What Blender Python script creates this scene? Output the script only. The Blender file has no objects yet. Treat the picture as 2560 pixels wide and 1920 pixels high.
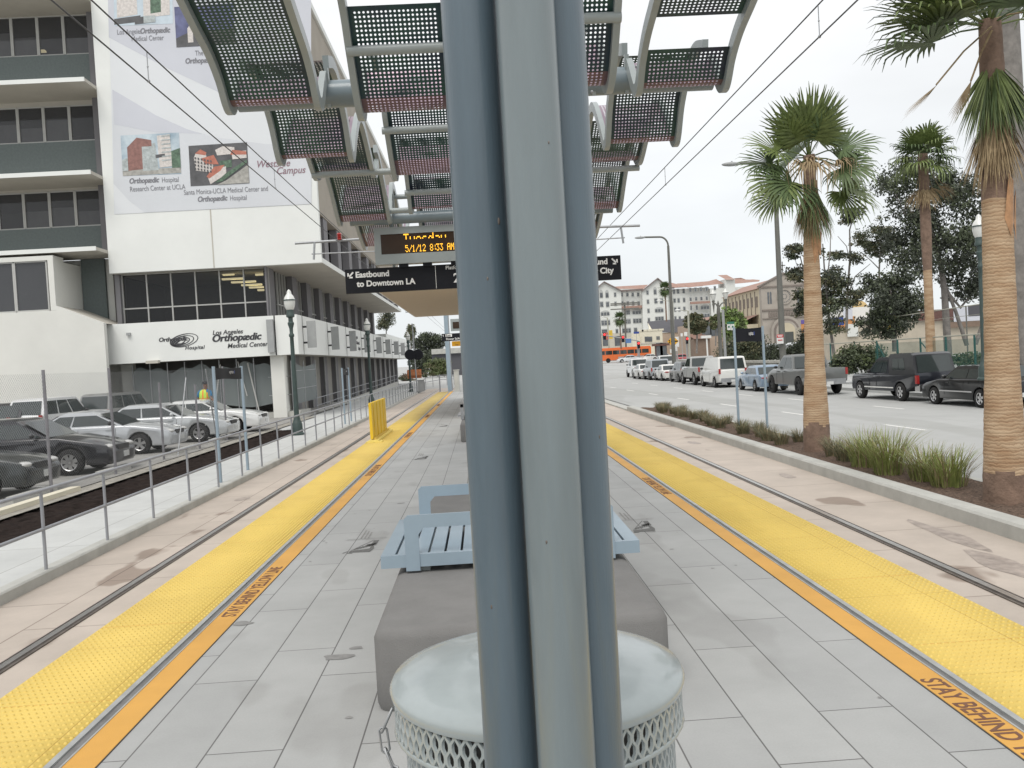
import bpy, bmesh, math, random
import numpy as np
from mathutils import Matrix, Vector
R = math.radians
scene = bpy.context.scene
random.seed(7)
rng = np.random.default_rng(11)

# ------------------------------------------------------------ camera
FOC, CAMZ = 2190.0, 1.465
_c = Vector((1203 - 1280, -(905 - 960), -FOC)).normalized()        # world +Y in camera space
_u = Vector((-math.sin(R(3.3)), math.cos(R(3.3)), 0))
_z = (_u - _c * _u.dot(_c)).normalized()
_x = _c.cross(_z)
RWC = Matrix((_x, _c, _z))
cam = bpy.data.cameras.new("camera")
cam.sensor_width = 36.0
cam.lens = 36.0 * FOC / 2560
cam.clip_start = 0.05
cam.clip_end = 3000
camo = bpy.data.objects.new("camera", cam)
scene.collection.objects.link(camo)
camo.matrix_world = Matrix.Translation((0, 0, CAMZ)) @ RWC.to_4x4()
scene.camera = camo

# ------------------------------------------------------------ world, sun, exposure
SUN_EL, SUN_AZ = R(58), R(200)
w = bpy.data.worlds.new("World"); scene.world = w; w.use_nodes = True
nt = w.node_tree; nt.nodes.clear()
N = nt.nodes.new; L = nt.links.new
out = N("ShaderNodeOutputWorld"); bg = N("ShaderNodeBackground")
sky = N("ShaderNodeTexSky"); sky.sky_type = 'NISHITA'; sky.sun_disc = False
sky.sun_elevation = SUN_EL; sky.sun_rotation = SUN_AZ
tc = N("ShaderNodeTexCoord"); sep = N("ShaderNodeSeparateXYZ"); L(tc.outputs["Generated"], sep.inputs[0])
rmp = N("ShaderNodeValToRGB")
rmp.color_ramp.elements[0].position = 0.0; rmp.color_ramp.elements[0].color = (0.84, 0.875, 0.895, 1)
rmp.color_ramp.elements[1].position = 0.42; rmp.color_ramp.elements[1].color = (1.0, 1.0, 1.0, 1)
L(sep.outputs[2], rmp.inputs[0])
noi = N("ShaderNodeTexNoise"); noi.inputs["Scale"].default_value = 2.2; noi.inputs["Detail"].default_value = 5
mp = N("ShaderNodeMapping"); mp.inputs["Scale"].default_value = (1, 1, 3.0); L(tc.outputs["Generated"], mp.inputs[0]); L(mp.outputs[0], noi.inputs["Vector"])
nr = N("ShaderNodeMapRange"); nr.inputs[1].default_value = .3; nr.inputs[2].default_value = .7; nr.inputs[3].default_value = 7.9; nr.inputs[4].default_value = 9.5
L(noi.outputs[0], nr.inputs[0])
mul = N("ShaderNodeVectorMath"); mul.operation = 'SCALE'; L(rmp.outputs[0], mul.inputs[0]); L(nr.outputs[0], mul.inputs["Scale"])
mix = N("ShaderNodeMix"); mix.data_type = 'RGBA'; mix.inputs[0].default_value = 0.93
L(sky.outputs[0], mix.inputs[6]); L(mul.outputs[0], mix.inputs[7])
L(mix.outputs[2], bg.inputs[0]); bg.inputs[1].default_value = 0.10
L(bg.outputs[0], out.inputs[0])
sl = bpy.data.lights.new("sun", 'SUN'); sl.energy = 1.5; sl.angle = R(32); sl.color = (1, .96, .9)
so = bpy.data.objects.new("sun", sl); scene.collection.objects.link(so)
so.rotation_euler = (R(90) - SUN_EL, 0, math.pi - SUN_AZ + math.pi)
_sd = Vector((math.sin(SUN_AZ) * math.cos(SUN_EL), math.cos(SUN_AZ) * math.cos(SUN_EL), math.sin(SUN_EL)))
so.rotation_euler = _sd.to_track_quat('Z', 'Y').to_euler()
vs = scene.view_settings
vs.view_transform = 'Standard'; vs.look = 'None'; vs.gamma = 1; vs.use_curve_mapping = False; vs.exposure = 0.30
scene.cycles.max_bounces = 6; scene.cycles.transparent_max_bounces = 12

# ------------------------------------------------------------ helpers
COL = scene.collection
def ray(px, py): return RWC @ Vector((px - 1280, -(py - 960), -FOC))
def W(p, y):                       # surveyed point at depth y
    d = ray(*p); t = y / d.y; return Vector((d.x * t, y, d.z * t + CAMZ))
def XP(p, x):
    d = ray(*p); t = x / d.x; return Vector((x, d.y * t, d.z * t + CAMZ))
def G(p, z):
    d = ray(*p); t = (z - CAMZ) / d.z; return Vector((d.x * t, d.y * t, z))
def Z(ox, oy, s): return lambda a, b: (ox + a / s, oy + b / s)
c5 = Z(0, 880, 4.1475); c6 = Z(400, 880, 4.6075); k1 = Z(0, 0, 2.572); k2 = Z(0, 600, 2.572)
t4 = Z(780, 640, 4.6075); lp = Z(600, 700, 4.1475); ze = Z(1800, 200, 2.764); z6 = Z(1480, 640, 4.148); z8 = Z(1720, 640, 5.924)
zw = Z(1480, 660, 6.914); f3 = Z(1000, 780, 7.54); z7 = Z(1900, 780, 3.191); zt = Z(1900, 440, 3.191); zq = Z(2200, 600, 4.147); r4 = Z(1480, 960, 3.456)

def tag(o, label=None, cat=None, group=None, kind=None):
    if label: o["label"] = label
    if cat: o["category"] = cat
    if group: o["group"] = group
    if kind: o["kind"] = kind
    return o
def thing(name, loc, label, cat, group=None, rz=0.0):
    o = bpy.data.objects.new(name, None); COL.objects.link(o)
    o.location = loc; o.rotation_euler = (0, 0, rz); o.empty_display_size = .2
    return tag(o, label, cat, group)
def children(o): return [c for c in COL.objects if c.parent == o]
def dup(root, loc, rz=None, label=None, group=None):
    kids = {}
    for c in COL.objects: kids.setdefault(c.parent, []).append(c)
    def cp(o, par):
        n = o.copy(); COL.objects.link(n)
        if par is not None: mi_ = o.matrix_parent_inverse.copy(); n.parent = par; n.matrix_parent_inverse = mi_
        for k in kids.get(o, []): cp(k, n)
        return n
    r = cp(root, None); r.location = loc
    if rz is not None: r.rotation_euler = (0, 0, rz)
    return tag(r, label, None, group)

class MB:
    def __init__(s): s.v = []; s.f = []; s.m = []
    def add(s, vs, fs, mi=0):
        b = len(s.v); s.v += [tuple(p) for p in vs]; s.f += [tuple(i + b for i in f) for f in fs]; s.m += [mi] * len(fs); return s
    def box(s, x0, x1, y0, y1, z0, z1, mi=0):
        return s.add([(x0, y0, z0), (x1, y0, z0), (x1, y1, z0), (x0, y1, z0), (x0, y0, z1), (x1, y0, z1), (x1, y1, z1), (x0, y1, z1)],
                     [(3, 2, 1, 0), (4, 5, 6, 7), (0, 1, 5, 4), (1, 2, 6, 5), (2, 3, 7, 6), (3, 0, 4, 7)], mi)
    def bar(s, a, b, w, h, mi=0, up=(0, 0, 1)):          # rectangular bar from a to b
        a = Vector(a); b = Vector(b); d = (b - a).normalized(); u = Vector(up)
        if abs(d.dot(u)) > .98: u = Vector((0, 1, 0))
        r = d.cross(u).normalized() * w / 2; q = r.cross(d).normalized() * h / 2
        return s.add([a - r - q, a + r - q, a + r + q, a - r + q, b - r - q, b + r - q, b + r + q, b - r + q],
                     [(0, 1, 2, 3), (7, 6, 5, 4), (0, 4, 5, 1), (1, 5, 6, 2), (2, 6, 7, 3), (3, 7, 4, 0)], mi)
    def prism(s, poly, f0, f1, mi=0):                    # poly of 2-D points mapped by f0 / f1 to the two caps
        n = len(poly); a = [f0(*p) for p in poly]; b = [f1(*p) for p in poly]
        return s.add(a + b, [tuple(range(n)), tuple(range(2 * n - 1, n - 1, -1))] + [(i, n + i, n + (i + 1) % n, (i + 1) % n) for i in range(n)], mi)
    def xz(s, poly, y0, y1, mi=0): return s.prism(poly, lambda a, b: (a, y0, b), lambda a, b: (a, y1, b), mi)
    def yz(s, poly, x0, x1, mi=0): return s.prism(poly, lambda a, b: (x0, a, b), lambda a, b: (x1, a, b), mi)
    def xy(s, poly, z0, z1, mi=0): return s.prism(poly, lambda a, b: (a, b, z0), lambda a, b: (a, b, z1), mi)
    def face(s, pts, mi=0): return s.add(pts, [tuple(range(len(pts)))], mi)
    def tube(s, pts, r, n=8, mi=0, cap=True):
        pts = [Vector(p) for p in pts]; k = len(pts); rs = r if hasattr(r, '__len__') else [r] * k
        vs = []; u = None
        for i, p in enumerate(pts):
            d = (pts[min(i + 1, k - 1)] - pts[max(i - 1, 0)]).normalized()
            if u is None:
                u = d.cross(Vector((0, 0, 1)))
                if u.length < .05: u = d.cross(Vector((0, 1, 0)))
            u = (u - d * u.dot(d)).normalized(); q = d.cross(u)
            for j in range(n):
                a = 2 * math.pi * j / n; vs.append(p + (u * math.cos(a) + q * math.sin(a)) * rs[i])
        fs = [(i * n + j, i * n + (j + 1) % n, (i + 1) * n + (j + 1) % n, (i + 1) * n + j) for i in range(k - 1) for j in range(n)]
        if cap: fs += [tuple(range(n - 1, -1, -1)), tuple(range((k - 1) * n, k * n))]
        return s.add(vs, fs, mi)
    def lathe(s, prof, c=(0, 0, 0), n=16, mi=0, ax='z', cap=True):
        vs = []
        for r, h in prof:
            for j in range(n):
                a = 2 * math.pi * j / n; x, y = r * math.cos(a), r * math.sin(a)
                vs.append((c[0] + x, c[1] + y, c[2] + h) if ax == 'z' else ((c[0] + h, c[1] + x, c[2] + y) if ax == 'x' else (c[0] + y, c[1] + h, c[2] + x)))
        k = len(prof)
        fs = [(i * n + j, i * n + (j + 1) % n, (i + 1) * n + (j + 1) % n, (i + 1) * n + j) for i in range(k - 1) for j in range(n)]
        if cap and prof[0][0] > 1e-4: fs.append(tuple(range(n - 1, -1, -1)))
        if cap and prof[-1][0] > 1e-4: fs.append(tuple(range((k - 1) * n, k * n)))
        return s.add(vs, fs, mi)
    def ball(s, c, r, n=10, mi=0):
        r = r if hasattr(r, '__len__') else (r, r, r); k = max(4, n // 2 + 1)
        vs = []; fs = []
        for i in range(k + 1):
            t = math.pi * i / k
            for j in range(n):
                a = 2 * math.pi * j / n
                vs.append((c[0] + r[0] * math.sin(t) * math.cos(a), c[1] + r[1] * math.sin(t) * math.sin(a), c[2] + r[2] * math.cos(t)))
        fs = [((i + 1) * n + j, (i + 1) * n + (j + 1) % n, i * n + (j + 1) % n, i * n + j) for i in range(k) for j in range(n)]
        return s.add(vs, fs, mi)
    def build(s, name, mats, parent=None, smooth=None, fix=True):
        me = bpy.data.meshes.new(name); me.from_pydata(s.v, [], s.f)
        if not isinstance(mats, (list, tuple)): mats = [mats]
        for m in mats: me.materials.append(m)
        if len(mats) > 1: me.polygons.foreach_set("material_index", s.m)
        if fix:
            bm = bmesh.new(); bm.from_mesh(me); bmesh.ops.recalc_face_normals(bm, faces=bm.faces); bm.to_mesh(me); bm.free()
        return link(name, me, parent, smooth)
def link(name, me, parent=None, smooth=None):
    if smooth is not None:
        me.shade_smooth()
        if smooth < 180: me.set_sharp_from_angle(angle=R(smooth))
    o = bpy.data.objects.new(name, me); COL.objects.link(o)
    if parent is not None:
        o.parent = parent
        if parent.type == 'EMPTY': o.matrix_parent_inverse = Matrix.Translation(-Vector(parent.location))
    return o
def quads_obj(name, V, F, mats, mi=None, parent=None, smooth=None):      # numpy arrays, all faces with the same vertex count
    me = bpy.data.meshes.new(name); nf, k = F.shape
    me.vertices.add(len(V)); me.vertices.foreach_set("co", V.astype(np.float32).ravel())
    me.loops.add(nf * k); me.loops.foreach_set("vertex_index", F.astype(np.int32).ravel())
    me.polygons.add(nf); me.polygons.foreach_set("loop_start", np.arange(0, nf * k, k, dtype=np.int32))
    if not isinstance(mats, (list, tuple)): mats = [mats]
    for m in mats: me.materials.append(m)
    if mi is not None: me.polygons.foreach_set("material_index", mi.astype(np.int32))
    me.update(calc_edges=True); me.validate()
    return link(name, me, parent, smooth)
def text(body, name, mat, parent, origin, right, up, size, bold=0.0, shear=0.0, align='LEFT', sx=1.0, sp=1.0, ext=0.004, heavy=0.0):
    cu = bpy.data.curves.new(name, 'FONT'); cu.body = body; cu.size = size; cu.offset = bold; cu.shear = shear
    cu.align_x = align; cu.extrude = ext; cu.space_character = sp; cu.materials.append(mat)
    tmp = bpy.data.objects.new("tmp_text", cu); COL.objects.link(tmp)
    me = bpy.data.meshes.new_from_object(tmp); me.name = name; bpy.data.objects.remove(tmp); bpy.data.curves.remove(cu)
    if heavy:
        n = len(me.vertices); co = np.empty(n * 3, np.float32); me.vertices.foreach_get("co", co); co = co.reshape(-1, 3)
        fs = [tuple(p.vertices) for p in me.polygons]; V = []; F = []
        for k in (-1, 0, 1):
            o_ = len(V); V += [(x + k * heavy * size, y + .25 * k * heavy * size, z + .0006 * k) for x, y, z in co]; F += [tuple(i + o_ for i in f) for f in fs]
        me = bpy.data.meshes.new(name); me.from_pydata(V, [], F)
    if not me.materials: me.materials.append(mat)
    o = bpy.data.objects.new(name, me); COL.objects.link(o)
    r = Vector(right).normalized(); u = Vector(up).normalized(); n = r.cross(u)
    o.parent = parent
    m = Matrix((r * sx, u, n)).transposed().to_4x4(); m.translation = Vector(origin) + n * ext
    o.matrix_local = m
    if parent is not None and parent.type == 'EMPTY': o.matrix_parent_inverse = Matrix.Translation(-Vector(parent.location))
    o.matrix_basis = m
    return o

# ------------------------------------------------------------ materials
MATS = {}
def mat(name, col, rough=.6, metal=0., nv=.12, ns=3., bump=0., bs=50., spec=.5, coat=0., col2=None, stretch=None, emit=None):
    m = bpy.data.materials.new(name); m.use_nodes = True; t = m.node_tree; p = t.nodes["Principled BSDF"]
    p.inputs["Roughness"].default_value = rough; p.inputs["Metallic"].default_value = metal
    p.inputs["Specular IOR Level"].default_value = spec; p.inputs["Coat Weight"].default_value = coat
    p.inputs["Coat Roughness"].default_value = .08
    if emit: p.inputs["Emission Color"].default_value = (*emit[:3], 1); p.inputs["Emission Strength"].default_value = emit[3]
    n = t.nodes.new("ShaderNodeTexNoise"); n.inputs["Scale"].default_value = ns; n.inputs["Detail"].default_value = 6; n.inputs["Roughness"].default_value = .62
    c = t.nodes.new("ShaderNodeTexCoord"); src = c.outputs["Object"]
    if stretch:
        q = t.nodes.new("ShaderNodeMapping"); q.inputs["Scale"].default_value = stretch; t.links.new(src, q.inputs[0]); src = q.outputs[0]
    t.links.new(src, n.inputs["Vector"])
    r = t.nodes.new("ShaderNodeValToRGB"); r.color_ramp.elements[0].position = .3; r.color_ramp.elements[1].position = .7
    a = [x * (1 - nv) for x in col]; b = list(col2) if col2 else [min(1, x * (1 + nv)) for x in col]
    r.color_ramp.elements[0].color = (*a, 1); r.color_ramp.elements[1].color = (*b, 1)
    t.links.new(n.outputs[0], r.inputs[0]); t.links.new(r.outputs[0], p.inputs["Base Color"])
    if bump:
        n2 = t.nodes.new("ShaderNodeTexNoise"); n2.inputs["Scale"].default_value = bs; n2.inputs["Detail"].default_value = 4
        t.links.new(src, n2.inputs["Vector"])
        bp = t.nodes.new("ShaderNodeBump"); bp.inputs["Strength"].default_value = bump; bp.inputs["Distance"].default_value = .02
        t.links.new(n2.outputs[0], bp.inputs["Height"]); t.links.new(bp.outputs[0], p.inputs["Normal"])
    MATS[name] = m
    return m
def brickmat(name, c1, c2, mortar, bw, bh, msize, offset=.5, freq=2, rot=True, rough=.75, stain=None, nv=.12, ns=1.5, shift=(0, 0, 0)):
    m = bpy.data.materials.new(name); m.use_nodes = True; t = m.node_tree; p = t.nodes["Principled BSDF"]; k = t.links.new
    p.inputs["Roughness"].default_value = rough
    c = t.nodes.new("ShaderNodeTexCoord"); mp = t.nodes.new("ShaderNodeMapping")
    if rot: mp.inputs["Rotation"].default_value = (0, 0, R(-90))
    mp.inputs["Location"].default_value = shift
    k(c.outputs["Object"], mp.inputs[0])
    b = t.nodes.new("ShaderNodeTexBrick"); k(mp.outputs[0], b.inputs[0])
    b.offset = offset; b.offset_frequency = freq; b.squash = 1
    b.inputs["Color1"].default_value = (*c1, 1); b.inputs["Color2"].default_value = (*c2, 1); b.inputs["Mortar"].default_value = (*mortar, 1)
    b.inputs["Scale"].default_value = 1; b.inputs["Brick Width"].default_value = bw; b.inputs["Row Height"].default_value = bh
    b.inputs["Mortar Size"].default_value = msize; b.inputs["Mortar Smooth"].default_value = .3; b.inputs["Bias"].default_value = 0
    n = t.nodes.new("ShaderNodeTexNoise"); n.inputs["Scale"].default_value = ns; n.inputs["Detail"].default_value = 8; n.inputs["Roughness"].default_value = .65
    k(c.outputs["Object"], n.inputs["Vector"])
    r = t.nodes.new("ShaderNodeMapRange"); r.inputs[1].default_value = .3; r.inputs[2].default_value = .7; r.inputs[3].default_value = 1 - nv; r.inputs[4].default_value = 1 + nv
    k(n.outputs[0], r.inputs[0])
    s = t.nodes.new("ShaderNodeVectorMath"); s.operation = 'SCALE'; k(b.outputs[0], s.inputs[0]); k(r.outputs[0], s.inputs["Scale"])
    last = s.outputs[0]
    n3 = t.nodes.new("ShaderNodeTexNoise"); n3.inputs["Scale"].default_value = 120; k(c.outputs["Object"], n3.inputs["Vector"])
    r3 = t.nodes.new("ShaderNodeMapRange"); r3.inputs[3].default_value = .92; r3.inputs[4].default_value = 1.08; k(n3.outputs[0], r3.inputs[0])
    s3 = t.nodes.new("ShaderNodeVectorMath"); s3.operation = 'SCALE'; k(last, s3.inputs[0]); k(r3.outputs[0], s3.inputs["Scale"]); last = s3.outputs[0]
    if stain:
        n2 = t.nodes.new("ShaderNodeTexNoise"); n2.inputs["Scale"].default_value = stain[1]; n2.inputs["Detail"].default_value = 3
        m2 = t.nodes.new("ShaderNodeMapping"); m2.inputs["Scale"].default_value = (1, stain[3], 1); m2.inputs["Location"].default_value = (3.1, 1.7, 0)
        k(c.outputs["Object"], m2.inputs[0]); k(m2.outputs[0], n2.inputs["Vector"])
        rr = t.nodes.new("ShaderNodeValToRGB"); rr.color_ramp.elements[0].position = stain[2]; rr.color_ramp.elements[1].position = stain[2] + .035
        k(n2.outputs[0], rr.inputs[0])
        mx = t.nodes.new("ShaderNodeMix"); mx.data_type = 'RGBA'; mx.blend_type = 'MULTIPLY'; k(rr.outputs[0], mx.inputs[0]); k(last, mx.inputs[6])
        mx.inputs[7].default_value = (*stain[0], 1); last = mx.outputs[2]
    k(last, p.inputs["Base Color"])
    bp = t.nodes.new("ShaderNodeBump"); bp.inputs["Strength"].default_value = .25; bp.inputs["Distance"].default_value = .004; bp.invert = True
    k(b.outputs["Fac"], bp.inputs["Height"]); k(bp.outputs[0], p.inputs["Normal"])
    MATS[name] = m
    return m
M_PAVE = brickmat("paver", (.385, .39, .382), (.35, .355, .35), (.13, .128, .125), 1.22, .3023, .0038, .34, 2, stain=((.90, .895, .89), 1.3, .60, .5), nv=.10, ns=1.3, shift=(.25, .05, 0))
M_TRACK = brickmat("track_concrete", (.475, .415, .36), (.445, .388, .335), (.28, .23, .195), 2.0, 1.6, .012, .5, 2, stain=((.60, .55, .52), .9, .645, .5), nv=.12, ns=.9)
M_YEL = brickmat("tactile_yellow", (.68, .50, .125), (.66, .485, .115), (.50, .33, .07), 1.22, .61, .003, 0, 1, stain=((.95, .94, .92), 1.1, .55, .6), nv=.05, ns=1.6, rough=.6)
M_ORG = mat("orange_band", (.62, .33, .065), .6, nv=.10, ns=1.6, bump=.1, bs=200)
M_ALU = mat("channel_alu", (.40, .41, .40), .5, .3, nv=.15, ns=8)
M_DARK = mat("dark_gap", (.06, .06, .058), .8)
M_CONC = mat("kerb_concrete", (.44, .44, .41), .8, nv=.13, ns=2.2, bump=.15, bs=90)
M_WALK = brickmat("walk_concrete", (.50, .51, .50), (.47, .48, .47), (.30, .30, .29), 3.2, 1.55, .01, .0, 1, nv=.08, ns=1.2)
M_ROAD = brickmat("road_concrete", (.40, .405, .395), (.385, .39, .382), (.31, .31, .30), 4.6, 3.4, .012, 0, 1, stain=((.90, .90, .89), .35, .55, .12), nv=.07, ns=.5, rough=.85)
M_LOT = mat("lot_asphalt", (.27, .265, .25), .9, nv=.22, ns=.9, bump=.2, bs=60)
M_SOIL = mat("soil_black", (.022, .016, .014), 1, nv=.5, ns=6, bump=.8, bs=14, spec=.1)
M_MULCH = mat("mulch_brown", (.12, .085, .065), 1, nv=.6, ns=25, bump=.9, bs=40, spec=.2)
M_PIPESH = mat("steel_grey_shaded", (.085, .12, .147), .36, .0, nv=.16, ns=14, coat=.3, bump=.05, bs=300, stretch=(1, 1, .12))  # rear pipes: shade behind the front pipe put into the colour
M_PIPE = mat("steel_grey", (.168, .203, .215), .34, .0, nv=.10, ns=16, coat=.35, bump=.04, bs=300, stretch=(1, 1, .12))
M_BLUE = mat("steel_bluegrey", (.17, .215, .24), .38, .0, nv=.06, ns=6, coat=.25)
M_BLUEL = mat("steel_lightblue", (.27, .345, .405), .42, nv=.05, ns=5, coat=.2)
M_GREYP = mat("canopy_grey", (.30, .335, .335), .42, nv=.06, ns=5, coat=.2)
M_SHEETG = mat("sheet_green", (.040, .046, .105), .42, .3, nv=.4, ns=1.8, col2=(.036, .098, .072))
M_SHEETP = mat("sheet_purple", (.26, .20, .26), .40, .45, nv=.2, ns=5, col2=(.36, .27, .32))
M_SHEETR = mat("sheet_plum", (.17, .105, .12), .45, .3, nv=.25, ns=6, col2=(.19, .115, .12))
M_BLOCK = mat("block_concrete", (.178, .175, .170), .88, nv=.09, ns=5, bump=.2, bs=160)
M_CAN = mat("can_paint", (.33, .37, .375), .24, nv=.05, ns=14, coat=.3)
M_STEEL = mat("galv_steel", (.34, .35, .36), .45, .5, nv=.12, ns=9)
M_RAILP = mat("railing_grey", (.30, .31, .33), .5, .1, nv=.08, ns=7)
M_IRON = mat("rail_iron", (.16, .138, .122), .5, .6, nv=.3, ns=12)
M_SHINE = mat("rail_head", (.50, .49, .47), .32, .9, nv=.1, ns=12)
M_WHITE = mat("white_stucco", (.77, .785, .76), .85, nv=.035, ns=.5, bump=.08, bs=25)
M_WHITE2 = mat("white_wall_lower", (.70, .70, .66), .85, nv=.05, ns=.45, bump=.08, bs=25)
M_CREAM = mat("cream_wall", (.66, .62, .50), .85, nv=.06, ns=.6)
M_TAN = mat("tan_concrete", (.36, .325, .275), .85, nv=.08, ns=.7)
M_SOFF = mat("soffit_concrete", (.50, .475, .42), .85, nv=.07, ns=.6)
M_GREEN = mat("green_spandrel", (.145, .172, .17), .8, nv=.10, ns=9, bump=.2, bs=60)
M_GREYC = mat("grey_column", (.20, .195, .205), .8, nv=.06, ns=1)
M_ALUF = mat("window_alu", (.46, .46, .44), .5, .0, nv=.05)
M_BLACK = mat("sign_black", (.012, .013, .017), .55, nv=.1, spec=.2)
M_TXT = mat("sign_white", (.80, .80, .78), .6, nv=.02)
M_TXTD = mat("letter_dark", (.05, .05, .055), .5, nv=.05)
M_TXTG = mat("letter_grey", (.22, .22, .24), .6, nv=.05)
M_LED = mat("led_amber", (.9, .5, .05), .5, emit=(1, .50, .03, 1.5))
M_LEDB = mat("led_panel", (.035, .018, .008), .25, nv=.15)
M_BROWN = mat("stencil_brown", (.16, .075, .045), .8, nv=.25, ns=30)
M_STAMP = mat("stamp_grey", (.135, .135, .13), .85, nv=.3, ns=40)
M_FAINT = mat("stamp_faint", (.26, .255, .245), .85, nv=.15, ns=40)
M_LINE = mat("road_paint", (.72, .72, .69), .8, nv=.12, ns=6)
M_TYRE = mat("tyre", (.014, .0135, .0135), .85, nv=.2, ns=8)
M_RIM = mat("rim_alloy", (.55, .55, .55), .3, .8, nv=.05)
M_RIMD = mat("rim_dark", (.03, .03, .032), .4, .5)
M_GLASS = mat("car_glass", (.032, .042, .042), .04, nv=.1, spec=.9)
M_GLASSB = mat("glass_dark", (.015, .016, .018), .05, nv=.1, spec=.8)
M_REDL = mat("lens_red", (.32, .018, .016), .15, coat=.5, nv=.1)
M_AMBL = mat("lens_amber", (.60, .20, .03), .15, coat=.5, nv=.1)
M_CLRL = mat("lens_clear", (.62, .62, .60), .08, .3, coat=.6, nv=.15, ns=25)
M_PLATE = mat("number_plate", (.62, .63, .62), .5, nv=.1, ns=40)
M_TRIM = mat("black_trim", (.02, .02, .021), .5)
M_CHROME = mat("chrome", (.65, .65, .66), .15, .95, nv=.03)
M_REDON = mat("signal_red", (.8, .02, .02), .4, emit=(1, .05, .05, 1.3))
M_GRNP = mat("lamp_green", (.045, .07, .065), .5, nv=.15, ns=6)
M_GLOBE = mat("lamp_globe", (.66, .67, .64), .2, nv=.04, coat=.4)
M_POLE = mat("pole_bronze", (.14, .14, .125), .6, nv=.1)
M_POLEG = mat("pole_grey", (.34, .35, .35), .55, nv=.08)
M_CONCP = mat("pole_tan", (.36, .36, .30), .75, nv=.08)
def barkmat(name, c1, c2, scar):
    m = bpy.data.materials.new(name); m.use_nodes = True; t = m.node_tree; p = t.nodes["Principled BSDF"]; k = t.links.new
    p.inputs["Roughness"].default_value = .92; p.inputs["Specular IOR Level"].default_value = .25
    c = t.nodes.new("ShaderNodeTexCoord"); mp = t.nodes.new("ShaderNodeMapping"); mp.inputs["Scale"].default_value = (1.4, 1.4, 5); k(c.outputs["Object"], mp.inputs[0])
    n = t.nodes.new("ShaderNodeTexNoise"); n.inputs["Scale"].default_value = 1.6; n.inputs["Detail"].default_value = 7; k(mp.outputs[0], n.inputs["Vector"])
    r = t.nodes.new("ShaderNodeValToRGB"); r.color_ramp.elements[0].position = .33; r.color_ramp.elements[1].position = .66; r.color_ramp.elements[0].color = (*c1, 1); r.color_ramp.elements[1].color = (*c2, 1); k(n.outputs[0], r.inputs[0])
    wv = t.nodes.new("ShaderNodeTexWave"); wv.bands_direction = 'Z'; wv.inputs["Scale"].default_value = 6.2; wv.inputs["Distortion"].default_value = 4.2; wv.inputs["Detail"].default_value = 4; wv.inputs["Detail Scale"].default_value = 2.6; k(c.outputs["Object"], wv.inputs[0])
    r2 = t.nodes.new("ShaderNodeValToRGB"); r2.color_ramp.elements[0].position = .02; r2.color_ramp.elements[1].position = .22; r2.color_ramp.elements[0].color = (*scar, 1); r2.color_ramp.elements[1].color = (1, 1, 1, 1); k(wv.outputs["Fac"], r2.inputs[0])
    mx = t.nodes.new("ShaderNodeMix"); mx.data_type = 'RGBA'; mx.blend_type = 'MULTIPLY'; mx.inputs[0].default_value = 1; k(r.outputs[0], mx.inputs[6]); k(r2.outputs[0], mx.inputs[7]); k(mx.outputs[2], p.inputs["Base Color"])
    b = t.nodes.new("ShaderNodeBump"); b.inputs["Strength"].default_value = .35; b.inputs["Distance"].default_value = .012; k(wv.outputs["Fac"], b.inputs["Height"]); k(b.outputs[0], p.inputs["Normal"])
    MATS[name] = m; return m
M_BARK = barkmat("bark_palm", (.36, .235, .14), (.50, .375, .25), (.78, .72, .69))
M_BARKD = mat("bark_palm_dark", (.20, .135, .10), .95, nv=.3, ns=5, bump=.8, bs=22)
M_BARKG = mat("bark_grey", (.20, .185, .17), .95, nv=.25, ns=4, bump=.6, bs=15)
M_BOOT = mat("palm_boot", (.42, .23, .115), .7, nv=.3, ns=8)
M_FR1 = mat("frond_green", (.12, .165, .045), .5, nv=.35, ns=6, col2=(.20, .255, .085))
M_FR2 = mat("frond_dark", (.075, .115, .040), .55, nv=.35, ns=6)
M_FRD = mat("frond_dead", (.26, .18, .095), .85, nv=.3, ns=8, col2=(.38, .29, .17))
M_LF1 = mat("leaf_dark", (.052, .062, .043), .6, nv=.4, ns=2)
M_LF2 = mat("leaf_mid", (.085, .105, .058), .6, nv=.35, ns=2)
M_LF3 = mat("leaf_light", (.11, .14, .055), .6, nv=.3, ns=2)
M_LF5 = mat("leaf_bright", (.16, .24, .06), .6, nv=.3, ns=2)
M_LF4 = mat("leaf_olive", (.13, .125, .065), .65, nv=.3, ns=2)
M_GR1 = mat("grass_olive", (.15, .165, .085), .75, nv=.3, ns=9, col2=(.22, .22, .13))
M_GR2 = mat("grass_green", (.25, .32, .08), .65, nv=.35, ns=9, col2=(.34, .38, .12))
M_GR3 = mat("grass_straw", (.30, .24, .14), .8, nv=.3, ns=9)
M_ROOF = mat("roof_tile", (.34, .215, .175), .85, nv=.16, ns=1.5)
M_STONE = mat("church_stone", (.36, .325, .285), .9, nv=.12, ns=.5)
M_STONED = mat("church_stone_dark", (.20, .17, .15), .9, nv=.15, ns=.8)
M_BUFF = mat("church_buff", (.52, .46, .34), .9, nv=.08, ns=.4)
M_SLATE = mat("slate_roof", (.085, .085, .095), .85, nv=.07, ns=.3)
M_PINK = mat("pink_stucco", (.40, .31, .24), .9, nv=.08, ns=.4)
M_ORANGE = mat("bus_orange", (.74, .17, .045), .35, coat=.4, nv=.06)
M_WARN = mat("warning_amber", (.78, .40, .02), .5, nv=.05)
M_SIGNW = mat("sign_face", (.72, .72, .70), .5, nv=.04)
M_SIGNR = mat("sign_red", (.55, .05, .05), .5, nv=.05)
M_SIGNG = mat("sign_green", (.03, .16, .10), .5, nv=.05)
M_SIGNB = mat("sign_blue", (.03, .06, .26), .5, nv=.05)
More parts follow.
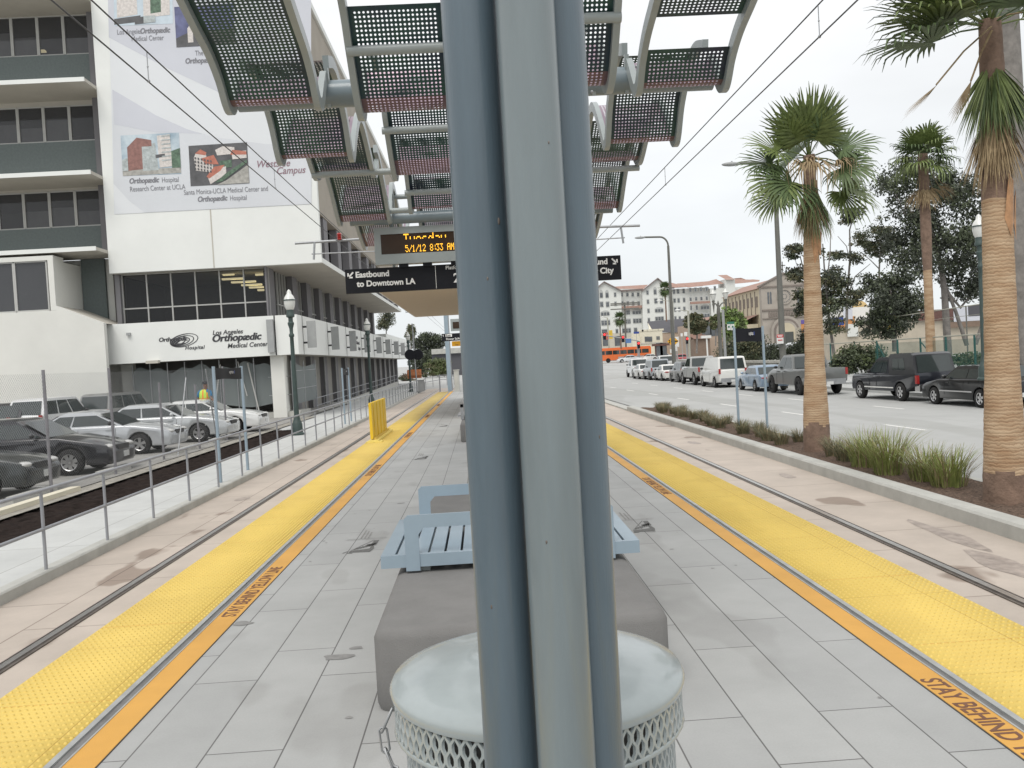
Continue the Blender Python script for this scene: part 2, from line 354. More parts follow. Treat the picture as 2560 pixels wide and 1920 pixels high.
def seethrough(name, col, fac, rough=.05):
    m = bpy.data.materials.new(name); m.use_nodes = True; t = m.node_tree; t.nodes.clear()
    o = t.nodes.new("ShaderNodeOutputMaterial"); mx = t.nodes.new("ShaderNodeMixShader"); g = t.nodes.new("ShaderNodeBsdfPrincipled"); tr = t.nodes.new("ShaderNodeBsdfTransparent")
    g.inputs["Base Color"].default_value = (*col, 1); g.inputs["Roughness"].default_value = rough
    n = t.nodes.new("ShaderNodeTexNoise"); n.inputs["Scale"].default_value = 1.3
    r = t.nodes.new("ShaderNodeMapRange"); r.inputs[3].default_value = fac - .06; r.inputs[4].default_value = fac + .06
    t.links.new(n.outputs[0], r.inputs[0]); t.links.new(r.outputs[0], mx.inputs[0])
    t.links.new(tr.outputs[0], mx.inputs[1]); t.links.new(g.outputs[0], mx.inputs[2]); t.links.new(mx.outputs[0], o.inputs[0])
    return m
M_PANE = seethrough("office_glass", (.025, .026, .028), .60)
M_PANET = seethrough("tower_glass", (.080, .081, .086), .72)
M_PANEG = seethrough("blind_glass", (.085, .088, .095), .80)
M_SCREEN = seethrough("mesh_screen", (.20, .225, .225), .86, .8)
M_FMESH = seethrough("green_mesh", (.03, .12, .10), .38, .8)
# ------------------------------------------------------------ ground, streets, tracks, platform
def struct(name, mb, m, smooth=None, label=None):
    o = mb.build(name, m, None, smooth); o["kind"] = "structure"
    if label: o["label"] = label
    return o
def sheet(name, pts, z, m):
    return struct(name, MB().face([(x, y, z if not callable(z) else z(y)) for x, y in pts]), m)
ZT, ZS, ZW = -0.99, -1.0, -0.85
g = MB()
xs = [-2500, -600, -150, -60, -9, 40, 150, 600, 2500]; ys = [-60, 0, 40, 86, 120, 160, 195, 260, 400, 800, 2500]
def zgr(y): return -1.03 + max(0, min(1, (y - 88) / 100)) * .75
for j, y in enumerate(ys):
    for x in xs: g.v.append((x, y, zgr(y)))
for j in range(len(ys) - 1):
    for i in range(len(xs) - 1):
        a = j * len(xs) + i; g.f.append((a, a + 1, a + len(xs) + 1, a + len(xs))); g.m.append(0)
struct("ground", g, M_ROAD)
sheet("road", [(6.9, -12), (18.2, -12), (18.2, 88), (6.9, 88)], ZS, M_ROAD)
# track bed both sides (embedded pinkish paving with rail slots)
sheet("track_bed", [(-5.62, -6), (-2.3, -6), (-2.3, 90), (-5.62, 90)], ZT, M_TRACK)
sheet("track_bed", [(2.5, -6), (6.2, -6), (6.2, 90), (2.5, 90)], ZT, M_TRACK)
def rail(x, label):
    r = thing("track_rail", (x, 0, ZT), label, "rail")
    MB().box(x - .062, x + .062, -6, 90, ZT + .004, ZT + .008).build("rail_slot", M_IRON, r)
    MB().box(x - .035, x + .035, -6, 90, ZT + .0085, ZT + .022).build("rail_head", M_SHINE, r)
    for s in (-1, 1): MB().box(x + s * .072 - .008, x + s * .072 + .008, -6, 90, ZT + .004, ZT + .012).build("rail_boot", M_IRON, r)
rail(-4.37, "long steel rail in pink paving between left kerb and yellow edge")
rail(4.77, "long steel rail in pink paving beside the palm planter kerb")
rail(-2.935, "steel rail hidden close under the left platform edge")
rail(3.335, "steel rail hidden close under the right platform edge")
# left kerb, walk, soil, lot
struct("kerb", MB().xz([(-5.60, ZT - .1), (-5.60, ZW - .02), (-5.62, ZW), (-5.78, ZW), (-5.78, ZT - .1)], -6, 76), M_CONC)
sheet("sidewalk", [(-7.2, -6), (-5.78, -6), (-5.78, 90), (-7.2, 90)], ZW - .003, M_WALK)
sheet("sidewalk", [(-11.2, 36), (-7.2, 36), (-7.2, 90), (-11.2, 90)], ZW - .004, M_WALK)
def soil_mesh(x0, x1, y0, y1, z, nx, ny, amp, name, m, edge=.0):
    X = np.linspace(x0, x1, nx); Y = np.linspace(y0, y1, ny); V = []
    for y in Y:
        for i, x in enumerate(X):
            e = edge * (rng.random() - .5) if i in (0, nx - 1) else 0
            V.append((x + e, y, z + amp * (rng.random() - .5) * (0.3 if i in (0, nx - 1) else 1)))
    F = np.array([(j * nx + i, j * nx + i + 1, (j + 1) * nx + i + 1, (j + 1) * nx + i) for j in range(ny - 1) for i in range(nx - 1)])
    o = quads_obj(name, np.array(V), F, m, smooth=180); o["kind"] = "structure"; return o
soil_mesh(-8.65, -7.2, 4, 36.5, -.87, 12, 260, .07, "soil_strip", M_SOIL, .12)
sheet("parking_lot", [(-60, -6), (-9.0, -6), (-9.0, 60), (-60, 60)], -.80, M_LOT)
sheet("lot_verge", [(-9.0, -6), (-8.55, -6), (-8.55, 45), (-9.0, 45)], -.815, mat("verge_dirt", (.30, .285, .25), .95, nv=.3, ns=3, bump=.3, bs=30))
bl = MB()
for y in (20.2, 23.9, 29.3, 32.9, 36.4): bl.face([(-15.5, y, -.796), (-9.6, y, -.796), (-9.6, y + .1, -.796), (-15.5, y + .1, -.796)])
struct("parking_lines", bl, M_LINE)
# planter with kerb on the right
kr = MB().xz([(6.15, ZT - .1), (6.15, -.82), (6.18, -.79), (6.42, -.79), (6.45, -.82), (6.45, ZT - .1)], -6, 37.5)
kr.xz([(6.16, ZT - .1), (6.16, -.93), (6.46, -.90), (6.46, ZT - .1)], 37.5, 60)
struct("planter_kerb", kr, M_CONC)
soil_mesh(6.45, 7.75, -4, 37, -.86, 10, 220, .05, "planter_soil", M_MULCH)
struct("planter_back_kerb", MB().box(7.75, 7.9, -4, 37, -1.1, -.86), M_CONC)
# lane dashes
ds = MB()
def dash(x, y, w=.12, l=2.2, dx=.1): ds.face([(x, y, ZS + .005), (x + w, y, ZS + .005), (x + w + dx * -1, y + l, ZS + .005), (x - dx, y + l, ZS + .005)])
for x, y in ((11.55, 22.65), (11.0, 29.7), (10.55, 36.4), (10.15, 43.2), (9.98, 50.1), (9.8, 57), (9.7, 64), (14.5, 29.9), (13.9, 37.2), (13.4, 43.3), (13.1, 49.7), (12.9, 56.5), (12.7, 63.5), (12.5, 70.5), (9.6, 71), (9.5, 78), (12, 15.5)): dash(x, y)
struct("lane_markings", ds, M_LINE)
# right pavement behind the parked cars
struct("sidewalk", MB().box(18.2, 24, 2, 88, -1.1, -.86), M_WALK)
# platform
struct("platform", MB().box(-2.28, 2.49, -4, 46.4, -1.2, 0), M_PAVE)
struct("platform_edge_wall", MB().box(-2.36, -2.285, -4, 46.4, -1.1, -.012).box(2.495, 2.605, -4, 46.4, -1.1, -.012), M_CONC)
def domes(x0, x1, sgn):
    base = MB().box(x0, x1, -4, 46.4, -.010, .006)
    sp = .050; nx = int(round((x1 - x0) / .0335)); ny = 480
    cx = x0 + (np.arange(nx) + .5) * (x1 - x0) / nx; cy = -1.0 + np.arange(ny) * sp
    gx, gy = np.meshgrid(cx, cy); gx = gx.ravel(); gy = gy.ravel(); k = 8; a = np.arange(k) * 2 * np.pi / k
    r0, r1, h = .0095, .0058, .0062
    ring0 = np.stack([np.cos(a) * r0, np.sin(a) * r0, np.full(k, .006)], 1); ring1 = np.stack([np.cos(a) * r1, np.sin(a) * r1, np.full(k, .006 + h)], 1)
    tpl = np.vstack([ring0, ring1]); cen = np.stack([gx, gy, 0 * gx], 1)
    V = (cen[:, None, :] + tpl[None]).reshape(-1, 3); off = np.arange(len(gx)) * 16
    side = np.array([(i, (i + 1) % 8, 8 + (i + 1) % 8, 8 + i) for i in range(8)] + [(8, 9, 10, 11), (8, 11, 12, 15), (12, 13, 14, 15)])
    F = (off[:, None, None] + side[None]).reshape(-1, 4)
    V = np.vstack([V, np.array(base.v)]); F = np.vstack([F, np.array(base.f) + len(gx) * 16])
    o = quads_obj("tactile_strip", V, F, M_YEL); o["kind"] = "structure"
    seams = MB()
    for i in range(-3, 38):
        y = i * 1.22 + .4; seams.box(x0, x1, y, y + .004, .0062, .0068)
    struct("tactile_seams", seams, M_ORG)
domes(-2.36, -1.765, -1); domes(1.955, 2.605, 1)
struct("edge_channel", MB().box(-1.763, -1.735, -4, 46.4, -.01, .012).box(1.925, 1.953, -4, 46.4, -.01, .012).box(-1.702, -1.694, -4, 46.4, -.01, .008).box(1.893, 1.901, -4, 46.4, -.01, .008), M_ALU)
struct("channel_gap", MB().box(-1.735, -1.702, -4, 46.4, -.01, .0035).box(1.901, 1.925, -4, 46.4, -.01, .0035), mat("channel_grey", (.17, .168, .165), .7, nv=.2, ns=9))
struct("warning_band", MB().box(-1.694, -1.56, -4, 46.4, -.01, .005).box(1.775, 1.893, -4, 46.4, -.01, .005), M_ORG)
struct("platform_joint", MB().box(-1.56, -1.5555, -4, 46.4, -.01, .0030).box(1.7705, 1.775, -4, 46.4, -.01, .0030), M_DARK)
st = bpy.data.objects.new("warning_stencils", None); COL.objects.link(st); st["kind"] = "structure"
for y in (5.35, 11.95, 18.0, 24.5, 31): text("STAY BEHIND YELLOW LINE", "lettering", M_BROWN, st, (-1.585, y, .0052), (0, 1, 0), (-1, 0, 0), .125, .002, sx=.815, ext=.0006)
for y in (3.65, 10.15, 16.7, 23.2): text("STAY BEHIND YELLOW LINE", "lettering", M_BROWN, st, (1.79, y, .0052), (0, -1, 0), (1, 0, 0), .122, .002, sx=.815, ext=.0006)
# stencilled tram pictures with caption lines in the paving
def stamp(cx, cy, fl, full=True):
    o = MB(); z = .0025
    P = lambda pts: o.face([(cx + fl * .62 * a, cy + b, z) for a, b in pts], 0)
    P([(-.16, 0), (.12, -.02), (.15, .10), (.13, .20), (.09, .20), (.09, .11), (-.15, .06)])
    P([(.02, .22), (.15, .23), (.155, .44), (.09, .43), (.08, .30), (.02, .29)])
    for i in range(7):
        a = -.12 + i * .035; P([(a, .09 + .02 * i), (a + .022, .09 + .02 * i), (a + .05, .16 + .028 * i), (a + .028, .165 + .028 * i)])
    P([(-.15, .07), (-.14, .07), (.09, .45), (.08, .455)]); P([(-.17, -.03), (-.10, -.045), (-.10, -.03), (-.17, -.015)])
    P([(-.24, -.01), (-.18, .05), (-.17, .045), (-.22, -.015)])
    for i in range(3):
        a = -.13 + i * .05; o.face([(cx + fl * .62 * a, cy + .55, z), (cx + fl * .62 * (a + .022), cy + .55, z), (cx + fl * .62 * (a + .022), cy + .92 - .05 * i, z), (cx + fl * .62 * a, cy + .92 - .05 * i, z)], 1)
    for i, (a, b) in enumerate(((-.19, .535), (-.2, .50))): o.face([(cx + a, cy + b, z), (cx + a + .36, cy + b, z), (cx + a + .36, cy + b + .006, z), (cx + a, cy + b + .006, z)], 1)
    b = o.build("pavement_stamp", [M_STAMP, M_FAINT], None, fix=False); return b
tag(stamp(-1.05, 7.02, 1), "dark tram picture stencilled in paving left of the nearest bench", "stencil", "pavement stencils")
tag(stamp(1.27, 7.12, 1), "dark tram picture stencilled in paving right of the nearest bench", "stencil", "pavement stencils")
tag(stamp(-1.03, 13.7, 1), "farther tram picture stencilled in paving on the left side", "stencil", "pavement stencils")
tag(stamp(-.98, 20.6, 1), "faint third tram stencil in paving near the second bench block", "stencil", "pavement stencils")
# wet spots and stains lying on the paving
sp = MB()
def blot(cx, cy, rx, ry, z, k=14):
    a0 = random.random() * 6
    sp.face([(cx + rx * math.cos(i * 2 * math.pi / k) * (.85 + .22 * math.sin(i * 1.35 + a0)), cy + ry * math.sin(i * 2 * math.pi / k) * (.85 + .22 * math.sin(i * .9 + a0 * 2)), z) for i in range(k)])
sp0 = sp; sp = MB()
for a in ((-1.50, 5.2, .07, .05), (-.82, 4.47, .09, .06), (-.74, 4.60, .04, .035), (-.95, 9.4, .05, .04)): blot(*a, .0022)
for i in range(46): s_ = random.uniform(.006, .018); blot(random.choice((random.uniform(-1.5, -.6), random.uniform(.8, 1.75))), random.uniform(2.5, 14), s_, s_, .0022, 8)
struct("damp_spots", sp, mat("damp_stain", (.235, .232, .225), .6, nv=.2, ns=14)); sp = sp0
for a in ((5.4, 8.9, .22, .85), (5.62, 10.6, .16, 1.0), (5.6, 16.2, .12, .5), (-4.9, 17.6, .16, .3), (-3.2, 9.2, .06, .45), (5.5, 23, .15, .6)): blot(*a, ZT + .003)
struct("wet_patches", sp, mat("wet_stain", (.33, .28, .245), .55, nv=.3, ns=6))
# ------------------------------------------------------------ platform furniture
# triple-pipe column in front of the camera
col = thing("canopy_column", (.075, 1.25, 0), "nearest column of three bundled blue grey steel pipes behind litter bin view", "column")
col["label"] = "nearest canopy column of three bundled blue grey pipes in the picture's middle"
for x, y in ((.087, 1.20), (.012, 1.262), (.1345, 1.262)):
    MB().tube([(x, y, 0), (x, y, 3.9)], .040 if y < 1.25 else .0405, 40).build("pipe", M_PIPE if y < 1.25 else M_PIPESH, col, 60)
MB().box(-.06, .21, 1.12, 1.33, .0, .016).build("base_plate", M_BLUE, col)
for cx_, cy_, a_, z_, s_ in ((.012, 1.262, 35, 1.66, 1.3), (.012, 1.262, 5, 1.58, .7), (.087, 1.20, -20, 1.22, .6), (.012, 1.262, -25, 1.12, .8), (.087, 1.20, 28, 1.75, .5), (.1345, 1.262, 40, 1.35, .7)):
    MB().ball((cx_ + .0402 * math.sin(R(a_)), cy_ - .0402 * math.cos(R(a_)), z_), (.0022 * s_, .0008, .0042 * s_), 8).build("paint_chip", M_IRON, col, 60)
# litter bin
BX, BY, BZ, BR = .073, 1.70, .86, .272
can = thing("litter_bin", (BX, BY, 0), "round grey litter bin of expanded metal with domed lid behind the column", "litter bin")
MB().lathe([(BR + .010, BZ - .026), (BR + .014, BZ - .012), (BR + .008, BZ), (BR - .02, BZ + .010), (BR * .80, BZ + .020), (BR * .5, BZ + .030), (BR * .40, BZ + .033), (BR * .36, BZ + .043), (.075, BZ + .048), (.070, BZ + .044), (.0, BZ + .044)], (BX, BY, 0), 72).build("lid", M_CAN, can, 45)
def net(r, z0, z1, name, rows):
    n = 80; b = MB(); hh = (z1 - z0) / rows; W2 = .0046
    for k in range(rows):
        for i in range(n):
            for s in (1, -1):
                pts = []
                for t in range(5):
                    f = t / 4; e = .5 - .5 * math.cos(math.pi * f)
                    a = 2 * math.pi * (i + (k % 2) * .5 + s * .5 * e) / n; pts.append((a, z0 + hh * (k + f)))
                vs = []
                for j, (a, z) in enumerate(pts):
                    wz = W2 / r * (1.35 if j in (0, 4) else 1)
                    for da, rr in ((-wz, r - .002), (wz, r - .002), (wz * .6, r + .003), (-wz * .6, r + .003)):
                        vs.append((BX + rr * math.cos(a + da), BY + rr * math.sin(a + da), z))
                b.add(vs, [(j * 4 + q, j * 4 + (q + 1) % 4, j * 4 + 4 + (q + 1) % 4, j * 4 + 4 + q) for j in range(4) for q in range(4)])
    return b
bb = net(BR + .004, BZ - .092, BZ - .024, "rim_band", 3)
bb.build("rim_band", M_CAN, can, 50)
for z, r in ((BZ - .092, BR + .004), (.30, BR - .02), (.05, BR - .03)):
    MB().tube([(BX + r * math.cos(a * math.pi / 24), BY + r * math.sin(a * math.pi / 24), z) for a in range(49)], .0055, 6, cap=False).build("hoop", M_CAN, can, 60)
net(BR - .014, .06, BZ - .094, "basket", 31).build("basket", M_CAN, can, 50)
MB().lathe([(BR - .05, .03), (BR - .05, BZ - .05)], (BX, BY, 0), 40).build("liner", mat("bin_liner", (.10, .10, .10), .7, nv=.3, ns=6), can, 60)
ch = MB(); p0 = Vector((BX - BR - .012, BY - .02, BZ - .055))
cps = [p0, p0 + Vector((-.018, -.006, -.035)), p0 + Vector((-.014, -.012, -.072)), p0 + Vector((.000, -.02, -.105)), p0 + Vector((.010, -.035, -.128)), p0 + Vector((.028, -.055, -.118))]
for i in range(len(cps) - 1):
    a, b = cps[i], cps[i + 1]; d = (b - a); u = d.cross(Vector((0, 1, 0) if i % 2 else (1, 0, .3))).normalized() * .0075; q = d * .12
    ch.tube([a - q + u * .4, a + u, b - u * 0 + u, b + q + u * .4, b + q - u * .4, b - u, a - u, a - q - u * .4, a - q + u * .4], .0022, 6, cap=False)
ch.build("chain", M_STEEL, can, 60)
# concrete block
def block(x0, x1, y0, y1, h, label):
    b = MB(); c = .045; pts = []
    prof = [(0.012, 0), (0, .03), (0, h - c), (c * .3, h - c * .3), (c, h)]
    rings = []
    for ins, z in prof:
        ring = []; r = .07
        for (cx, cy, a0) in ((x1 - r, y1 - r, 0), (x0 + r, y1 - r, 90), (x0 + r, y0 + r, 180), (x1 - r, y0 + r, 270)):
            for k in range(5):
                a = R(a0 + k * 22.5); ring.append((cx + (r - ins) * math.cos(a), cy + (r - ins) * math.sin(a), z))
        rings.append(ring)
    n = len(rings[0]); vs = [p for r_ in rings for p in r_]
    fs = [(i * n + j, i * n + (j + 1) % n, (i + 1) * n + (j + 1) % n, (i + 1) * n + j) for i in range(len(rings) - 1) for j in range(n)] + [tuple(range((len(rings) - 1) * n, len(rings) * n))]
    b.add(vs, fs); o = b.build("concrete_plinth", M_BLOCK, None, 50); return tag(o, label, "plinth", "concrete plinths")
block(-.53, .745, 3.70, 7.9, .352, "long low grey concrete plinth carrying the nearest bench")
block(-.46, .66, 16.2, 20.4, .352, "farther concrete plinth half hidden at the column's left edge")
def bench(y0, y1, x0, x1, label):
    t = thing("platform_bench", ((x0 + x1) / 2, y0, .352), label, "bench", "benches on plinths")
    n = 16; wd = (x1 - x0 + .014) / n
    for i in range(n):
        MB().box(x0 + i * wd, x0 + (i + 1) * wd - .014, y0 + .035, y1 - .035, .425, .452).build("slat", M_BLUEL, t)
    MB().box(x0, x1, y0, y0 + .032, .385, .4525).build("front_rail", M_BLUEL, t)
    MB().box(x0, x1, y1 - .032, y1, .385, .4525).build("rear_rail", M_BLUEL, t)
    for xq in (x0 + .2, x1 - .26): MB().box(xq, xq + .06, y0 + .05, y1 - .05, .352, .424).build("bracket", M_GREYP, t)
    for y in (y0 - .006, y1 - .012):
        a = MB(); th = .05
        xa, xb, zt = x0 + .135, x1 - .135, .665
        o_ = [(xa, .365), (xa, zt - .02), (xa + .02, zt), (xb - .02, zt), (xb, zt - .02), (xb, .365)]
        i_ = [(xb - .075, .365), (xb - .075, zt - .105), (xb - .105, zt - .07), (xa + .105, zt - .07), (xa + .075, zt - .105), (xa + .075, .365)]
        pts = o_ + i_
        fr = [(x, y, z) for x, z in pts]; bk = [(x, y + .018, z) for x, z in pts]; m = len(pts)
        fs = []
        for k in range(5): fs += [(k, k + 1, m - 2 - k, m - 1 - k), (m + k + 1, m + k, 2 * m - 1 - k, 2 * m - 2 - k)]
        fs += [(k, (k + 1) % m, m + (k + 1) % m, m + k) for k in range(m)]
        a.add(fr + bk, fs)
        rim = MB()
        a.build("arm_frame", M_BLUEL, t)
bench(4.70, 5.80, -.60, .80, "light blue slatted steel bench with arm frames on the nearest plinth")
b2 = thing("platform_bench", (.1, 17.6, .352), "silver slatted bench end showing left of the column on the farther plinth", "bench", "benches on plinths")
MB().box(-.52, .72, 17.2, 18.3, .42, .452).build("seat", M_STEEL, b2)
MB().box(-.46, -.40, 17.16, 17.2, .36, .66).box(.60, .66, 17.16, 17.2, .36, .66).box(-.46, .66, 17.16, 17.2, .60, .66).build("arm_frame", M_STEEL, b2)

# ------------------------------------------------------------ wavy perforated canopy
can_ = thing("wave_canopy", (.1, 7.1, 0), "overhead canopy of wavy perforated green and purple panels on grey beams", "canopy")
def spline(pts, n=7):
    P = [Vector((0, a, b)) for a, b in pts]; P = [P[0] * 2 - P[1]] + P + [P[-1] * 2 - P[-2]]; o = []
    for i in range(1, len(P) - 2):
        for k in range(n):
            t = k / n; a, b, c, d = P[i - 1:i + 3]
            o.append(.5 * ((2 * b) + (c - a) * t + (2 * a - 5 * b + 4 * c - d) * t * t + (3 * b - a - 3 * c + d) * t ** 3))
    o.append(P[-2]); return [(p.y, p.z) for p in o]
def band(x, prof, w=.05, h=.10, off=.05):          # curved frame bar following the wave
    b = MB(); vs = []; k = len(prof)
    for i, (y, z) in enumerate(prof):
        a = prof[max(0, i - 1)]; c = prof[min(k - 1, i + 1)]; d = Vector((0, c[0] - a[0], c[1] - a[1])).normalized(); nrm = Vector((0, -d.z, d.y))
        p = Vector((x, y, z))
        for dx, dn in ((-w / 2, -off), (w / 2, -off), (w / 2, h - off), (-w / 2, h - off)): vs.append(p + Vector((dx, 0, 0)) + nrm * dn)
    fs = [(i * 4 + j, i * 4 + (j + 1) % 4, i * 4 + 4 + (j + 1) % 4, i * 4 + 4 + j) for i in range(k - 1) for j in range(4)] + [(3, 2, 1, 0), (4 * k - 4, 4 * k - 3, 4 * k - 2, 4 * k - 1)]
    return b.add(vs, fs)
def perf(name, x0, x1, prof, parent, matf, pitch=.032, hole=.0087):
    y = np.array([p[0] for p in prof]); z = np.array([p[1] for p in prof]); s = np.concatenate([[0], np.cumsum(np.hypot(np.diff(y), np.diff(z)))])
    nx = max(4, int(round((x1 - x0) / pitch))); ns = max(3, int(round(s[-1] / pitch)))
    px = (x1 - x0) / nx; ps = s[-1] / ns
    a = np.arange(8) * np.pi / 4
    sq = np.array([(.5, 0), (.5, .5), (0, .5), (-.5, .5), (-.5, 0), (-.5, -.5), (0, -.5), (.5, -.5)])
    ci = np.stack([np.cos(a) * hole / px, np.sin(a) * hole / ps], 1)
    tpl = np.vstack([sq, ci]); side = np.array([(i, (i + 1) % 8, 8 + (i + 1) % 8, 8 + i) for i in range(8)])
    I, J = np.meshgrid(np.arange(nx), np.arange(ns)); I = I.ravel(); J = J.ravel()
    solid = (I < 1) | (I >= nx - 1) | (J < 1) | (J >= ns - 1)
    U = (I[:, None] + .5 + tpl[None, :, 0]); S = (J[:, None] + .5 + tpl[None, :, 1])
    X = x0 + U * px; ss = np.clip(S * ps, 0, s[-1]); Yv = np.interp(ss, s, y); Zv = np.interp(ss, s, z)
    V = np.stack([X, Yv, Zv], 2).reshape(-1, 3)
    off = np.arange(len(I)) * 16
    F = (off[:, None, None] + side[None])[~solid].reshape(-1, 4)
    cap = np.array([(1, 3, 5, 7)]); F2 = (off[:, None, None] + cap[None])[solid].reshape(-1, 4)
    sm = matf(s[-1] * (J + .5) / ns, np.interp((J + .5) * ps, s, z), np.interp((J + .5) * ps, s, np.gradient(z, s)))
    mi = np.concatenate([np.repeat(sm[~solid], 8), sm[solid]])
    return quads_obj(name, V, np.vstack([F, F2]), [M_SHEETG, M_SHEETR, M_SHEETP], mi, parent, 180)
def by_slope(sv, zv, g): return np.where(g > .16, 2, np.where(((g > -.52) & (zv < CAMZ + 2.19)) | ((g > -.3) & (zv < CAMZ + 2.42)), 1, 0))  # colour-shift sheen and shade of the waves put into colour by slope
def H(l): return [(a, b + CAMZ) for a, b in l]
BOT = [(3.2, 2.25), (3.9, 2.85), (4.6, 2.95), (5.2, 2.80), (5.75, 2.63), (6.2, 2.49), (6.55, 2.39), (6.78, 2.27), (6.92, 2.14), (7.0, 2.105), (7.1, 2.14), (7.25, 2.32), (7.36, 2.43)]
OUT1 = spline(H(BOT))
OUT2 = spline(H([(7.5, 2.60), (7.8, 2.68), (8.1, 2.62), (8.45, 2.40), (8.65, 2.16), (8.75, 2.10), (8.86, 2.14), (9.1, 2.40), (9.45, 2.67), (9.75, 2.70), (10.1, 2.58), (10.5, 2.40), (10.7, 2.35), (10.88, 2.40), (11.1, 2.57)]))
OUT3 = spline(H([(11.0, 2.72), (11.3, 2.66), (11.8, 2.40), (12.2, 2.13), (12.35, 2.06), (12.45, 2.09), (12.65, 2.35), (12.9, 2.62), (13.2, 2.66), (13.7, 2.48), (14.4, 2.22), (14.9, 2.08), (15.05, 2.06), (15.2, 2.12), (15.5, 2.4), (15.8, 2.6)]))
INN1 = spline(H([(3.9, 2.70), (4.3, 2.55), (4.85, 2.30), (5.15, 2.24), (5.28, 2.28), (5.45, 2.48), (5.7, 2.70), (5.95, 2.72), (6.27, 2.54), (6.45, 2.35), (6.68, 2.12), (6.82, 2.02), (6.95, 1.99), (7.08, 2.05), (7.22, 2.25), (7.32, 2.46)]))
INN2 = spline(H([(7.95, 2.82), (8.3, 2.88), (8.83, 2.63), (8.96, 2.50), (9.4, 2.19), (9.62, 2.10), (9.74, 2.09), (9.88, 2.17), (10.1, 2.44), (10.4, 2.66), (10.8, 2.70), (11.3, 2.54), (11.6, 2.30), (11.78, 2.11), (11.88, 2.09), (12.0, 2.17), (12.2, 2.4), (12.6, 2.65), (13.0, 2.62), (13.5, 2.40), (13.9, 2.2), (14.1, 2.12), (14.3, 2.2), (14.6, 2.5)]))
def sub(prof, a, b): return [p for p in prof if a <= p[0] <= b]
def lane(x0, x1, profs, sheets, dy=0):
    for pr in profs:
        pr = [(a + dy, b) for a, b in pr]
        for x in (x0 + .025, x1 - .025): band(x, pr).build("frame_bar", M_GREYP, can_, 40)
    for pr, a, b in sheets:
        q = [(u + dy, v + .012) for u, v in pr if a <= u <= b]
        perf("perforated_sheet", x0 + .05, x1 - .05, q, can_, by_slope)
OL = (OUT1, OUT2, OUT3)
lane(-1.885, -1.138, OL, ((OUT1, 4.6, 7.36), (OUT2, 7.5, 11.1), (OUT3, 11.0, 13.3), (OUT3, 13.5, 15.8)))
lane(1.352, 2.10, OL, ((OUT1, 4.4, 6.46), (OUT1, 6.70, 7.36), (OUT2, 7.9, 9.5), (OUT2, 9.9, 11.1), (OUT3, 11.0, 12.75), (OUT3, 13.5, 15.8)), .02)
IL = (INN1, INN2)
lane(-.85, -.09, IL, ((INN1, 3.9, 5.5), (INN1, 6.24, 7.32), (INN2, 8.83, 10.2), (INN2, 10.5, 12.2), (INN2, 12.5, 14.6)))
lane(.315, 1.089, IL, ((INN1, 3.9, 5.0), (INN1, 5.95, 7.32), (INN2, 8.6, 10.2), (INN2, 10.5, 12.2), (INN2, 12.5, 14.6)), -.42)
for y, z, r, xa, xb in ((7.46, 2.315, .112, -1.90, 2.10), (12.86, 2.16, .085, -1.78, 2.05)):
    MB().tube([(xa, y, z + CAMZ), (xb, y, z + CAMZ)], r, 28).build("cross_beam", M_BLUE, can_, 50)
for y, z, xa, xb in ((6.44, 2.30, -.84, -.09), (9.0, 2.40, -.87, -.1), (10.55, 2.33, -1.88, -.85), (12.25, 2.16, -1.88, -.85), (11.55, 2.26, -.87, -.1), (6.02, 2.30, .33, 1.09), (13.3, 2.55, -1.88, -.1), (10.9, 2.3, 1.36, 2.1)):
    MB().tube([(xa, y, z + CAMZ), (xb, y, z + CAMZ)], .037, 14).build("purlin", M_GREYP, can_, 50)
for y in (7.46, 12.86):
    MB().tube([(.07, y + .02, 0), (.07, y + .02, 3.75)], .055, 16).build("column_pipe", M_BLUE, can_, 50)
    for x in (-1.14, -.86, 1.08, 1.36): MB().bar((x, y - .02, CAMZ + 2.2), (x, y - .10, CAMZ + 2.50), .03, .06).build("bracket", M_GREYP, can_)
bo = MB()
for x in (-1.21, -.80, 1.02, 1.42):
    for k in range(3): bo.ball((x, 7.12 + .065 * k if abs(x) > 1.1 else 7.12 + .06 * k, CAMZ + 2.16 + .10 * k if abs(x) > 1.1 else CAMZ + 2.13 + .10 * k), .014, 8)
bo.build("bolt", M_STEEL, can_, 60)
# flat canopy farther along the platform
fc = thing("flat_canopy", (.1, 28, 0), "flat tan soffit canopy farther along the platform behind the hanging sign", "canopy")
MB().box(-2.46, 2.66, 22, 34.6, 3.37, 3.44).build("soffit", mat("soffit_tan", (.50, .42, .32), .8, nv=.08, ns=5, stretch=(1, 12, 1)), fc)
MB().box(-2.50, -2.463, 22, 34.6, 3.375, 3.62).box(2.663, 2.70, 22, 34.6, 3.375, 3.62).build("fascia", M_SIGNW, fc)
MB().box(-2.4, 2.6, 22, 34.6, 3.443, 3.60).build("roof_slab", M_GREYP, fc)
for y in (24.4, 32): MB().tube([(.07, y, 0), (.07, y, 3.45)], .09, 14).build("column_pipe", M_BLUE, fc, 50)
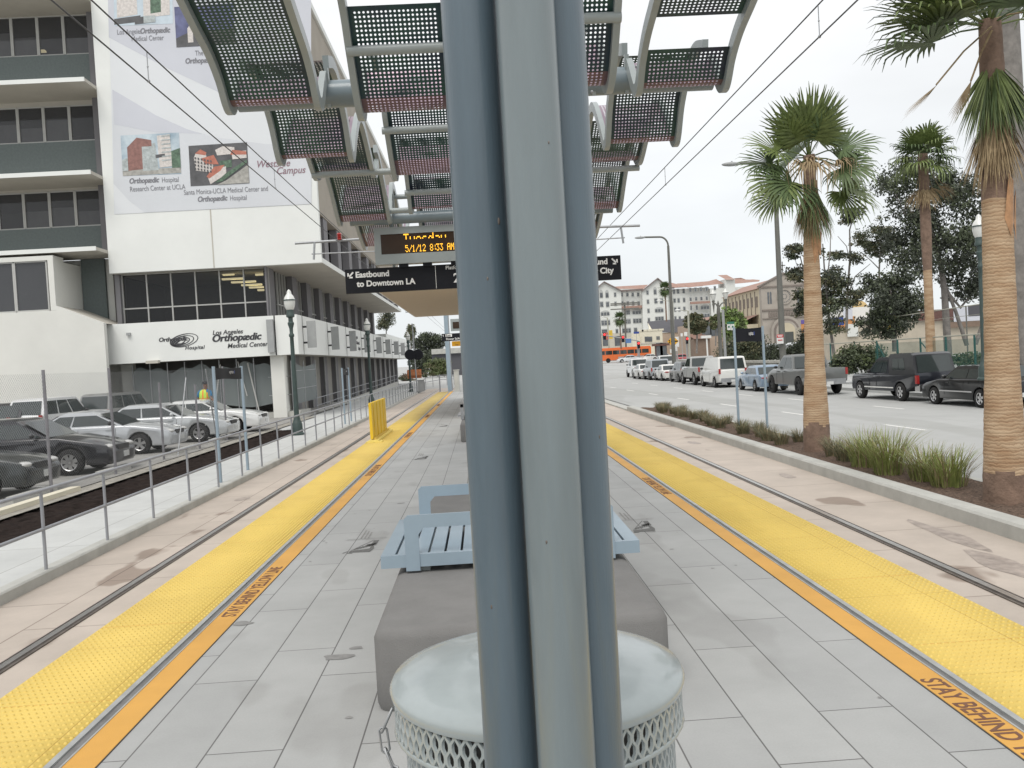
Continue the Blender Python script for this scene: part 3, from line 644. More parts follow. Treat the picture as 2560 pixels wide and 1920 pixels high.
# passenger display and wayfinding sign
ld = thing("passenger_display", (0, 12.9, 2.96), "grey cased electronic display with amber letters reading Tuesday 5/1/12 8:33 AM", "display")
MB().box(-1.45, 1.62, 12.9, 13.08, 2.965, 3.50).build("case", M_GREYP, ld)
for z0, z1_ in ((3.40, 3.50), (2.965, 3.11)): MB().box(-1.455, 1.625, 12.875, 12.9, z0, z1_).build("bezel", M_GREYP, ld)
for xa_, xb_ in ((-1.455, -1.36), (1.53, 1.625)): MB().box(xa_, xb_, 12.875, 12.9, 3.11, 3.40).build("bezel", M_GREYP, ld)
MB().box(-1.36, 1.53, 12.885, 12.899, 3.11, 3.40).build("screen", M_LEDB, ld)
FONT5 = {'5': "11110100001111000001000011000101110", '/': "00001000010001000100010001000010000", '1': "00100011000010000100001000010001110", '2': "01110100010000100010001000100011111", '8': "01110100011000101110100011000101110", ':': "00000001000010000000001000010000000", '3': "11111000100010000010000011000101110", 'A': "01110100011000111111100011000110001", 'M': "10001110111010110101100011000110001", ' ': "0" * 35,
         'T': "11111001000010000100001000010000100", 'u': "00000000001000110001100011001101101", 'e': "00000000000111010001111111000001110", 's': "00000000000111010000011100000111110", 'd': "00001000010110110011100011000101111", 'a': "00000000000111000001011111000101111", 'y': "00000000001000110001011110000101110"}
def dots(s, x, z, p, rows=(0, 7), sx=1.0):
    b = MB()
    for ch_ in s:
        g_ = FONT5[ch_]; wdt = 6 if ch_ not in ':/' else (4 if ch_ == ':' else 5)
        for r_ in range(*rows):
            for c_ in range(5):
                if g_[r_ * 5 + c_] == '1':
                    cx, cz = x + c_ * p * sx, z - r_ * p; b.box(cx - p * .40 * sx, cx + p * .40 * sx, 12.879, 12.884, cz - p * .38, cz + p * .38)
        x += wdt * p * sx
    return b
dots("5/1/12 8:33 AM", -1.005, 3.222, .0145, sx=.62).build("lettering", M_LED, ld)
dots("Tuesday", -1.02, 3.385, .021, rows=(0, 4), sx=.72).build("lettering", M_LED, ld)
for x in (-1.12, -.77, -.36): MB().box(x, x + .13, 12.9, 13.06, 2.915, 2.964).build("hanger", M_BLACK, ld)
sg = thing("direction_sign", (0, 13, 2.58), "long black hanging sign reading Eastbound to Downtown LA", "sign")
MB().box(-1.92, 2.15, 12.97, 13.05, 2.575, 2.93).build("panel", M_BLACK, sg)
MB().box(-.598, -.592, 12.966, 12.971, 2.585, 2.92).box(.80, .806, 12.966, 12.971, 2.585, 2.92).build("divider", M_TXT, sg)
fx, up = (1, 0, 0), (0, 0, 1)
def stext(s, x, z, size, bold=.004, **k): text(s, "lettering", M_TXT, sg, (x, 12.967, z), fx, up, size, bold, ext=.002, **k)
stext("Eastbound", -1.77, 2.805, .118, .0042); stext("to Downtown LA", -1.755, 2.67, .118, .0042)
stext("Platform", -.445, 2.855, .075, .001); stext("2", -.338, 2.66, .19, .004); stext("1", .92, 2.66, .19, .004)
stext("Westbound", 1.955, 2.81, .118, .0042, align='RIGHT'); stext("to Culver City", 2.035, 2.675, .118, .0042, align='RIGHT')
def arrow(x, z, s, fl):
    b = MB(); q = .022
    b.bar((x + fl * s, 12.966, z + s), (x, 12.966, z), .002, q, up=(0, 1, 0)); b.bar((x - fl * .0, 12.966, z - .002), (x, 12.966, z + s * .85), .002, q); b.bar((x, 12.966, z), (x + fl * s * .85, 12.966, z), .002, q)
    b2_ = MB(); Wd = .011
    def strip(p0, p1):
        d = Vector((p1[0] - p0[0], p1[1] - p0[1])); d.normalize(); n_ = Vector((-d.y, d.x)) * Wd
        b2_.xz([(p0[0] + n_.x, p0[1] + n_.y), (p0[0] - n_.x, p0[1] - n_.y), (p1[0] - n_.x, p1[1] - n_.y), (p1[0] + n_.x, p1[1] + n_.y)], 12.9655, 12.9705)
    strip((x, z), (x + fl * s, z + s)); strip((x, z - Wd), (x, z + s * .85)); strip((x - fl * Wd, z), (x + fl * s * .85, z))
    b2_.build("arrow", M_TXT, sg, fix=False)
arrow(-1.875, 2.81, .075, 1); arrow(2.095, 2.81, .075, -1)
for x in (-1.2, 1.4): MB().bar((x, 13.01, 2.93), (x, 13.01, 3.7), .04, .04).build("hanger", M_GREYP, sg)
# yellow folding barrier on the platform edge
yb = thing("gap_barrier", (-2.2, 17.3, 0), "upright ribbed yellow plastic barrier standing on the left platform edge", "barrier")
b = MB(); n = 9
for i in range(n):
    y0 = 17.35 + i * (2.55 / n); b.box(-2.27, -2.215 + (.012 if i % 2 else 0), y0, y0 + 2.55 / n - .012, .07, .78)
b.build("panel", mat("barrier_yellow", (.70, .47, .02), .5, nv=.15, ns=5, stretch=(1, 1, .3)), yb)
MB().box(-2.30, -2.10, 17.2, 20.0, .006, .05).box(-2.34, -2.02, 17.15, 17.42, .006, .03).build("foot", mat("barrier_foot", (.72, .58, .16), .6, nv=.2, ns=20), yb)
tb = MB()
for i in range(16): tb.box(-2.205, -2.16, 17.4 + i * .16, 17.48 + i * .16, .05, .085)
tb.build("foot_teeth", M_YEL, yb)
# ------------------------------------------------------------ left side: railings, fence, banners, lamps
def railing(name, label, pts, zb, zt, zm, step, mt, r=.024, rp=.022):
    t = thing(name, pts[0], label, "railing")
    P = [Vector(p) for p in pts]
    MB().tube([p + Vector((0, 0, zt)) for p in P], r, 10).build("top_pipe", mt, t, 60)
    MB().tube([p + Vector((0, 0, zm)) for p in P], r * .9, 10).build("middle_pipe", mt, t, 60)
    for a, b in zip(P[:-1], P[1:]):
        n = max(1, int(round((b - a).length / step)))
        for i in range(n + 1):
            if i == n and b is not P[-1] and (b - P[-1]).length > .01: continue
            q = a.lerp(b, i / n); MB().tube([q + Vector((0, 0, zb)), q + Vector((0, 0, zt))], rp, 8).build("post", mt, t, 60)
    return t
railing("pipe_railing", "long grey two-pipe railing on the kerb along the left track", [(-5.665, 3.95, 0), (-5.665, 75.3, 0)], ZW, .155, -.335, 1.83, M_RAILP)
a, b = XP(lp(795, 1225), -9.3), XP(lp(1625, 985), -9.3)
railing("pipe_railing", "thin grey ramp railing in front of the hospital ground floor", [(a.x, a.y, a.z), (b.x, b.y, b.z)], -.75, 0, -.42, 2.4, M_RAILP, .022, .018)
struct("ramp", MB().yz([(a.y, -.9), (b.y, -.9), (b.y, b.z - .72), (a.y, a.z - .72)], -9.4, -9.2), M_CONC)
pa = [W(f3(430, 1290), 84), W(f3(480, 1240), 84), W(f3(745, 1195), 86), W(f3(1010, 1180), 88)]
railing("pipe_railing", "far bent grey railing beyond the end of the left yellow strip", [(p.x, p.y, p.z) for p in pa], -1.0, 0, -.42, 1.2, M_RAILP, .03, .025)
gp = thing("end_gate_post", (-3.83, 79, ZT), "thin grey gate post at the far end of the left track", "post")
MB().tube([(-3.83, 79, ZT), (-3.83, 79, .45)], .06, 8).ball((-3.83, 79, .48), .07).build("post", M_RAILP, gp, 60)
cab = tag(MB().box(-5.7, -5.15, 77.5, 78.2, ZW, .15).box(-5.75, -5.1, 77.45, 78.25, .15, .2).box(-5.1, -5.09, 77.6, 78.1, ZW + .15, .05).build("signal_cabinet", M_POLEG), "small grey cabinet standing at the far end of the kerb railing", "cabinet")

# chain link fence
cf = thing("chain_fence", (-9.2, 18.7, -.82), "chain link fence with grey posts between parking lot and soil strip", "fence")
for y, tp, dx in ((12.2, 1.83, 0), (15.4, 1.83, 0), (18.75, 1.82, 0), (22.0, 1.84, 0), (25.3, 1.4, 0), (28.4, 1.27, .03), (31.5, 1.83, .0)):
    MB().tube([(-9.2 + dx, y, -.9), (-9.2, y, tp)], .034, 10).build("post", mat("fence_post", (.24, .235, .25), .6, .3, nv=.15, ns=9) if "fence_post" not in MATS else MATS["fence_post"], cf, 60)
MB().tube([(-9.2, 26.4, -.9), (-9.2, 27.6, 1.5)], .02, 6).tube([(-9.2, 29.6, 1.75), (-9.2, 30.4, -.9)], .02, 6).build("brace", M_STEEL, cf, 60)
Vn = []; Fn = []
def ribbon(p, q, wd=.0022):
    d = Vector(q) - Vector(p); n_ = Vector((0, -d.z, d.y)).normalized() * wd; k = len(Vn)
    Vn.extend([tuple(Vector(p) - n_), tuple(Vector(p) + n_), tuple(Vector(q) + n_), tuple(Vector(q) - n_)]); Fn.append((k, k + 1, k + 2, k + 3))
hgt, sp_ = 2.5, .078
for i in range(int((31.5 - 10 + hgt) / sp_)):
    y0 = 10 - hgt + i * sp_
    for s in (1, -1):
        ya, yb_ = (y0, y0 + hgt) if s == 1 else (y0 + hgt, y0); za, zb_ = -.76, -.76 + hgt
        pts = []
        lo, hi = 10, 31.5
        t0, t1 = 0, 1
        for L_ in ((lo - ya) / (yb_ - ya), (hi - ya) / (yb_ - ya)): pass
        ts = sorted(((lo - ya) / (yb_ - ya), (hi - ya) / (yb_ - ya))); t0 = max(0, ts[0]); t1 = min(1, ts[1])
        if t1 - t0 > .02: ribbon((-9.2 + s * .002, ya + (yb_ - ya) * t0, za + hgt * t0), (-9.2 + s * .002, ya + (yb_ - ya) * t1, za + hgt * t1))
quads_obj("mesh_wire", np.array(Vn), np.array(Fn), M_STEEL, None, cf)
struct("lot_kerb", MB().box(-9.02, -8.8, 8, 19.2, -.86, -.72), M_CREAM)
def wheelstop(x, y, label):
    o = MB().xz([(x - .09, -.80), (x - .06, -.66), (x + .06, -.66), (x + .09, -.80)], y - .9, y + .9).build("wheel_stop", M_CONC); tag(o, label, "wheel stop", "concrete wheel stops in the lot")
for y, l in ((18.4, "pale concrete wheel stop ahead of the cut-off dark car's nose"), (22.4, "pale concrete wheel stop ahead of the black sedan"), (27.6, "pale concrete wheel stop ahead of the silver two-door car"), (31.2, "pale concrete wheel stop ahead of the second silver sedan")): wheelstop(-9.42, y, l)

def banner(p0, p1, top, bh, base, name_l, flip=1):
    p0 = Vector((*p0, 0)); p1 = Vector((*p1, 0)); d = (p1 - p0); ln = d.length; d.normalize(); n_ = Vector((d.y, -d.x, 0)) * flip
    t = thing("banner_sign", (p0.x, p0.y, base), name_l, "banner", "black banners on pale blue posts")
    for p in (p0, p1): MB().tube([(p.x, p.y, base), (p.x, p.y, top)], .036, 12).build("post", M_BLUEL, t, 60)
    b = MB(); k = 10
    for j in range(2):
        for i in range(k + 1):
            f = i / k; q = p0 + d * (.05 + f * (ln - .1)) + n_ * (.012 * math.sin(f * 9)); b.v.append((q.x, q.y, (top - .03 - .02 * math.sin(f * math.pi)) if j else (top - bh + .015 * math.sin(f * 5))))
    for i in range(k): b.f.append((i, i + 1, k + 2 + i, k + 1 + i)); b.m.append(0)
    b.build("cloth", M_BLACK, t, 180)
    m = MB(); c = p0 + d * (ln * (.60 if flip > 0 else .6)) + n_ * .03; zc = top - bh * .48
    def patch(u0, u1, v0, v1, mi):
        m.face([(c + d * u0) + Vector((0, 0, zc + v0)), (c + d * u1) + Vector((0, 0, zc + v0)), (c + d * u1) + Vector((0, 0, zc + v1)), (c + d * u0) + Vector((0, 0, zc + v1))], mi)
    u = -.115 * ln
    for wd, h0, h1 in ((.02, -.03, .03), (.012, -.03, .015), (.02, -.06, .03), (.014, -.03, .05), (.018, -.03, .035), (.012, -.03, .05), (.02, -.045, .03), (.014, -.03, .03)):
        w_ = wd * ln * 1.0; s_ = bh / .4
        patch(u, u + w_ * .45, h0 * s_, h1 * s_, 0); patch(u, u + w_, -.03 * s_, -.018 * s_, 0); patch(u, u + w_, .014 * s_, .026 * s_, 0); u += w_ * 1.25
    patch(u + .01 * ln, u + .035 * ln, -.04 * bh / .4, .055 * bh / .4, 1)
    m.build("lettering", [M_TXT, M_SIGNB], t, fix=False)
    return t
banner((-5.86, 19.4), (-5.86, 21.64), 1.70, .30, ZW, "black banner on two pale blue posts beside the left railing", 1)
banner((7.08, 24.2), (7.98, 24.5), 2.03, .42, -.86, "black banner on two pale blue posts in the planter by the palm", 1)
banner((-5.95, 37.6), (-5.95, 39.4), 1.55, .32, ZW, "small distant black banner on pale posts in front of hospital side", 1)

def lamp(loc, label, hs=1.0, group="acorn street lamps"):
    x, y, z = loc; t = thing("street_lamp", loc, label, "street lamp", group)
    MB().lathe([(.24, 0), (.24, .06), (.20, .10), (.19, .42), (.16, .48), (.12, .60), (.10, .75)], (x, y, z), 12).build("base", M_GRNP, t, 35)
    MB().lathe([(.095, .70), (.075, 3.2), (.07, 3.62), (.10, 3.66), (.10, 3.72), (.065, 3.78), (.07, 3.95), (.115, 4.10), (.12, 4.16), (.085, 4.2), (.085, 4.34), (.15, 4.38), (.155, 4.46), (.13, 4.5), (.13, 4.64)], (x, y, z), 14).build("pole", M_GRNP, t, 40)
    MB().lathe([(.13, 4.64), (.17, 4.72), (.20, 4.86), (.205, 4.98)], (x, y, z), 18).build("globe", M_GLOBE, t, 60)
    MB().lathe([(.225, 4.975), (.225, 5.0), (.20, 5.02)], (x, y, z), 18).build("ring", M_GRNP, t, 60)
    MB().lathe([(.205, 5.02), (.17, 5.12), (.11, 5.20), (.09, 5.22), (.08, 5.30), (.05, 5.36), (.0, 5.40)], (x, y, z), 18).build("cap", M_GLOBE, t, 60)
    return t
L1 = lamp((-6.94, 32.7, ZW), "nearest green street lamp with frosted acorn globe beside the soil strip")
dup(L1, (-6.85, 54, ZW), label="second green acorn street lamp in front of the hospital side wall")
dup(L1, (-6.45, 79, ZW), label="farthest small acorn street lamp beside the black crossing signal")
dup(L1, (16.37, 28, -.05), label="green acorn street lamp half hidden behind the nearest palm trunk")
# crossing flasher
xs_ = thing("crossing_signal", (-6.0, 77, ZW), "tall thin pole with two round black crossing lights facing away", "signal")
for s in (0,):
    c = W(f3(262, 800), 77)
    MB().tube([(c.x + .1, 77, ZW), (c.x, 77, c.z + 2.7)], .06, 10).build("pole", M_STEEL, xs_, 60)
    for px in (190, 338):
        q = W(f3(px, 805), 77); MB().lathe([(.0, -.06), (.45, -.05), (.47, 0), (.45, .05), (.2, .10), (.0, .12)], (q.x, 76.9, q.z), 24, ax='y').build("target_disc", M_BLACK, xs_, 40)
    MB().box(c.x - .9, c.x + .9, 77.0, 77.06, c.z - .04, c.z + .04).build("crossarm", M_STEEL, xs_)
# far platform end column, exit sign, yellow notice, block wall
ec = thing("end_column", (-1.76, 47.2, 0), "pale blue square column at the far end of the platform", "column")
MB().box(-1.87, -1.66, 47.1, 47.3, -.2, 4.6).build("shaft", M_BLUEL, ec)
es = thing("exit_sign", (-1.7, 40, 2.5), "small black hanging sign reading Exit Flower St", "sign")
MB().box(-1.73, .6, 39.98, 40.05, 2.50, 2.84).build("panel", M_BLACK, es)
MB().box(-1.55, -1.26, 39.965, 39.979, 2.69, 2.82).build("exit_plate", M_TXT, es)
text("Exit", "lettering", M_TXTD, es, (-1.535, 39.962, 2.705), fx, up, .14, .003, ext=.001); text("Flower St/Adams", "lettering", M_TXT, es, (-1.54, 39.975, 2.55), fx, up, .13, .002, ext=.001)
text("↑", "lettering", M_TXT, es, (-1.70, 39.975, 2.71), fx, up, .12, .003, ext=.001)
yn = thing("yellow_notice", (-1.2, 40.5, 2.2), "yellow notice board hanging below the black exit sign", "notice")
MB().box(-1.3, -.3, 40.48, 40.52, 2.26, 2.49).build("panel", M_WARN, yn)
text("Use", "lettering", M_BROWN, yn, (-1.16, 40.478, 2.30), fx, up, .10, .001, ext=.001)
d2 = thing("passenger_display", (-.6, 40.2, 3), "distant grey display case hanging above the exit sign", "display")
MB().box(-1.30, .8, 40.15, 40.3, 2.95, 3.50).build("case", M_GREYP, d2); MB().box(-1.2, .7, 40.135, 40.15, 3.06, 3.36).build("screen", M_LEDB, d2)
tag(MB().box(-1.45, -1.2, 45.4, 46.3, 0, 1.1).box(-1.48, -1.17, 45.38, 46.32, 1.1, 1.14).build("end_wall", M_CONC), "low pale concrete wall end at the far end of the platform", "wall")

# ------------------------------------------------------------ overhead line
wires = []
def wire(x, z, label, ys=(-8, 120), r=.009):
    o = MB().tube([(x, ys[0] + i * 2.0, z + .25 * math.cos((ys[0] + i * 2) / 25 * 2 * math.pi) * (1 if 'mess' in label else 0)) for i in range(int((ys[1] - ys[0]) / 2))], r, 5).build("overhead_wire", mat("wire_dark", (.05, .05, .052), .5) if "wire_dark" not in MATS else MATS["wire_dark"], None, 60)
    tag(o, label, "wire", "tram wires")
wire(-3.64, 4.905, "lower overhead contact wire above the left track"); wire(-3.62, 5.235, "upper overhead wire above the left track")
wire(4.04, 4.93, "lower overhead contact wire above the right track"); wire(4.04, 5.285, "upper overhead wire above the right track")
dr = MB()
for x, zz, ys in ((-3.63, (4.905, 5.235), (10.3, 16.5, 31)), (4.04, (4.93, 5.285), (9.9, 18.2, 33))):
    for y in ys:
        o = MB().tube([(x, y, zz[0]), (x, y, zz[1])], .006, 5).ball((x, y, zz[0]), .02, 6).ball((x, y, (zz[0] + zz[1]) / 2), .012, 6).build("wire_dropper", M_STEEL, None, 60)
        tag(o, "thin dropper joining the two overhead wires", "dropper", "overhead wire droppers")
op = thing("overhead_pole", (.1, 25.6, 0), "overhead line pole behind the column with side arms over both tracks", "pole")
MB().tube([(.1, 25.6, 0), (.1, 25.6, 6.6)], .12, 14).build("mast", M_BLUEL, op, 60)
for s, xe in ((-1, -5.05), (1, 4.75)):
    MB().tube([(.1, 25.3, 5.22), (xe, 25, 5.10)], .036, 10).tube([(xe - s * .55, 25, 5.10), (xe - s * .5, 25, 4.62)], .03, 8).tube([(xe - s * .45, 25, 4.78), (.1, 25.4, 4.78)], .018, 8).build("side_arm", M_STEEL, op, 60)
    MB().lathe([(.05, -.1), (.08, -.06), (.05, -.03), (.08, 0), (.05, .03), (.08, .06), (.05, .1)], (xe - s * 1.25, 25.02, 5.23), 10).build("insulator", M_REDL if s < 0 else M_POLEG, op, 40)
op2 = thing("overhead_pole", (-1.75, 47.6, 0), "distant thin overhead arm above the far platform end", "pole")
MB().tube([(-1.7, 48, 0), (-1.7, 48, 6)], .07, 8).tube([(-1.7, 48, 5.0), (-4.6, 48, 4.9)], .03, 8).tube([(-4.0, 48, 4.9), (-3.95, 48, 4.4), (-1.7, 48, 4.5)], .025, 8).build("side_arm", M_STEEL, op2, 60)

# ------------------------------------------------------------ cars
def off2(poly, d):
    n = len(poly); o = []
    for i in range(n):
        a = Vector(poly[i - 1]); b = Vector(poly[i]); c = Vector(poly[(i + 1) % n])
        e1 = (b - a).normalized(); e2 = (c - b).normalized(); n1 = Vector((-e1.y, e1.x)); n2 = Vector((-e2.y, e2.x)); m = (n1 + n2)
        if m.length < .3: m = n1
        m.normalize(); k = 1 / max(.5, m.dot(n1)); o.append(tuple(b + m * d * k))
    return o
PAINT = {}
def paint(col, metallic=.3):
    k = (col, metallic)
    if k not in PAINT: PAINT[k] = mat("car_paint", col, .28, metallic, nv=.05, ns=1.5, coat=.8)
    return PAINT[k]
CARN = {}
def car(name, label, cat, loc, rz, col, kind='sedan', L_=4.7, W_=1.8, H_=1.45, wb=2.7, fo=.95, r=.32, belt=.93, cl=.22, group=None, rim=None, hood=None, gh=None, metallic=.35, detail=True, tail=None, trimstrip=False, bumper=None):
    pm = paint(col, metallic); t = thing(name, (0, 0, 0), label, cat, group); hl = L_ / 2
    yf = hl - fo; yr = yf - wb; ar = r + .055
    if kind in ('sedan', 'coupe', 'hatch'):
        top = [(hl - .06, cl), (hl, .42), (hl - .01, .58), (hl - .10, .70), (hl - .45, .80), (hl - 1.25, belt)] if not hood else hood
        top = top + [(-hl + .95, belt + .03), (-hl + .25, belt + .0), (-hl + .03, belt - .10), (-hl, .55), (-hl + .02, .42), (-hl + .10, cl + .04)]
    elif kind in ('suv', 'van'):
        top = [(hl - .08, cl), (hl, .5), (hl - .02, .72), (hl - .12, .86), (hl - .4, .96), (hl - 1.1, belt), (-hl + .1, belt + .03), (-hl + .02, belt - .05), (-hl, .62), (-hl + .02, .45), (-hl + .1, cl + .05)]
    else:
        top = [(hl - .08, cl), (hl, .5), (hl - .02, .75), (hl - .10, .95), (hl - .35, 1.04), (hl - 1.2, belt), (-hl + .02, belt + .02), (-hl, belt - .03), (-hl + .0, .72), (-hl + .05, .62), (-hl + .3, cl + .2)]
    def arch(yc):
        pts = []; a0 = math.asin(min(.99, max(-.9, (cl + .02 - r) / ar)))
        for i in range(11):
            a = math.pi - a0 - (math.pi - 2 * a0) * i / 10; pts.append((yc + ar * math.cos(a), r + ar * math.sin(a)))
        return pts
    poly = top + arch(yr) + arch(yf)                     # goes front -> roofline -> rear -> underside with arches
    n = len(poly)
    def hw(y): return W_ / 2 * (1 - .13 * abs(y / hl) ** 5)
    area = sum(poly[i][0] * poly[(i + 1) % n][1] - poly[(i + 1) % n][0] * poly[i][1] for i in range(n))
    sgn = 1 if area > 0 else -1
    in1 = off2(poly, .015 * sgn); in2 = off2(poly, .055 * sgn)
    b = MB(); rings = [(-1, in2, 1.0), (-1, in1, .975), (-1, poly, .93), (0, poly, 0), (1, poly, .93), (1, in1, .975), (1, in2, 1.0)]
    for s, pl, f in rings:
        for y, z in pl: b.v.append((s * hw(y) * f, y, z + (.03 if s == 0 and z > .7 else 0)))
    na = len(top)
    for k in range(len(rings) - 1):
        for i in range(n):
            j = (i + 1) % n; b.f.append((k * n + i, k * n + j, (k + 1) * n + j, (k + 1) * n + i)); b.m.append(1 if (i >= na - 1 and k in (2, 3)) else 0)
    b.f.append(tuple(range(n))); b.m.append(0); b.f.append(tuple(range(6 * n, 7 * n))); b.m.append(0)
    b.build("body", [pm, M_TRIM], t, 32)
    # greenhouse(s)
    shells = gh if gh else [dict(yb=(hl - 1.35, -hl + .75), yt=(hl - 2.15, -hl + 1.45), split=(.5,))]
    for sh in shells:
        z0 = belt - .03; z1 = sh.get('H', H_); ybf, ybr = sh['yb']; ytf, ytr = sh['yt']; smt = paint(*sh['paint']) if 'paint' in sh else pm
        wb_ = W_ / 2 * sh.get('wb', .93); wt = W_ / 2 * sh.get('wt', .76)
        def hx(z): return wb_ + (wt - wb_) * (z - z0) / (z1 - z0)
        pr = [(ybf, z0), (ytf + (ybf - ytf) * .10, z1 - .09), (ytf - .06, z1 - .015), (ytr + .10, z1 - .005), (ytr + (ybr - ytr) * .12, z1 - .08), (ybr, z0)]
        g_ = MB(); k = len(pr)
        for s in (-1, 1):
            for y, z in pr: g_.v.append((s * hx(z), y, z))
        for y, z in pr: g_.v.append((-hx(z) * .75, y, z + .022 * (z > z0 + .1)))
        for y, z in pr: g_.v.append((hx(z) * .75, y, z + .022 * (z > z0 + .1)))
        for i in range(k - 1):
            for a_, c_ in ((0, 2), (2, 3), (3, 1)): g_.f.append((a_ * k + i, a_ * k + i + 1, c_ * k + i + 1, c_ * k + i)); g_.m.append(0)
        g_.f.append(tuple(range(k))); g_.m.append(0); g_.f.append(tuple(range(k, 2 * k))); g_.m.append(0)
        g_.build("cabin", smt, t, 28)
        zl, zh = z0 + .07, z1 - .12; e = .006
        def yat(z, front):
            (y0, y1) = (ybf, ytf) if front else (ybr, ytr); return y0 + (y1 - y0) * (z - z0) / (z1 - z0)
        cuts = [0] + list(sh.get('split', (.5,))) + [1]; pad = sh.get('pad', (0, 1)); dz_ = sh.get('dz', 0)
        if sh.get('side', True):
            for s in (-1, 1):
                for a_, c_ in zip(cuts[:-1], cuts[1:]):
                    def P(fr, z):
                        yA = yat(z, True) - .10; yB = yat(z, False) + .10; fr = pad[0] + (pad[1] - pad[0]) * fr; z = z + (dz_ if z < (zl + zh) / 2 else -dz_ * .6); return (s * (hx(z) + e), yA + (yB - yA) * fr, z)
                    m_ = .012; q = [P(a_ + m_, zl), P(c_ - m_, zl), P(c_ - m_, zh), P(a_ + m_, zh)]
                    MB().face(q).build("window", M_GLASS, t, fix=False)
        nrm = Vector((0, z1 - z0, ybf - ytf)).normalized() * e * 2
        if sh.get('front', True):
            zl2, zh2 = z0 + .04, z1 - .10
            MB().face([Vector((s_ * hx(z) * .90, yat(z, True) , z)) + nrm * 2.2 for s_, z in ((-1, zl2), (1, zl2), (1, zh2), (-1, zh2))]).build("windscreen", M_GLASS, t, fix=False)
        if sh.get('rear', True):
            n2 = Vector((0, -(z1 - z0), ytr - ybr)).normalized() * e * 2; zl2, zh2 = z0 + sh.get('rz', .06), z1 - .12
            MB().face([Vector((s_ * hx(z) * .86, yat(z, False), z)) + n2 * 2.5 for s_, z in ((-1, zl2), (1, zl2), (1, zh2), (-1, zh2))]).build("rear_window", M_GLASS, t, fix=False)
    # wheels
    for s in (-1, 1):
        for y in (yf, yr):
            x = s * (W_ / 2 - .115); tw = .11
            prof = [(r * .62, -tw), (r * .9, -tw), (r * .985, -tw * .75), (r, -tw * .4), (r, tw * .4), (r * .985, tw * .75), (r * .9, tw), (r * .62, tw)]
            wh = MB().lathe(prof, (x, y, r), 22, ax='x', cap=False).build("wheel", M_TYRE, t, 50)
            rm = MB(); xo = s * tw * .72; rr = r * .64
            rm.lathe([(rr * .90, s * tw * .80), (rr * 1.03, s * tw * .96), (rr * 1.04, s * tw * .9)], (x, y, r), 22, ax='x', mi=1, cap=False); rm.lathe([(rr * .86, s * tw * .55), (rr, s * tw * .88), (rr * 1.0, s * tw * .5), (rr * .8, s * tw * .2), (0, s * tw * .2)], (x, y, r), 22, ax='x', mi=0, cap=False)
            if detail:
                ns_ = 7 if 'seven' in label else 5
                for i in range(ns_):
                    a = 2 * math.pi * i / ns_ + .3; d0 = Vector((0, math.cos(a), math.sin(a))); sd = Vector((0, -math.sin(a), math.cos(a)))
                    c0 = Vector((x + xo, y, r)); rm.add([c0 + d0 * rr * .12 - sd * rr * .16, c0 + d0 * rr * .12 + sd * rr * .16, c0 + d0 * rr * .95 + sd * rr * .27, c0 + d0 * rr * .95 - sd * rr * .27], [(0, 1, 2, 3)], 1)
                rm.lathe([(rr * .22, s * tw * .78), (0, s * tw * .82)], (x, y, r), 12, ax='x', mi=1)
            else: rm.lathe([(rr * .97, s * tw * .6), (0, s * tw * .75)], (x, y, r), 14, ax='x', mi=1, cap=False)
            rm.build("rim", [M_RIMD, rim or M_RIM], wh, 50, fix=False)
    # lamps, bumpers, plates, mirrors, seams
    zh_ = {'sedan': .66, 'coupe': .66, 'hatch': .66, 'suv': .80, 'van': .80, 'pickup': .88}[kind]
    for s in (-1, 1):
        MB().ball((s * hw(hl) * .74, hl - .15, zh_), (.20, .16, .075), 14).build("headlight", M_CLRL, t, 60)
        tz = {'sedan': .74, 'coupe': .74, 'hatch': .8, 'suv': .95, 'van': .95, 'pickup': .95}[kind] if tail is None else tail
        if kind in ('sedan', 'coupe', 'hatch'): MB().ball((s * hw(-hl) * .72, -hl + .10, tz), (.24, .13, .075), 12).build("tail_light", M_REDL, t, 60)
        else: MB().box(s * hw(-hl) * .97 - .07, s * hw(-hl) * .97 + .045, -hl - .012, -hl + .10, tz - .18, tz + .14).build("tail_light", M_REDL, t)
        MB().ball((s * (W_ / 2 + .07), shells[0]['yb'][0] - .38, belt + .10), (.10, .06, .07), 10).build("mirror", M_TRIM if kind != 'sedan' else pm, t, 60)
    bm_ = bumper or (pm if kind in ('sedan', 'coupe', 'hatch') else M_TRIM)
    for s, yy in ((1, hl), (-1, -hl)):
        q = [(-hw(hl) * .98, yy - s * .22), (-hw(hl) * .9, yy + s * .0), (-hw(hl) * .5, yy + s * .055), (hw(hl) * .5, yy + s * .055), (hw(hl) * .9, yy), (hw(hl) * .98, yy - s * .22)]
        MB().xy(q, max(.28, cl + .04), max(.50, cl + .30)).build("bumper", bm_, t, 30)
        MB().box(-.16, .16, yy + s * .05 - .012 + (s * .012), yy + s * .05 + .012 + (s * .012), (.36 if kind != 'pickup' else .5), (.50 if kind != 'pickup' else .64)).build("number_plate", M_PLATE, t)
    gz = zh_ - .03
    MB().box(-hw(hl) * .42, hw(hl) * .42, hl - .06, hl + .012, gz - .07, gz + .055).build("grille", M_TRIM, t)
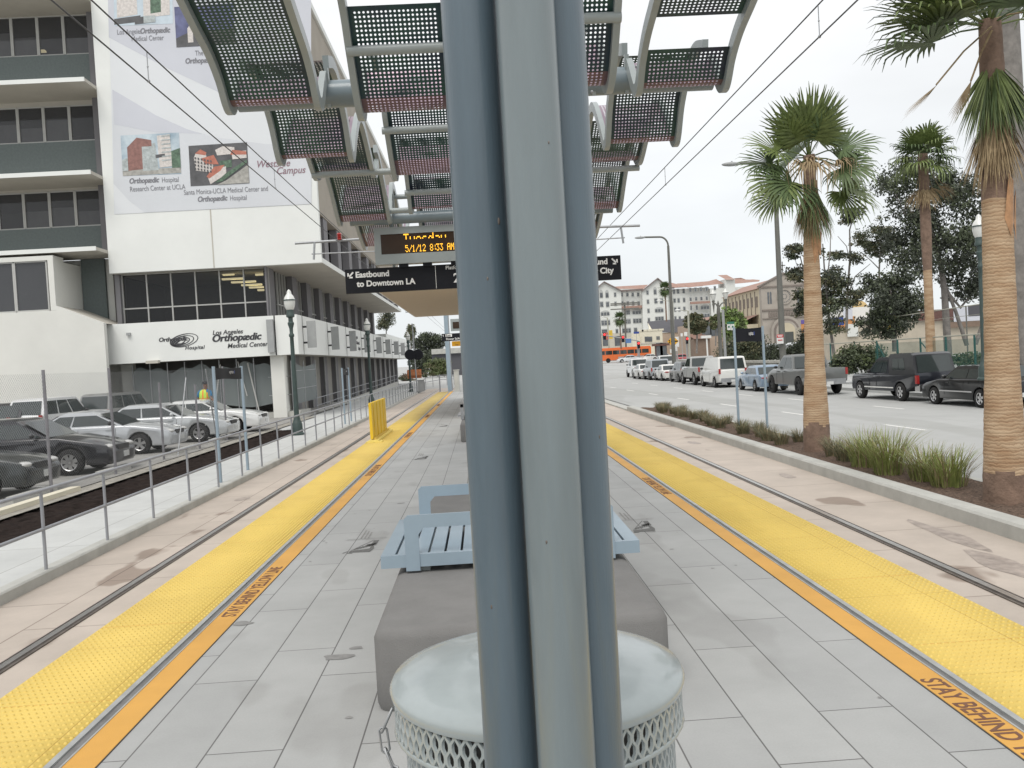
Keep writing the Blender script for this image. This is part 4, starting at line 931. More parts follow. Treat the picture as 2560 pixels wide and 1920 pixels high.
    if detail:
        sm = MB(); ys = [shells[0]['yb'][0] - .25, (shells[0]['yb'][0] + shells[0]['yb'][1]) / 2] + ([shells[0]['yb'][1] + .35] if kind == 'sedan' else [])
        for s in (-1, 1):
            for y in ys: sm.box(s * W_ / 2 - .004, s * W_ / 2 + .0025, y - .005, y + .005, .40, belt - .07)
        sm.build("door_seam", M_TRIM, t)
        for s in (-1, 1):
            for y in ys[:1] + ys[1:2]: MB().box(s * W_ / 2 - .01, s * W_ / 2 + .022, y - .30, y - .12, belt - .13, belt - .095).build("door_handle", M_TRIM if kind == 'pickup' else pm, t)
    if trimstrip:
        for s in (-1, 1): MB().box(s * W_ / 2 - .005, s * W_ / 2 + .005, yr + ar + .03, yf - ar - .03, .50, .545).build("side_strip", M_CHROME if 'pickup' not in cat else M_LINE, t)
    t.location = loc; t.rotation_euler = (0, 0, rz)
    t["half_length"] = hl
    return t
RT = R(-90)          # nose to +x
LOTZ = -.80
def lot_car(label, ywheel, xwheel, col, **k):            # front right wheel contact at (xwheel, ywheel), nose towards the track
    L_ = k.get('L_', 4.7); fo = k.get('fo', .95); Wd = k.get('W_', 1.8)
    return car("parked_car", label, "car", (xwheel - (L_ / 2 - fo), ywheel + Wd / 2 - .05, LOTZ), RT, col, group="cars in the left parking lot", **k)
lot_car("black sedan with silver seven-spoke wheels behind the chain link fence", 22.25, -10.42, (.018, .018, .022), L_=4.8, fo=1.0, r=.335, H_=1.47, belt=.96, W_=1.82, gh=[dict(yb=(.95, -1.75), yt=(.05, -1.15), split=(.52,))])
lot_car("silver two-door car with five-spoke wheels beside the black sedan", 27.6, -10.75, (.50, .52, .54), kind='coupe', L_=4.75, fo=.98, r=.32, H_=1.40, belt=.92, W_=1.78, gh=[dict(yb=(.95, -1.85), yt=(-.05, -.95), split=(.60,))])
lot_car("silver four-door sedan with black side strip, third from the left front", 31.3, -10.1, (.52, .54, .55), L_=5.0, fo=1.0, r=.32, H_=1.42, belt=.93, W_=1.86, trimstrip=True, gh=[dict(yb=(1.0, -1.85), yt=(.10, -1.1), split=(.52,))])
lot_car("white sedan farthest along the front row beside the worker", 35.0, -9.9, (.70, .71, .70), L_=4.9, fo=1.0, r=.31, H_=1.38, belt=.92, W_=1.84, metallic=.05, gh=[dict(yb=(1.0, -1.7), yt=(.10, -1.0), split=(.52,))])
lot_car("dark grey car whose nose only shows at the left picture edge", 18.3, -10.35, (.025, .03, .03), L_=4.5, fo=.85, r=.31, H_=1.40, belt=.90, W_=1.75)
q = W(c5(310, 640), 37.3)
car("parked_car", "white sport utility car seen from behind in the lot's back row", "car", (q.x, 37.3 + 2.3, LOTZ), R(-8), (.70, .71, .71), kind='suv', L_=4.6, W_=1.85, H_=1.78, wb=2.65, r=.36, belt=1.05, cl=.28, metallic=.05, group="cars in the left parking lot", gh=[dict(yb=(1.05, -2.2), yt=(.35, -1.85), split=(.35, .68), wt=.80)])
q = W(c5(1080, 640), 40)
car("parked_car", "grey sport utility car with roof rack near the hospital wall", "car", (q.x, 40 + 2.1, LOTZ), R(-14), (.27, .275, .27), kind='suv', L_=4.4, W_=1.78, H_=1.80, wb=2.6, r=.35, belt=1.08, cl=.28, group="cars in the left parking lot", gh=[dict(yb=(.95, -2.1), yt=(.35, -1.85), split=(.33, .66), wt=.82)])
q = W(c5(-60, 640), 36.5)
car("parked_car", "dark car half cut off by the left picture edge in back row", "car", (q.x - .2, 36.5 + 2.2, LOTZ), 0, (.05, .05, .055), kind='suv', L_=4.5, W_=1.8, H_=1.65, wb=2.6, r=.33, belt=1.0, cl=.25, group="cars in the left parking lot")
q = W(c5(870, 570), 42)
car("parked_car", "dark blue car glimpsed between the white and grey utility cars", "car", (q.x, 43.0, LOTZ), RT, (.06, .09, .11), L_=4.4, W_=1.7, H_=1.42, group="cars in the left parking lot", detail=False)
# right kerb row: all face away, left rear wheel contact measured on the road
def row_car(label, yr_, x, col, wheelbase, cat="car", name="parked_car", **k):
    L_ = k.get('L_', 4.6); fo = k.get('fo', .95); Wd = k.get('W_', 1.78)
    return car(name, label, cat, (x + Wd / 2 - .05, yr_ + wheelbase - (L_ / 2 - fo), ZS), k.pop('rz', 0), col, wb=wheelbase, group="cars parked along the right kerb", **k)
row_car("black sedan parked at the kerb, cut by the nearest palm trunk", 28.55, 16.42, (.012, .013, .015), 2.70, L_=4.7, H_=1.40, belt=.93, r=.315, rz=R(3), trimstrip=True, rim=M_CHROME, gh=[dict(yb=(.95, -1.8), yt=(.2, -1.25), split=(.53,))])
row_car("dark pickup with camper shell and white side stripe by the palm", 33.75, 16.2, (.018, .021, .030), 3.15, "pickup", "pickup_truck", kind='pickup', L_=5.1, W_=1.78, H_=1.72, belt=1.08, r=.36, cl=.36, fo=.85, rz=R(4), trimstrip=True, rim=M_CHROME, bumper=M_CHROME, tail=.88,
        gh=[dict(yb=(1.10, -.55), yt=(.45, -.50), split=(.62,), rear=False), dict(yb=(-.60, -2.50), yt=(-.60, -2.25), split=(.5,), front=False, H=1.86, wt=.86, pad=(.10, .66), dz=.11, paint=((.03, .032, .036), .2))])
row_car("grey crew-cab pickup with black wheels behind the second palm", 41.6, 15.1, (.16, .165, .16), 3.50, "pickup", "pickup_truck", kind='pickup', L_=5.75, W_=2.02, H_=1.95, belt=1.25, r=.44, cl=.46, fo=.95, rz=R(2), rim=M_RIMD, bumper=M_STEEL, tail=1.12, gh=[dict(yb=(1.35, -.85), yt=(.55, -.55), split=(.5,), wt=.80)])
row_car("light blue sedan parked behind the right banner posts", 47.5, 14.9, (.25, .33, .43), 2.60, L_=4.5, W_=1.74, H_=1.40, belt=.90, r=.30, gh=[dict(yb=(.95, -1.7), yt=(.15, -1.1), split=(.52,))])
row_car("white cargo van with dark rear window at the kerb", 54.9, 14.65, (.72, .72, .69), 3.0, "van", "parked_van", kind='van', L_=4.9, W_=1.95, H_=1.92, belt=1.10, r=.34, cl=.30, metallic=.02, fo=.9, bumper=M_STEEL, tail=1.05, gh=[dict(yb=(1.55, -2.38), yt=(.75, -2.15), split=(.3,), wt=.84, side=False, rz=.10)])
row_car("silver pickup with tall black tyres ahead of the white van", 60.7, 14.77, (.42, .42, .41), 3.5, "pickup", "pickup_truck", kind='pickup', L_=5.6, W_=2.0, H_=1.98, belt=1.28, r=.45, cl=.5, rim=M_RIM, bumper=M_TRIM, tail=1.12, gh=[dict(yb=(1.35, -.55), yt=(.55, -.35), split=(.6,), wt=.82)])
row_car("dark grey hatchback between silver pickup and white coupe", 67.7, 15.25, (.10, .10, .105), 2.6, kind='suv', L_=4.4, W_=1.76, H_=1.62, belt=.98, r=.33, gh=[dict(yb=(.95, -2.1), yt=(.3, -1.8), split=(.4, .7))])
row_car("white two-door car with red tail lights in the kerb row", 73.3, 15.1, (.70, .70, .67), 2.65, kind='coupe', L_=4.5, W_=1.76, H_=1.36, belt=.88, r=.31, metallic=.05)
s_ = row_car("silver off-roader carrying a spare wheel on its back", 77.7, 14.9, (.40, .43, .46), 2.5, kind='suv', L_=4.3, W_=1.8, H_=1.82, belt=1.08, r=.37, cl=.32, gh=[dict(yb=(.9, -2.05), yt=(.35, -1.9), split=(.35, .68), wt=.84)])
row_car("farthest white sedan at the head of the kerb row", 82.1, 14.75, (.68, .68, .66), 2.7, L_=4.6, H_=1.42, metallic=.05)
row_car("white pickup top showing behind the spare-wheel off-roader", 88.5, 15.3, (.68, .68, .67), 3.3, "pickup", "pickup_truck", kind='pickup', L_=5.4, W_=1.95, H_=1.9, belt=1.2, r=.4, cl=.42, detail=False, gh=[dict(yb=(1.3, -.6), yt=(.5, -.4), split=(.6,), wt=.82)])
c_ = row_car("pale car roof glimpsed beyond the nearest palm trunk", 22.2, 16.7, (.62, .64, .66), 2.7, rz=R(4))
# cross street traffic
def cross(label, p, D, col, **k):
    q = W(p, D); return car("distant_car", label, "car", (q.x, D, zgr(D)), k.pop('rz', R(90)), col, group="cars on the far cross street", detail=False, **k)
cross("white saloon crossing in front of the orange bus", z6(375, 1080), 183, (.66, .68, .70), L_=4.8, metallic=.1)
cross("second white car crossing just right of the bus", z6(585, 1065), 186, (.72, .72, .72), L_=4.8, metallic=.05)
cross("dark car between the two white crossing cars", z6(465, 1065), 194, (.06, .06, .09), L_=4.4)
cross("small white car right of the traffic lights queue", z6(730, 1030), 192, (.66, .68, .66), L_=4.4, rz=R(100))
cross("red car waiting at the far traffic light", z6(918, 1050), 150, (.42, .04, .05), L_=4.4, rz=0)
cross("white pickup cab seen over the kerb row's far cars", z6(760, 1060), 105, (.66, .66, .65), kind='pickup', L_=5.3, W_=1.95, H_=1.9, belt=1.2, r=.4, cl=.42, rz=R(0), gh=[dict(yb=(1.3, -.6), yt=(.5, -.4), split=(.6,), wt=.82)])
for i, (px, py) in enumerate(((1230, 1370), (1460, 1375), (1620, 1345))):
    q = W(z8(px, py), 85); car("distant_car", ["pale parked car behind the hedge left of the bronze pole", "white parked car behind the hedge right of the bronze pole", "white parked car behind the hedge nearest the second palm"][i], "car", (q.x, 85 + i, q.z - 1.0), R(80), (.68, .69, .70), group="cars behind the hedge", detail=False)
# orange bus
bq = W(z6(95, 960), 190); bx0 = bq.x; BZ0 = zgr(190)
bus = thing("city_bus", (bx0 + 5, 190, BZ0), "long orange and silver city bus crossing at the far junction", "bus")
x0, x1 = bx0 - 1.2, bx0 + 10.9
MB().box(x0, x1, 190, 192.5, BZ0 + .35, BZ0 + 1.2).build("skirt", mat("bus_silver", (.45, .44, .43), .4, .3), bus)
MB().box(x0, x1, 189.98, 192.52, BZ0 + 1.2, BZ0 + 3.0).box(x0 + .1, x1 - .1, 190.1, 192.4, BZ0 + 3.0, BZ0 + 3.2).build("body", M_ORANGE, bus)
for i in range(7): MB().box(x0 + .5 + i * 1.6, x0 + 1.95 + i * 1.6, 189.95, 189.985, BZ0 + 1.75, BZ0 + 2.6).build("window", M_GLASS, bus)
MB().box(x0, x0 + 4.8, 189.96, 189.99, BZ0 + .5, BZ0 + 1.3).build("side_panel", M_ORANGE, bus)
for x in (x0 + 2.6, x1 - 2.8): MB().lathe([(.5, -.02), (.5, .25), (0, .25)], (x, 189.93, BZ0 + .5), 20, ax='y').build("wheel", M_TYRE, bus, 50)
# ------------------------------------------------------------ hospital
hs = thing("hospital_building", (-14, 46, -.8), "white and grey hospital block with billboard wall, signs and window rows", "building")
GZ = -.85
def zx(p, D): q = W(p, D); return q.x, q.z
# billboard box
XB0, XB1, ZB0, ZB1 = -18.62, -7.88, 7.03, 20.6
MB().box(XB0, XB1, 45.4, 45.75, ZB0, 24).build("billboard_wall", M_WHITE, hs)
MB().box(XB0, XB1 - .02, 45.76, 90, 9.6, 20.4).build("upper_wall", M_TAN, hs)
MB().box(XB0, XB1 + .1, 45.76, 91, 20.42, 20.75).build("roof_edge", M_WHITE, hs)
MB().box(XB0, XB1, 45.76, 90, ZB0, ZB0 + .28).build("floor_slab", M_SOFF, hs)
MB().box(XB1 + .002, XB1 + .03, 45.4, 90, ZB0, ZB0 + .26).build("slab_edge", M_WHITE, hs)
for i in range(10): MB().box(XB1 - .5, XB1 - .06, 47.0 + i * 4.4, 48.2 + i * 4.4, ZB0 + .29, 9.58).build("pier", M_GREYC, hs)
MB().box(-12, XB1 - .55, 45.8, 90, ZB0 + .3, 9.55).build("window_backing", M_GLASSB, hs)
def win(x0, x1, y, z0, z1, cols, rows=(1,), lights=None, pane=None, fr=.07):
    f = MB(); xs_ = [x0 + (x1 - x0) * i / cols for i in range(cols + 1)]
    for x in xs_: f.box(x - fr / 2, x + fr / 2, y - .06, y + .05, z0, z1)
    zs_ = [z0]
    tot = sum(rows)
    for r_ in rows: zs_.append(zs_[-1] + (z1 - z0) * r_ / tot)
    for z in zs_: f.box(x0, x1, y - .05, y + .045, z - fr / 2, z + fr / 2)
    fo = f.build("window", M_ALUF, hs)
    MB().face([(x0, y, z0), (x1, y, z0), (x1, y, z1), (x0, y, z1)]).build("pane", pane or M_PANE, fo, fix=False)
    return fo
M_BLIND = mat("roller_blind", (.48, .485, .50), .8, nv=.06)
# left tower: window rows behind white eyebrow slabs
YW = 47.0
rowz = []
for (pt, pb) in ((k1(580, 95), k1(580, 345)), (k1(610, 675), k1(612, 900)), (k1(650, 1220), k1(655, 1447))):
    rowz.append((zx(pb, YW)[1], zx(pt, YW)[1]))
xr = [zx(k1(580, 200), YW)[0], zx(k1(612, 800), YW)[0], zx(k1(655, 1350), YW)[0]]
xR = sum(xr) / 3
slabs = [20.75, 16.33, 11.80, 8.05]
for z in slabs:
    MB().box(-46, XB0 - .01, 44.05, 47.2, z, z + .16).build("eyebrow_slab", M_SOFF, hs)
    MB().box(-46, XB0 - .005, 44.0, 44.048, z - .02, z + .19).build("slab_edge", M_WHITE, hs)
for i, (z0, z1_) in enumerate(rowz):
    n = 12
    for k in range(n):
        fo = win(xR - 1.33 * (k + 1) + .037, xR - 1.33 * k - .037, YW, z0, z1_, 1, pane=M_PANET)
        if (k + i) % 4 != 1: zc_ = z0 + (z1_ - z0) * (.42, .55, .48, .62)[(k + 2 * i) % 4]; MB().face([(xR - 1.33 * (k + 1) + .04, YW + .02, z0), (xR - 1.33 * k - .04, YW + .02, z0), (xR - 1.33 * k - .04, YW + .02, zc_), (xR - 1.33 * (k + 1) + .04, YW + .02, zc_)]).build("blind", M_BLIND, fo, fix=False)
    MB().box(-46, xR + .02, YW - .12, YW + .1, slabs[i + 1] + .162, z0 - .04).build("spandrel", M_GREEN, hs)
    MB().box(-46, xR, YW - .02, YW + .1, z1_ + .04, slabs[i] - .002).build("head_panel", M_SOFF, hs)
    MB().box(xR + .03, XB0 - .005, YW - .35, YW + .2, slabs[i + 1] + .162, slabs[i] - .002).build("pier", M_GREYC, hs)
    MB().box(-46, xR, 53, 53.1, z0 - .6, z1_ + .5).box(-46, xR, YW + .2, 53, z1_ + .12, z1_ + .2).box(-46, xR, YW + .2, 53, z0 - .3, z0 - .25).build("interior", mat("office_interior", (.13, .125, .12), .9) if "office_interior" not in MATS else MATS["office_interior"], hs)
M_TUBE = mat("office_tube", (.9, .85, .6), .5, emit=(1, .86, .50, .85))
def tubes(pl, D):
    b = MB()
    for (p, q) in pl:
        a = W(p, D); c = W(q, D); b.box(min(a.x, c.x), max(a.x, c.x), D, D + .25, a.z - .045, a.z + .045)
    b.build("ceiling_light", M_TUBE, hs)
tubes([(k1(195, 327), k1(285, 330)), (k1(405, 175), k1(445, 180)), (k1(262, 1376), k1(345, 1380))], 49)
# second floor glazing under the box
YG = 46.3
a0, a1 = W(k2(795, 385), YG), W(k2(1730, 340), YG)
zt_, zb_ = ZB0 - .01, 4.30
win(a0.x, a1.x, YG, zb_, zt_, 6, (1.0, 1.85))
MB().box(a0.x - 4, a1.x, 54, 54.1, zb_ - 1, zt_ + .3).box(a0.x - 4, a1.x, YG + .3, 54, zb_ - .2, zb_ - .1).box(a0.x - .7, a0.x - .6, YG + .6, 54, zb_, zt_ + .3).box(a0.x - .6, a1.x, YG + .3, 54, zt_ + .02, zt_ + .1).build("interior", MATS["office_interior"], hs)
tubes([(k2(1430, 222), k2(1500, 222)), (k2(1425, 252), k2(1560, 248)), (k2(1485, 272), k2(1640, 268)), (k2(1550, 290), k2(1680, 286)), (k2(1600, 305), k2(1690, 302)), (k2(1655, 322), k2(1725, 320)), (k2(1640, 222), k2(1725, 219))], 48.3)
MB().box(a1.x + .03, -10.9, YG - .5, YG + 1.2, 4.3, ZB0 - .005).build("pier", M_GREYC, hs)
MB().box(XB0, a0.x - .03, YG - .3, YG + .5, 2.4, ZB0 - .005).build("pier", M_GREYC, hs)
# side wall of the second floor, receding along the track
MB().box(-11.4, -10.95, 47.6, 89, 4.3, ZB0 - .01).build("window_backing", M_GLASSB, hs)
for i in range(10):
    mu = MB()
    y = 48.5 + i * 4.15; MB().box(-11.3, -10.62, y + 2.6, y + 3.9, 4.3, ZB0 - .015).build("pier", M_GREYC, hs)
    for k in range(4): mu.box(-10.96, -10.86, y - .1 + k * .66, y - .04 + k * .66, 4.3, ZB0 - .02)
    mu.box(-10.96, -10.87, y - .2, y + 2.55, 5.2, 5.26)
    mu.build("window", M_ALUF, hs)
# sign band
BZ0_, BZ1_, XBD = 2.40, 4.42, -9.24
MB().box(-19.0, XBD, 45.0, 45.3, BZ0_, BZ1_).build("sign_band", M_WHITE, hs)
MB().box(XBD - .3, XBD - .002, 45.31, 116, BZ0_, BZ1_).build("side_band", M_WHITE, hs)
MB().box(-19, XBD - .31, 45.31, 116, BZ0_ + .02, BZ0_ + .2).build("band_soffit", M_SOFF, hs)
MB().box(-40, -9.6, 90.5, 116, BZ1_ - .4, BZ1_ + .5).build("low_roof", M_WHITE, hs)
jt = MB(); blades = []
jx = W(k2(1770, 620), 44.99).x; jt.box(jx - .03, jx + .03, 44.985, 44.999, BZ0_, BZ1_)
for px in (655, 910, 1100, 1255, 1382, 1480, 1568, 1640, 1700):
    y = XP(lp(px, 600), XBD).y; jt.box(XBD, XBD + .012, y - .03, y + .03, BZ0_, BZ1_); blades.append(y)
jt.build("band_joint", M_TRIM, hs)
for y in blades:
    MB().box(XBD + .22, XBD + .68, y - .06, y + .06, 2.72, 4.12).build("blade_panel", M_POLEG, hs)
    for zq_ in (2.95, 3.78): MB().box(XBD + .0125, XBD + .22, y - .04, y + .04, zq_, zq_ + .1).build("blade_bracket", M_TRIM, hs)
MB().box(jx - .36, jx - .04, 44.75, 44.98, 2.55, 4.22).build("blade_panel", M_POLEG, hs)
# lettering on the band
YL = 44.995
def wt(s, p, size, m=M_TXTD, D=YL, **k):
    q = W(p, D); text(s, "lettering", m, hs, (q.x, D, q.z), fx, up, size, ext=.006, **k)
wt("Los Angeles", k2(1366, 610), .315, bold=.004, shear=.22); wt("Orthopædic", k2(1362, 655), .50, bold=.008, shear=.25, sx=1.0, heavy=.03); wt("Medical Center", k2(1462, 695), .325, bold=.004, shear=.22)
wt("Orthopædic", k2(1020, 655), .295, bold=.005, shear=.22, heavy=.022); wt("Hospital", k2(1190, 705), .25, bold=.005, shear=.22, sp=1.15)
c0 = W(k2(1183, 645), YL - .01); lg = MB()
for k, (rx, rz, dx, dz, t_) in enumerate(((.72, .33, 0, 0, .040), (.58, .26, -.07, -.03, .045), (.44, .19, -.14, -.06, .050), (.29, .12, -.2, -.09, .055))):
    n = 36; vs = []
    for i in range(n):
        a = 2 * math.pi * i / n; th = t_ * (1 + .8 * max(0, -math.cos(a + .5)))
        for rr in (0, th): vs.append((c0.x + dx + (rx - rr) * math.cos(a) + .0, YL - .01, c0.z + dz + (rz - rr * .8) * math.sin(a) + .10 * math.cos(a)))
    lg.add(vs, [(2 * i, 2 * ((i + 1) % n), 2 * ((i + 1) % n) + 1, 2 * i + 1) for i in range(n)])
lg.face([(c0.x - .2 + .26 * math.cos(i * .3), YL - .012, c0.z - .13 + .12 * math.sin(i * .3) + .03 * math.cos(i * .3)) for i in range(10, 21)])
lg.build("ring_logo", M_TXTD, hs, fix=False)
for i, s in enumerate(("Los Angeles", "Orthopædic", "Hospital")): text(s, "lettering", M_TXTD, hs, (XBD + .004, XP(lp(1185 + i * 8, 560), XBD).y + i * .4, 3.75 - i * .42), (0, 1, 0), up, .34, .012, ext=.004)
# ground floor under the band
MB().box(-26, -11.2, 48.5, 48.7, GZ, BZ0_ + .02).build("recess_wall", MATS["office_interior"], hs)
MB().box(W(k2(1752, 900), 45.6).x, W(k2(1838, 900), 45.6).x, 45.4, 46.2, GZ, BZ0_ + .015).build("corner_pier", M_WHITE2, hs)
MB().box(W(k2(790, 900), 46.5).x, W(k2(860, 900), 46.5).x, 46.4, 46.9, GZ, BZ0_ + .015).build("pier", M_WHITE2, hs)
M_GREIGE = mat("panel_greige", (.30, .29, .265), .85, nv=.1, ns=2, stretch=(1, 6, .3))
for i in range(14):
    y = 47.2 + i * 4.6
    MB().box(-11.15, -10.9, y, y + 3.2, GZ, BZ0_ + .018).build("ground_panel", M_GREIGE, hs); MB().box(-11.3, -10.6, y + 3.3, y + 4.45, GZ, BZ0_ + .016).build("pier", M_GREYC, hs); MB().box(-10.62, -10.56, y + 3.2, y + 3.28, GZ, BZ0_ + .012).build("panel_edge", M_POLEG, hs)
MB().box(-19, -11.3, 48.8, 112, GZ, BZ0_).build("core_wall", M_GREYC, hs)
MB().box(-19, -9.5, 45.6, 48.5, GZ - .1, GZ + .32).build("plinth", M_CONC, hs)
# lower-left white wing with corner window and niche
YV = 44.0
xe = W(k2(352, 300), YV).x
wz0, wz1 = W(k2(355, 447), YV).z, W(k2(335, 132), YV).z
pl = [(-46, GZ), (W(k2(705, 900), 45.1).x, GZ)]
tp = [W(k2(700, 537), 44.6), W(k2(375, 422), YV)]
MB().xz([(-46, GZ), (tp[0].x, GZ), (tp[0].x, tp[0].z), (xe, tp[1].z), (xe, wz0 - .04), (-46, wz0 - .04)], YV, YV + .3).build("lower_wall", M_WHITE2, hs)
MB().face([(xe, YV + .3, tp[1].z - .02), (tp[0].x, YV + .3, tp[0].z - .02), (tp[0].x, 47, tp[0].z - .02), (xe, 47, tp[1].z - .02)]).build("ledge", M_SOFF, hs, fix=False)
MB().box(-46, XB0, 47.21, 47.4, GZ, 8.03).build("back_wall", M_WHITE2, hs)
MB().box(-46, xe, YV, 45.09, wz1 + .03, 7.9).box(xe - .28, xe - .002, YV + .31, 46.98, tp[1].z - .3, wz1 + .03).box(xe - .27, xe - .001, YV, YV + .308, wz0 - .035, wz1 + .028).build("niche_wall", M_WHITE2, hs)
for k in range(4): win(xe - .34 - 1.62 * (k + 1) + .037, xe - .34 - 1.62 * k - .037, YV + .12, wz0, wz1, 1, pane=M_PANEG)
MB().box(-46, xe - .3, 45.0, 45.08, wz0 - .2, wz1).build("interior", MATS["office_interior"], hs)
MB().box(xe + .01, XB0 - .9, 47.0, 47.2, 3.6, 8.03).build("green_panel", M_GREEN, hs)
for p in (k2(828, 603), k2(610, 775), k2(103, 805)):
    q = W(p, 44.95); MB().box(q.x - .09, q.x + .09, 44.85, 45.1, q.z - .09, q.z + .05).build("wall_lamp", M_POLEG, hs)
MB().box(W(k2(945, 775), 44.9).x, W(k2(1025, 775), 44.9).x, 44.7, 44.99, 2.33, 2.48).build("canopy_box", M_SOFF, hs)
# billboard: banner sheet, swooshes, pictures and captions
YB = 45.385
def bp(a, b, D=YB): q = W(k1(a, b), D); return (q.x, D, q.z)
MB().face([bp(690, -260), bp(2000, -120), bp(2003, 1312), bp(735, 1378)]).build("banner_sheet", mat("banner_white", (.70, .72, .74), .6, nv=.02, ns=.3), hs, fix=False)
M_LIL = mat("banner_lilac", (.57, .585, .635), .6, nv=.05, ns=.25)
M_LILL = mat("banner_pale", (.63, .65, .68), .6, nv=.04, ns=.25)
def swoosh(pts, m, D): MB().face([bp(a, b, D) for a, b in pts]).build("swoosh", m, hs, fix=False)
swoosh([(690, -200), (2000, -60), (2000, 735), (1700, 690), (1400, 590), (1100, 450), (850, 320), (700, 240)], M_LIL, YB - .004)
swoosh([(722, 575), (850, 650), (1000, 740), (1200, 830), (1400, 885), (1700, 925), (2002, 940), (2003, 1310), (1400, 1342), (930, 1366), (830, 1290), (730, 1180)], M_LILL, YB - .004)
swoosh([(722, 575), (850, 650), (1000, 740), (1200, 830), (1300, 860), (1000, 850), (735, 800)], M_LIL, YB - .007)
def picture(q, sky, polys):
    D = YB - .012; MB().face([bp(a, b, D) for a, b in q]).build("picture", sky, hs, fix=False)
    for i, (pts, m) in enumerate(polys): MB().face([bp(q[0][0] + (q[1][0] - q[0][0]) * u + (q[3][0] - q[0][0]) * v, q[0][1] + (q[1][1] - q[0][1]) * u + (q[3][1] - q[0][1]) * v, D - .004 - .002 * i) for u, v in pts]).build("picture", m, hs, fix=False)
PK = mat("print_sky", (.30, .45, .58), .6, nv=.35, ns=.9, col2=(.62, .70, .74)); PB = mat("print_brick", (.27, .14, .12), .6, nv=.25, ns=6); PG = mat("print_glass", (.42, .46, .46), .6, nv=.3, ns=7); PD = mat("print_dark", (.10, .10, .105), .6, nv=.3, ns=2)
PW = mat("print_pale", (.62, .58, .55), .6, nv=.2, ns=8); PR = mat("print_roof", (.46, .17, .12), .6, nv=.2, ns=5); PT = mat("print_tree", (.10, .16, .11), .6, nv=.5, ns=6); PN = mat("print_night", (.12, .13, .24), .6, nv=.4, ns=1.5); PC = mat("print_cool", (.52, .60, .66), .6, nv=.15, ns=1.2); PLV = mat("print_lawn", (.38, .37, .34), .6, nv=.3, ns=5)
picture([(775, 872), (1150, 852), (1165, 1118), (790, 1132)], PK, [([(0, .86), (1, .86), (1, 1), (0, 1)], PLV), ([(.10, .3), (.27, .07), (.42, .12), (.42, .85), (.10, .88)], PB), ([(.35, .30), (.58, .22), (.62, .9), (.35, .9)], PG), ([(.27, .07), (.52, .15), (.52, .30), (.34, .3)], PB),
        ([(.62, .05), (.84, .03), (.86, .82), (.64, .84)], PW), ([(.58, .52), (.74, .5), (.74, .58), (.58, .6)], PD), ([(.85, .45), (1, .38), (1, .86), (.85, .86)], PT), ([(0, .6), (.10, .56), (.10, .88), (0, .88)], PG)])
for k in range(7): swoosh([(1035 + k, 872 + k * 26), (1095 + k, 866 + k * 26), (1096 + k, 873 + k * 26), (1036 + k, 880 + k * 26)], PG, YB - .034)
picture([(1212, 938), (1588, 915), (1604, 1178), (1226, 1198)], PD, [([(.08, .30), (.12, .18), (.28, .17), (.30, .33), (.40, .42), (.40, .70), (.10, .62)], PW), ([(.10, .20), (.20, .10), (.30, .19), (.28, .26)], PR), ([(.20, .33), (.42, .26), (.50, .50), (.28, .48)], PR), ([(.45, .14), (.58, .06), (.78, .10), (.78, .26), (.48, .28)], PW), ([(.72, .20), (.98, .20), (.98, .38), (.74, .40)], PW), ([(.74, .16), (.98, .22), (.98, .30), (.70, .28)], PR),
        ([(.52, .42), (.72, .40), (.72, .58), (.52, .62)], PT), ([(.30, .80), (.40, .60), (.62, .56), (.62, .75), (.34, .98)], PW), ([(.28, .78), (.42, .55), (.60, .52), (.52, .66), (.32, .84)], PR), ([(.62, .72), (.98, .42), (.98, .50), (.55, .92), (.42, .95)], PT), ([(.62, .90), (1, .55), (1, 1), (.45, 1)], PLV)])
for r_ in range(4):
    for k in range(6): swoosh([(1250 + k * 20, 1010 + r_ * 22 + k * 4), (1260 + k * 20, 1011 + r_ * 22 + k * 4), (1261 + k * 20, 1024 + r_ * 22 + k * 4), (1251 + k * 20, 1023 + r_ * 22 + k * 4)], PD, YB - .042)
picture([(728, -150), (1105, -175), (1112, 152), (735, 166)], PC, [([(.0, .86), (.45, .82), (.45, .95), (0, .98)], PD), ([(.05, .3), (.38, .25), (.4, .8), (.05, .84)], PW), ([(.5, .2), (.95, .2), (.95, .85), (.5, .88)], PW), ([(.62, .5), (.80, .5), (.80, .78), (.62, .8)], PT), ([(.35, .86), (.62, .84), (.62, .98), (.35, 1)], PD), ([(.5, .84), (.7, .84), (.7, .98), (.5, .98)], PG)])
picture([(1120, 45), (1500, 20), (1512, 285), (1135, 305)], PN, [([(0, .78), (.3, .6), (.6, .66), (1, .6), (1, 1), (0, 1)], PD), ([(.2, .55), (.25, .45), (.29, .55), (.29, .9), (.2, .9)], PW)])
YC = YB - .014
def cap(s, p, size, bold=0, sh=0, sx=.72, m=M_TXTG, **k): q = W(k1(*p), YC); text(s, "lettering", m, hs, (q.x, YC, q.z), fx, up, size, bold, sh, sx=sx, ext=.002, heavy=.025 if bold > .005 else 0, **k)
cap("Los Angeles", (752, 222), .36); cap("Orthopædic", (900, 215), .37, .006, .2, .82); cap("Medical Center", (845, 265), .36)
cap("The", (1255, 357), .36); cap("Orthopædic", (1190, 408), .37, .006, .2, .82)
cap("Orthopædic", (830, 1180), .37, .006, .2, .82); cap("Hospital", (1040, 1173), .36); cap("Research Center at UCLA", (835, 1232), .36)
cap("Santa Monica-UCLA Medical Center and", (1182, 1253), .36); cap("Orthopædic", (1270, 1297), .37, .006, .2, .82); cap("Hospital", (1478, 1289), .36)
M_WINE = mat("letter_wine", (.27, .17, .20), .6, nv=.1)
cap("Westside", (1645, 1078), .50, .004, .3, .9, M_WINE); cap("Campus", (1775, 1120), .50, .004, .3, .9, M_WINE)
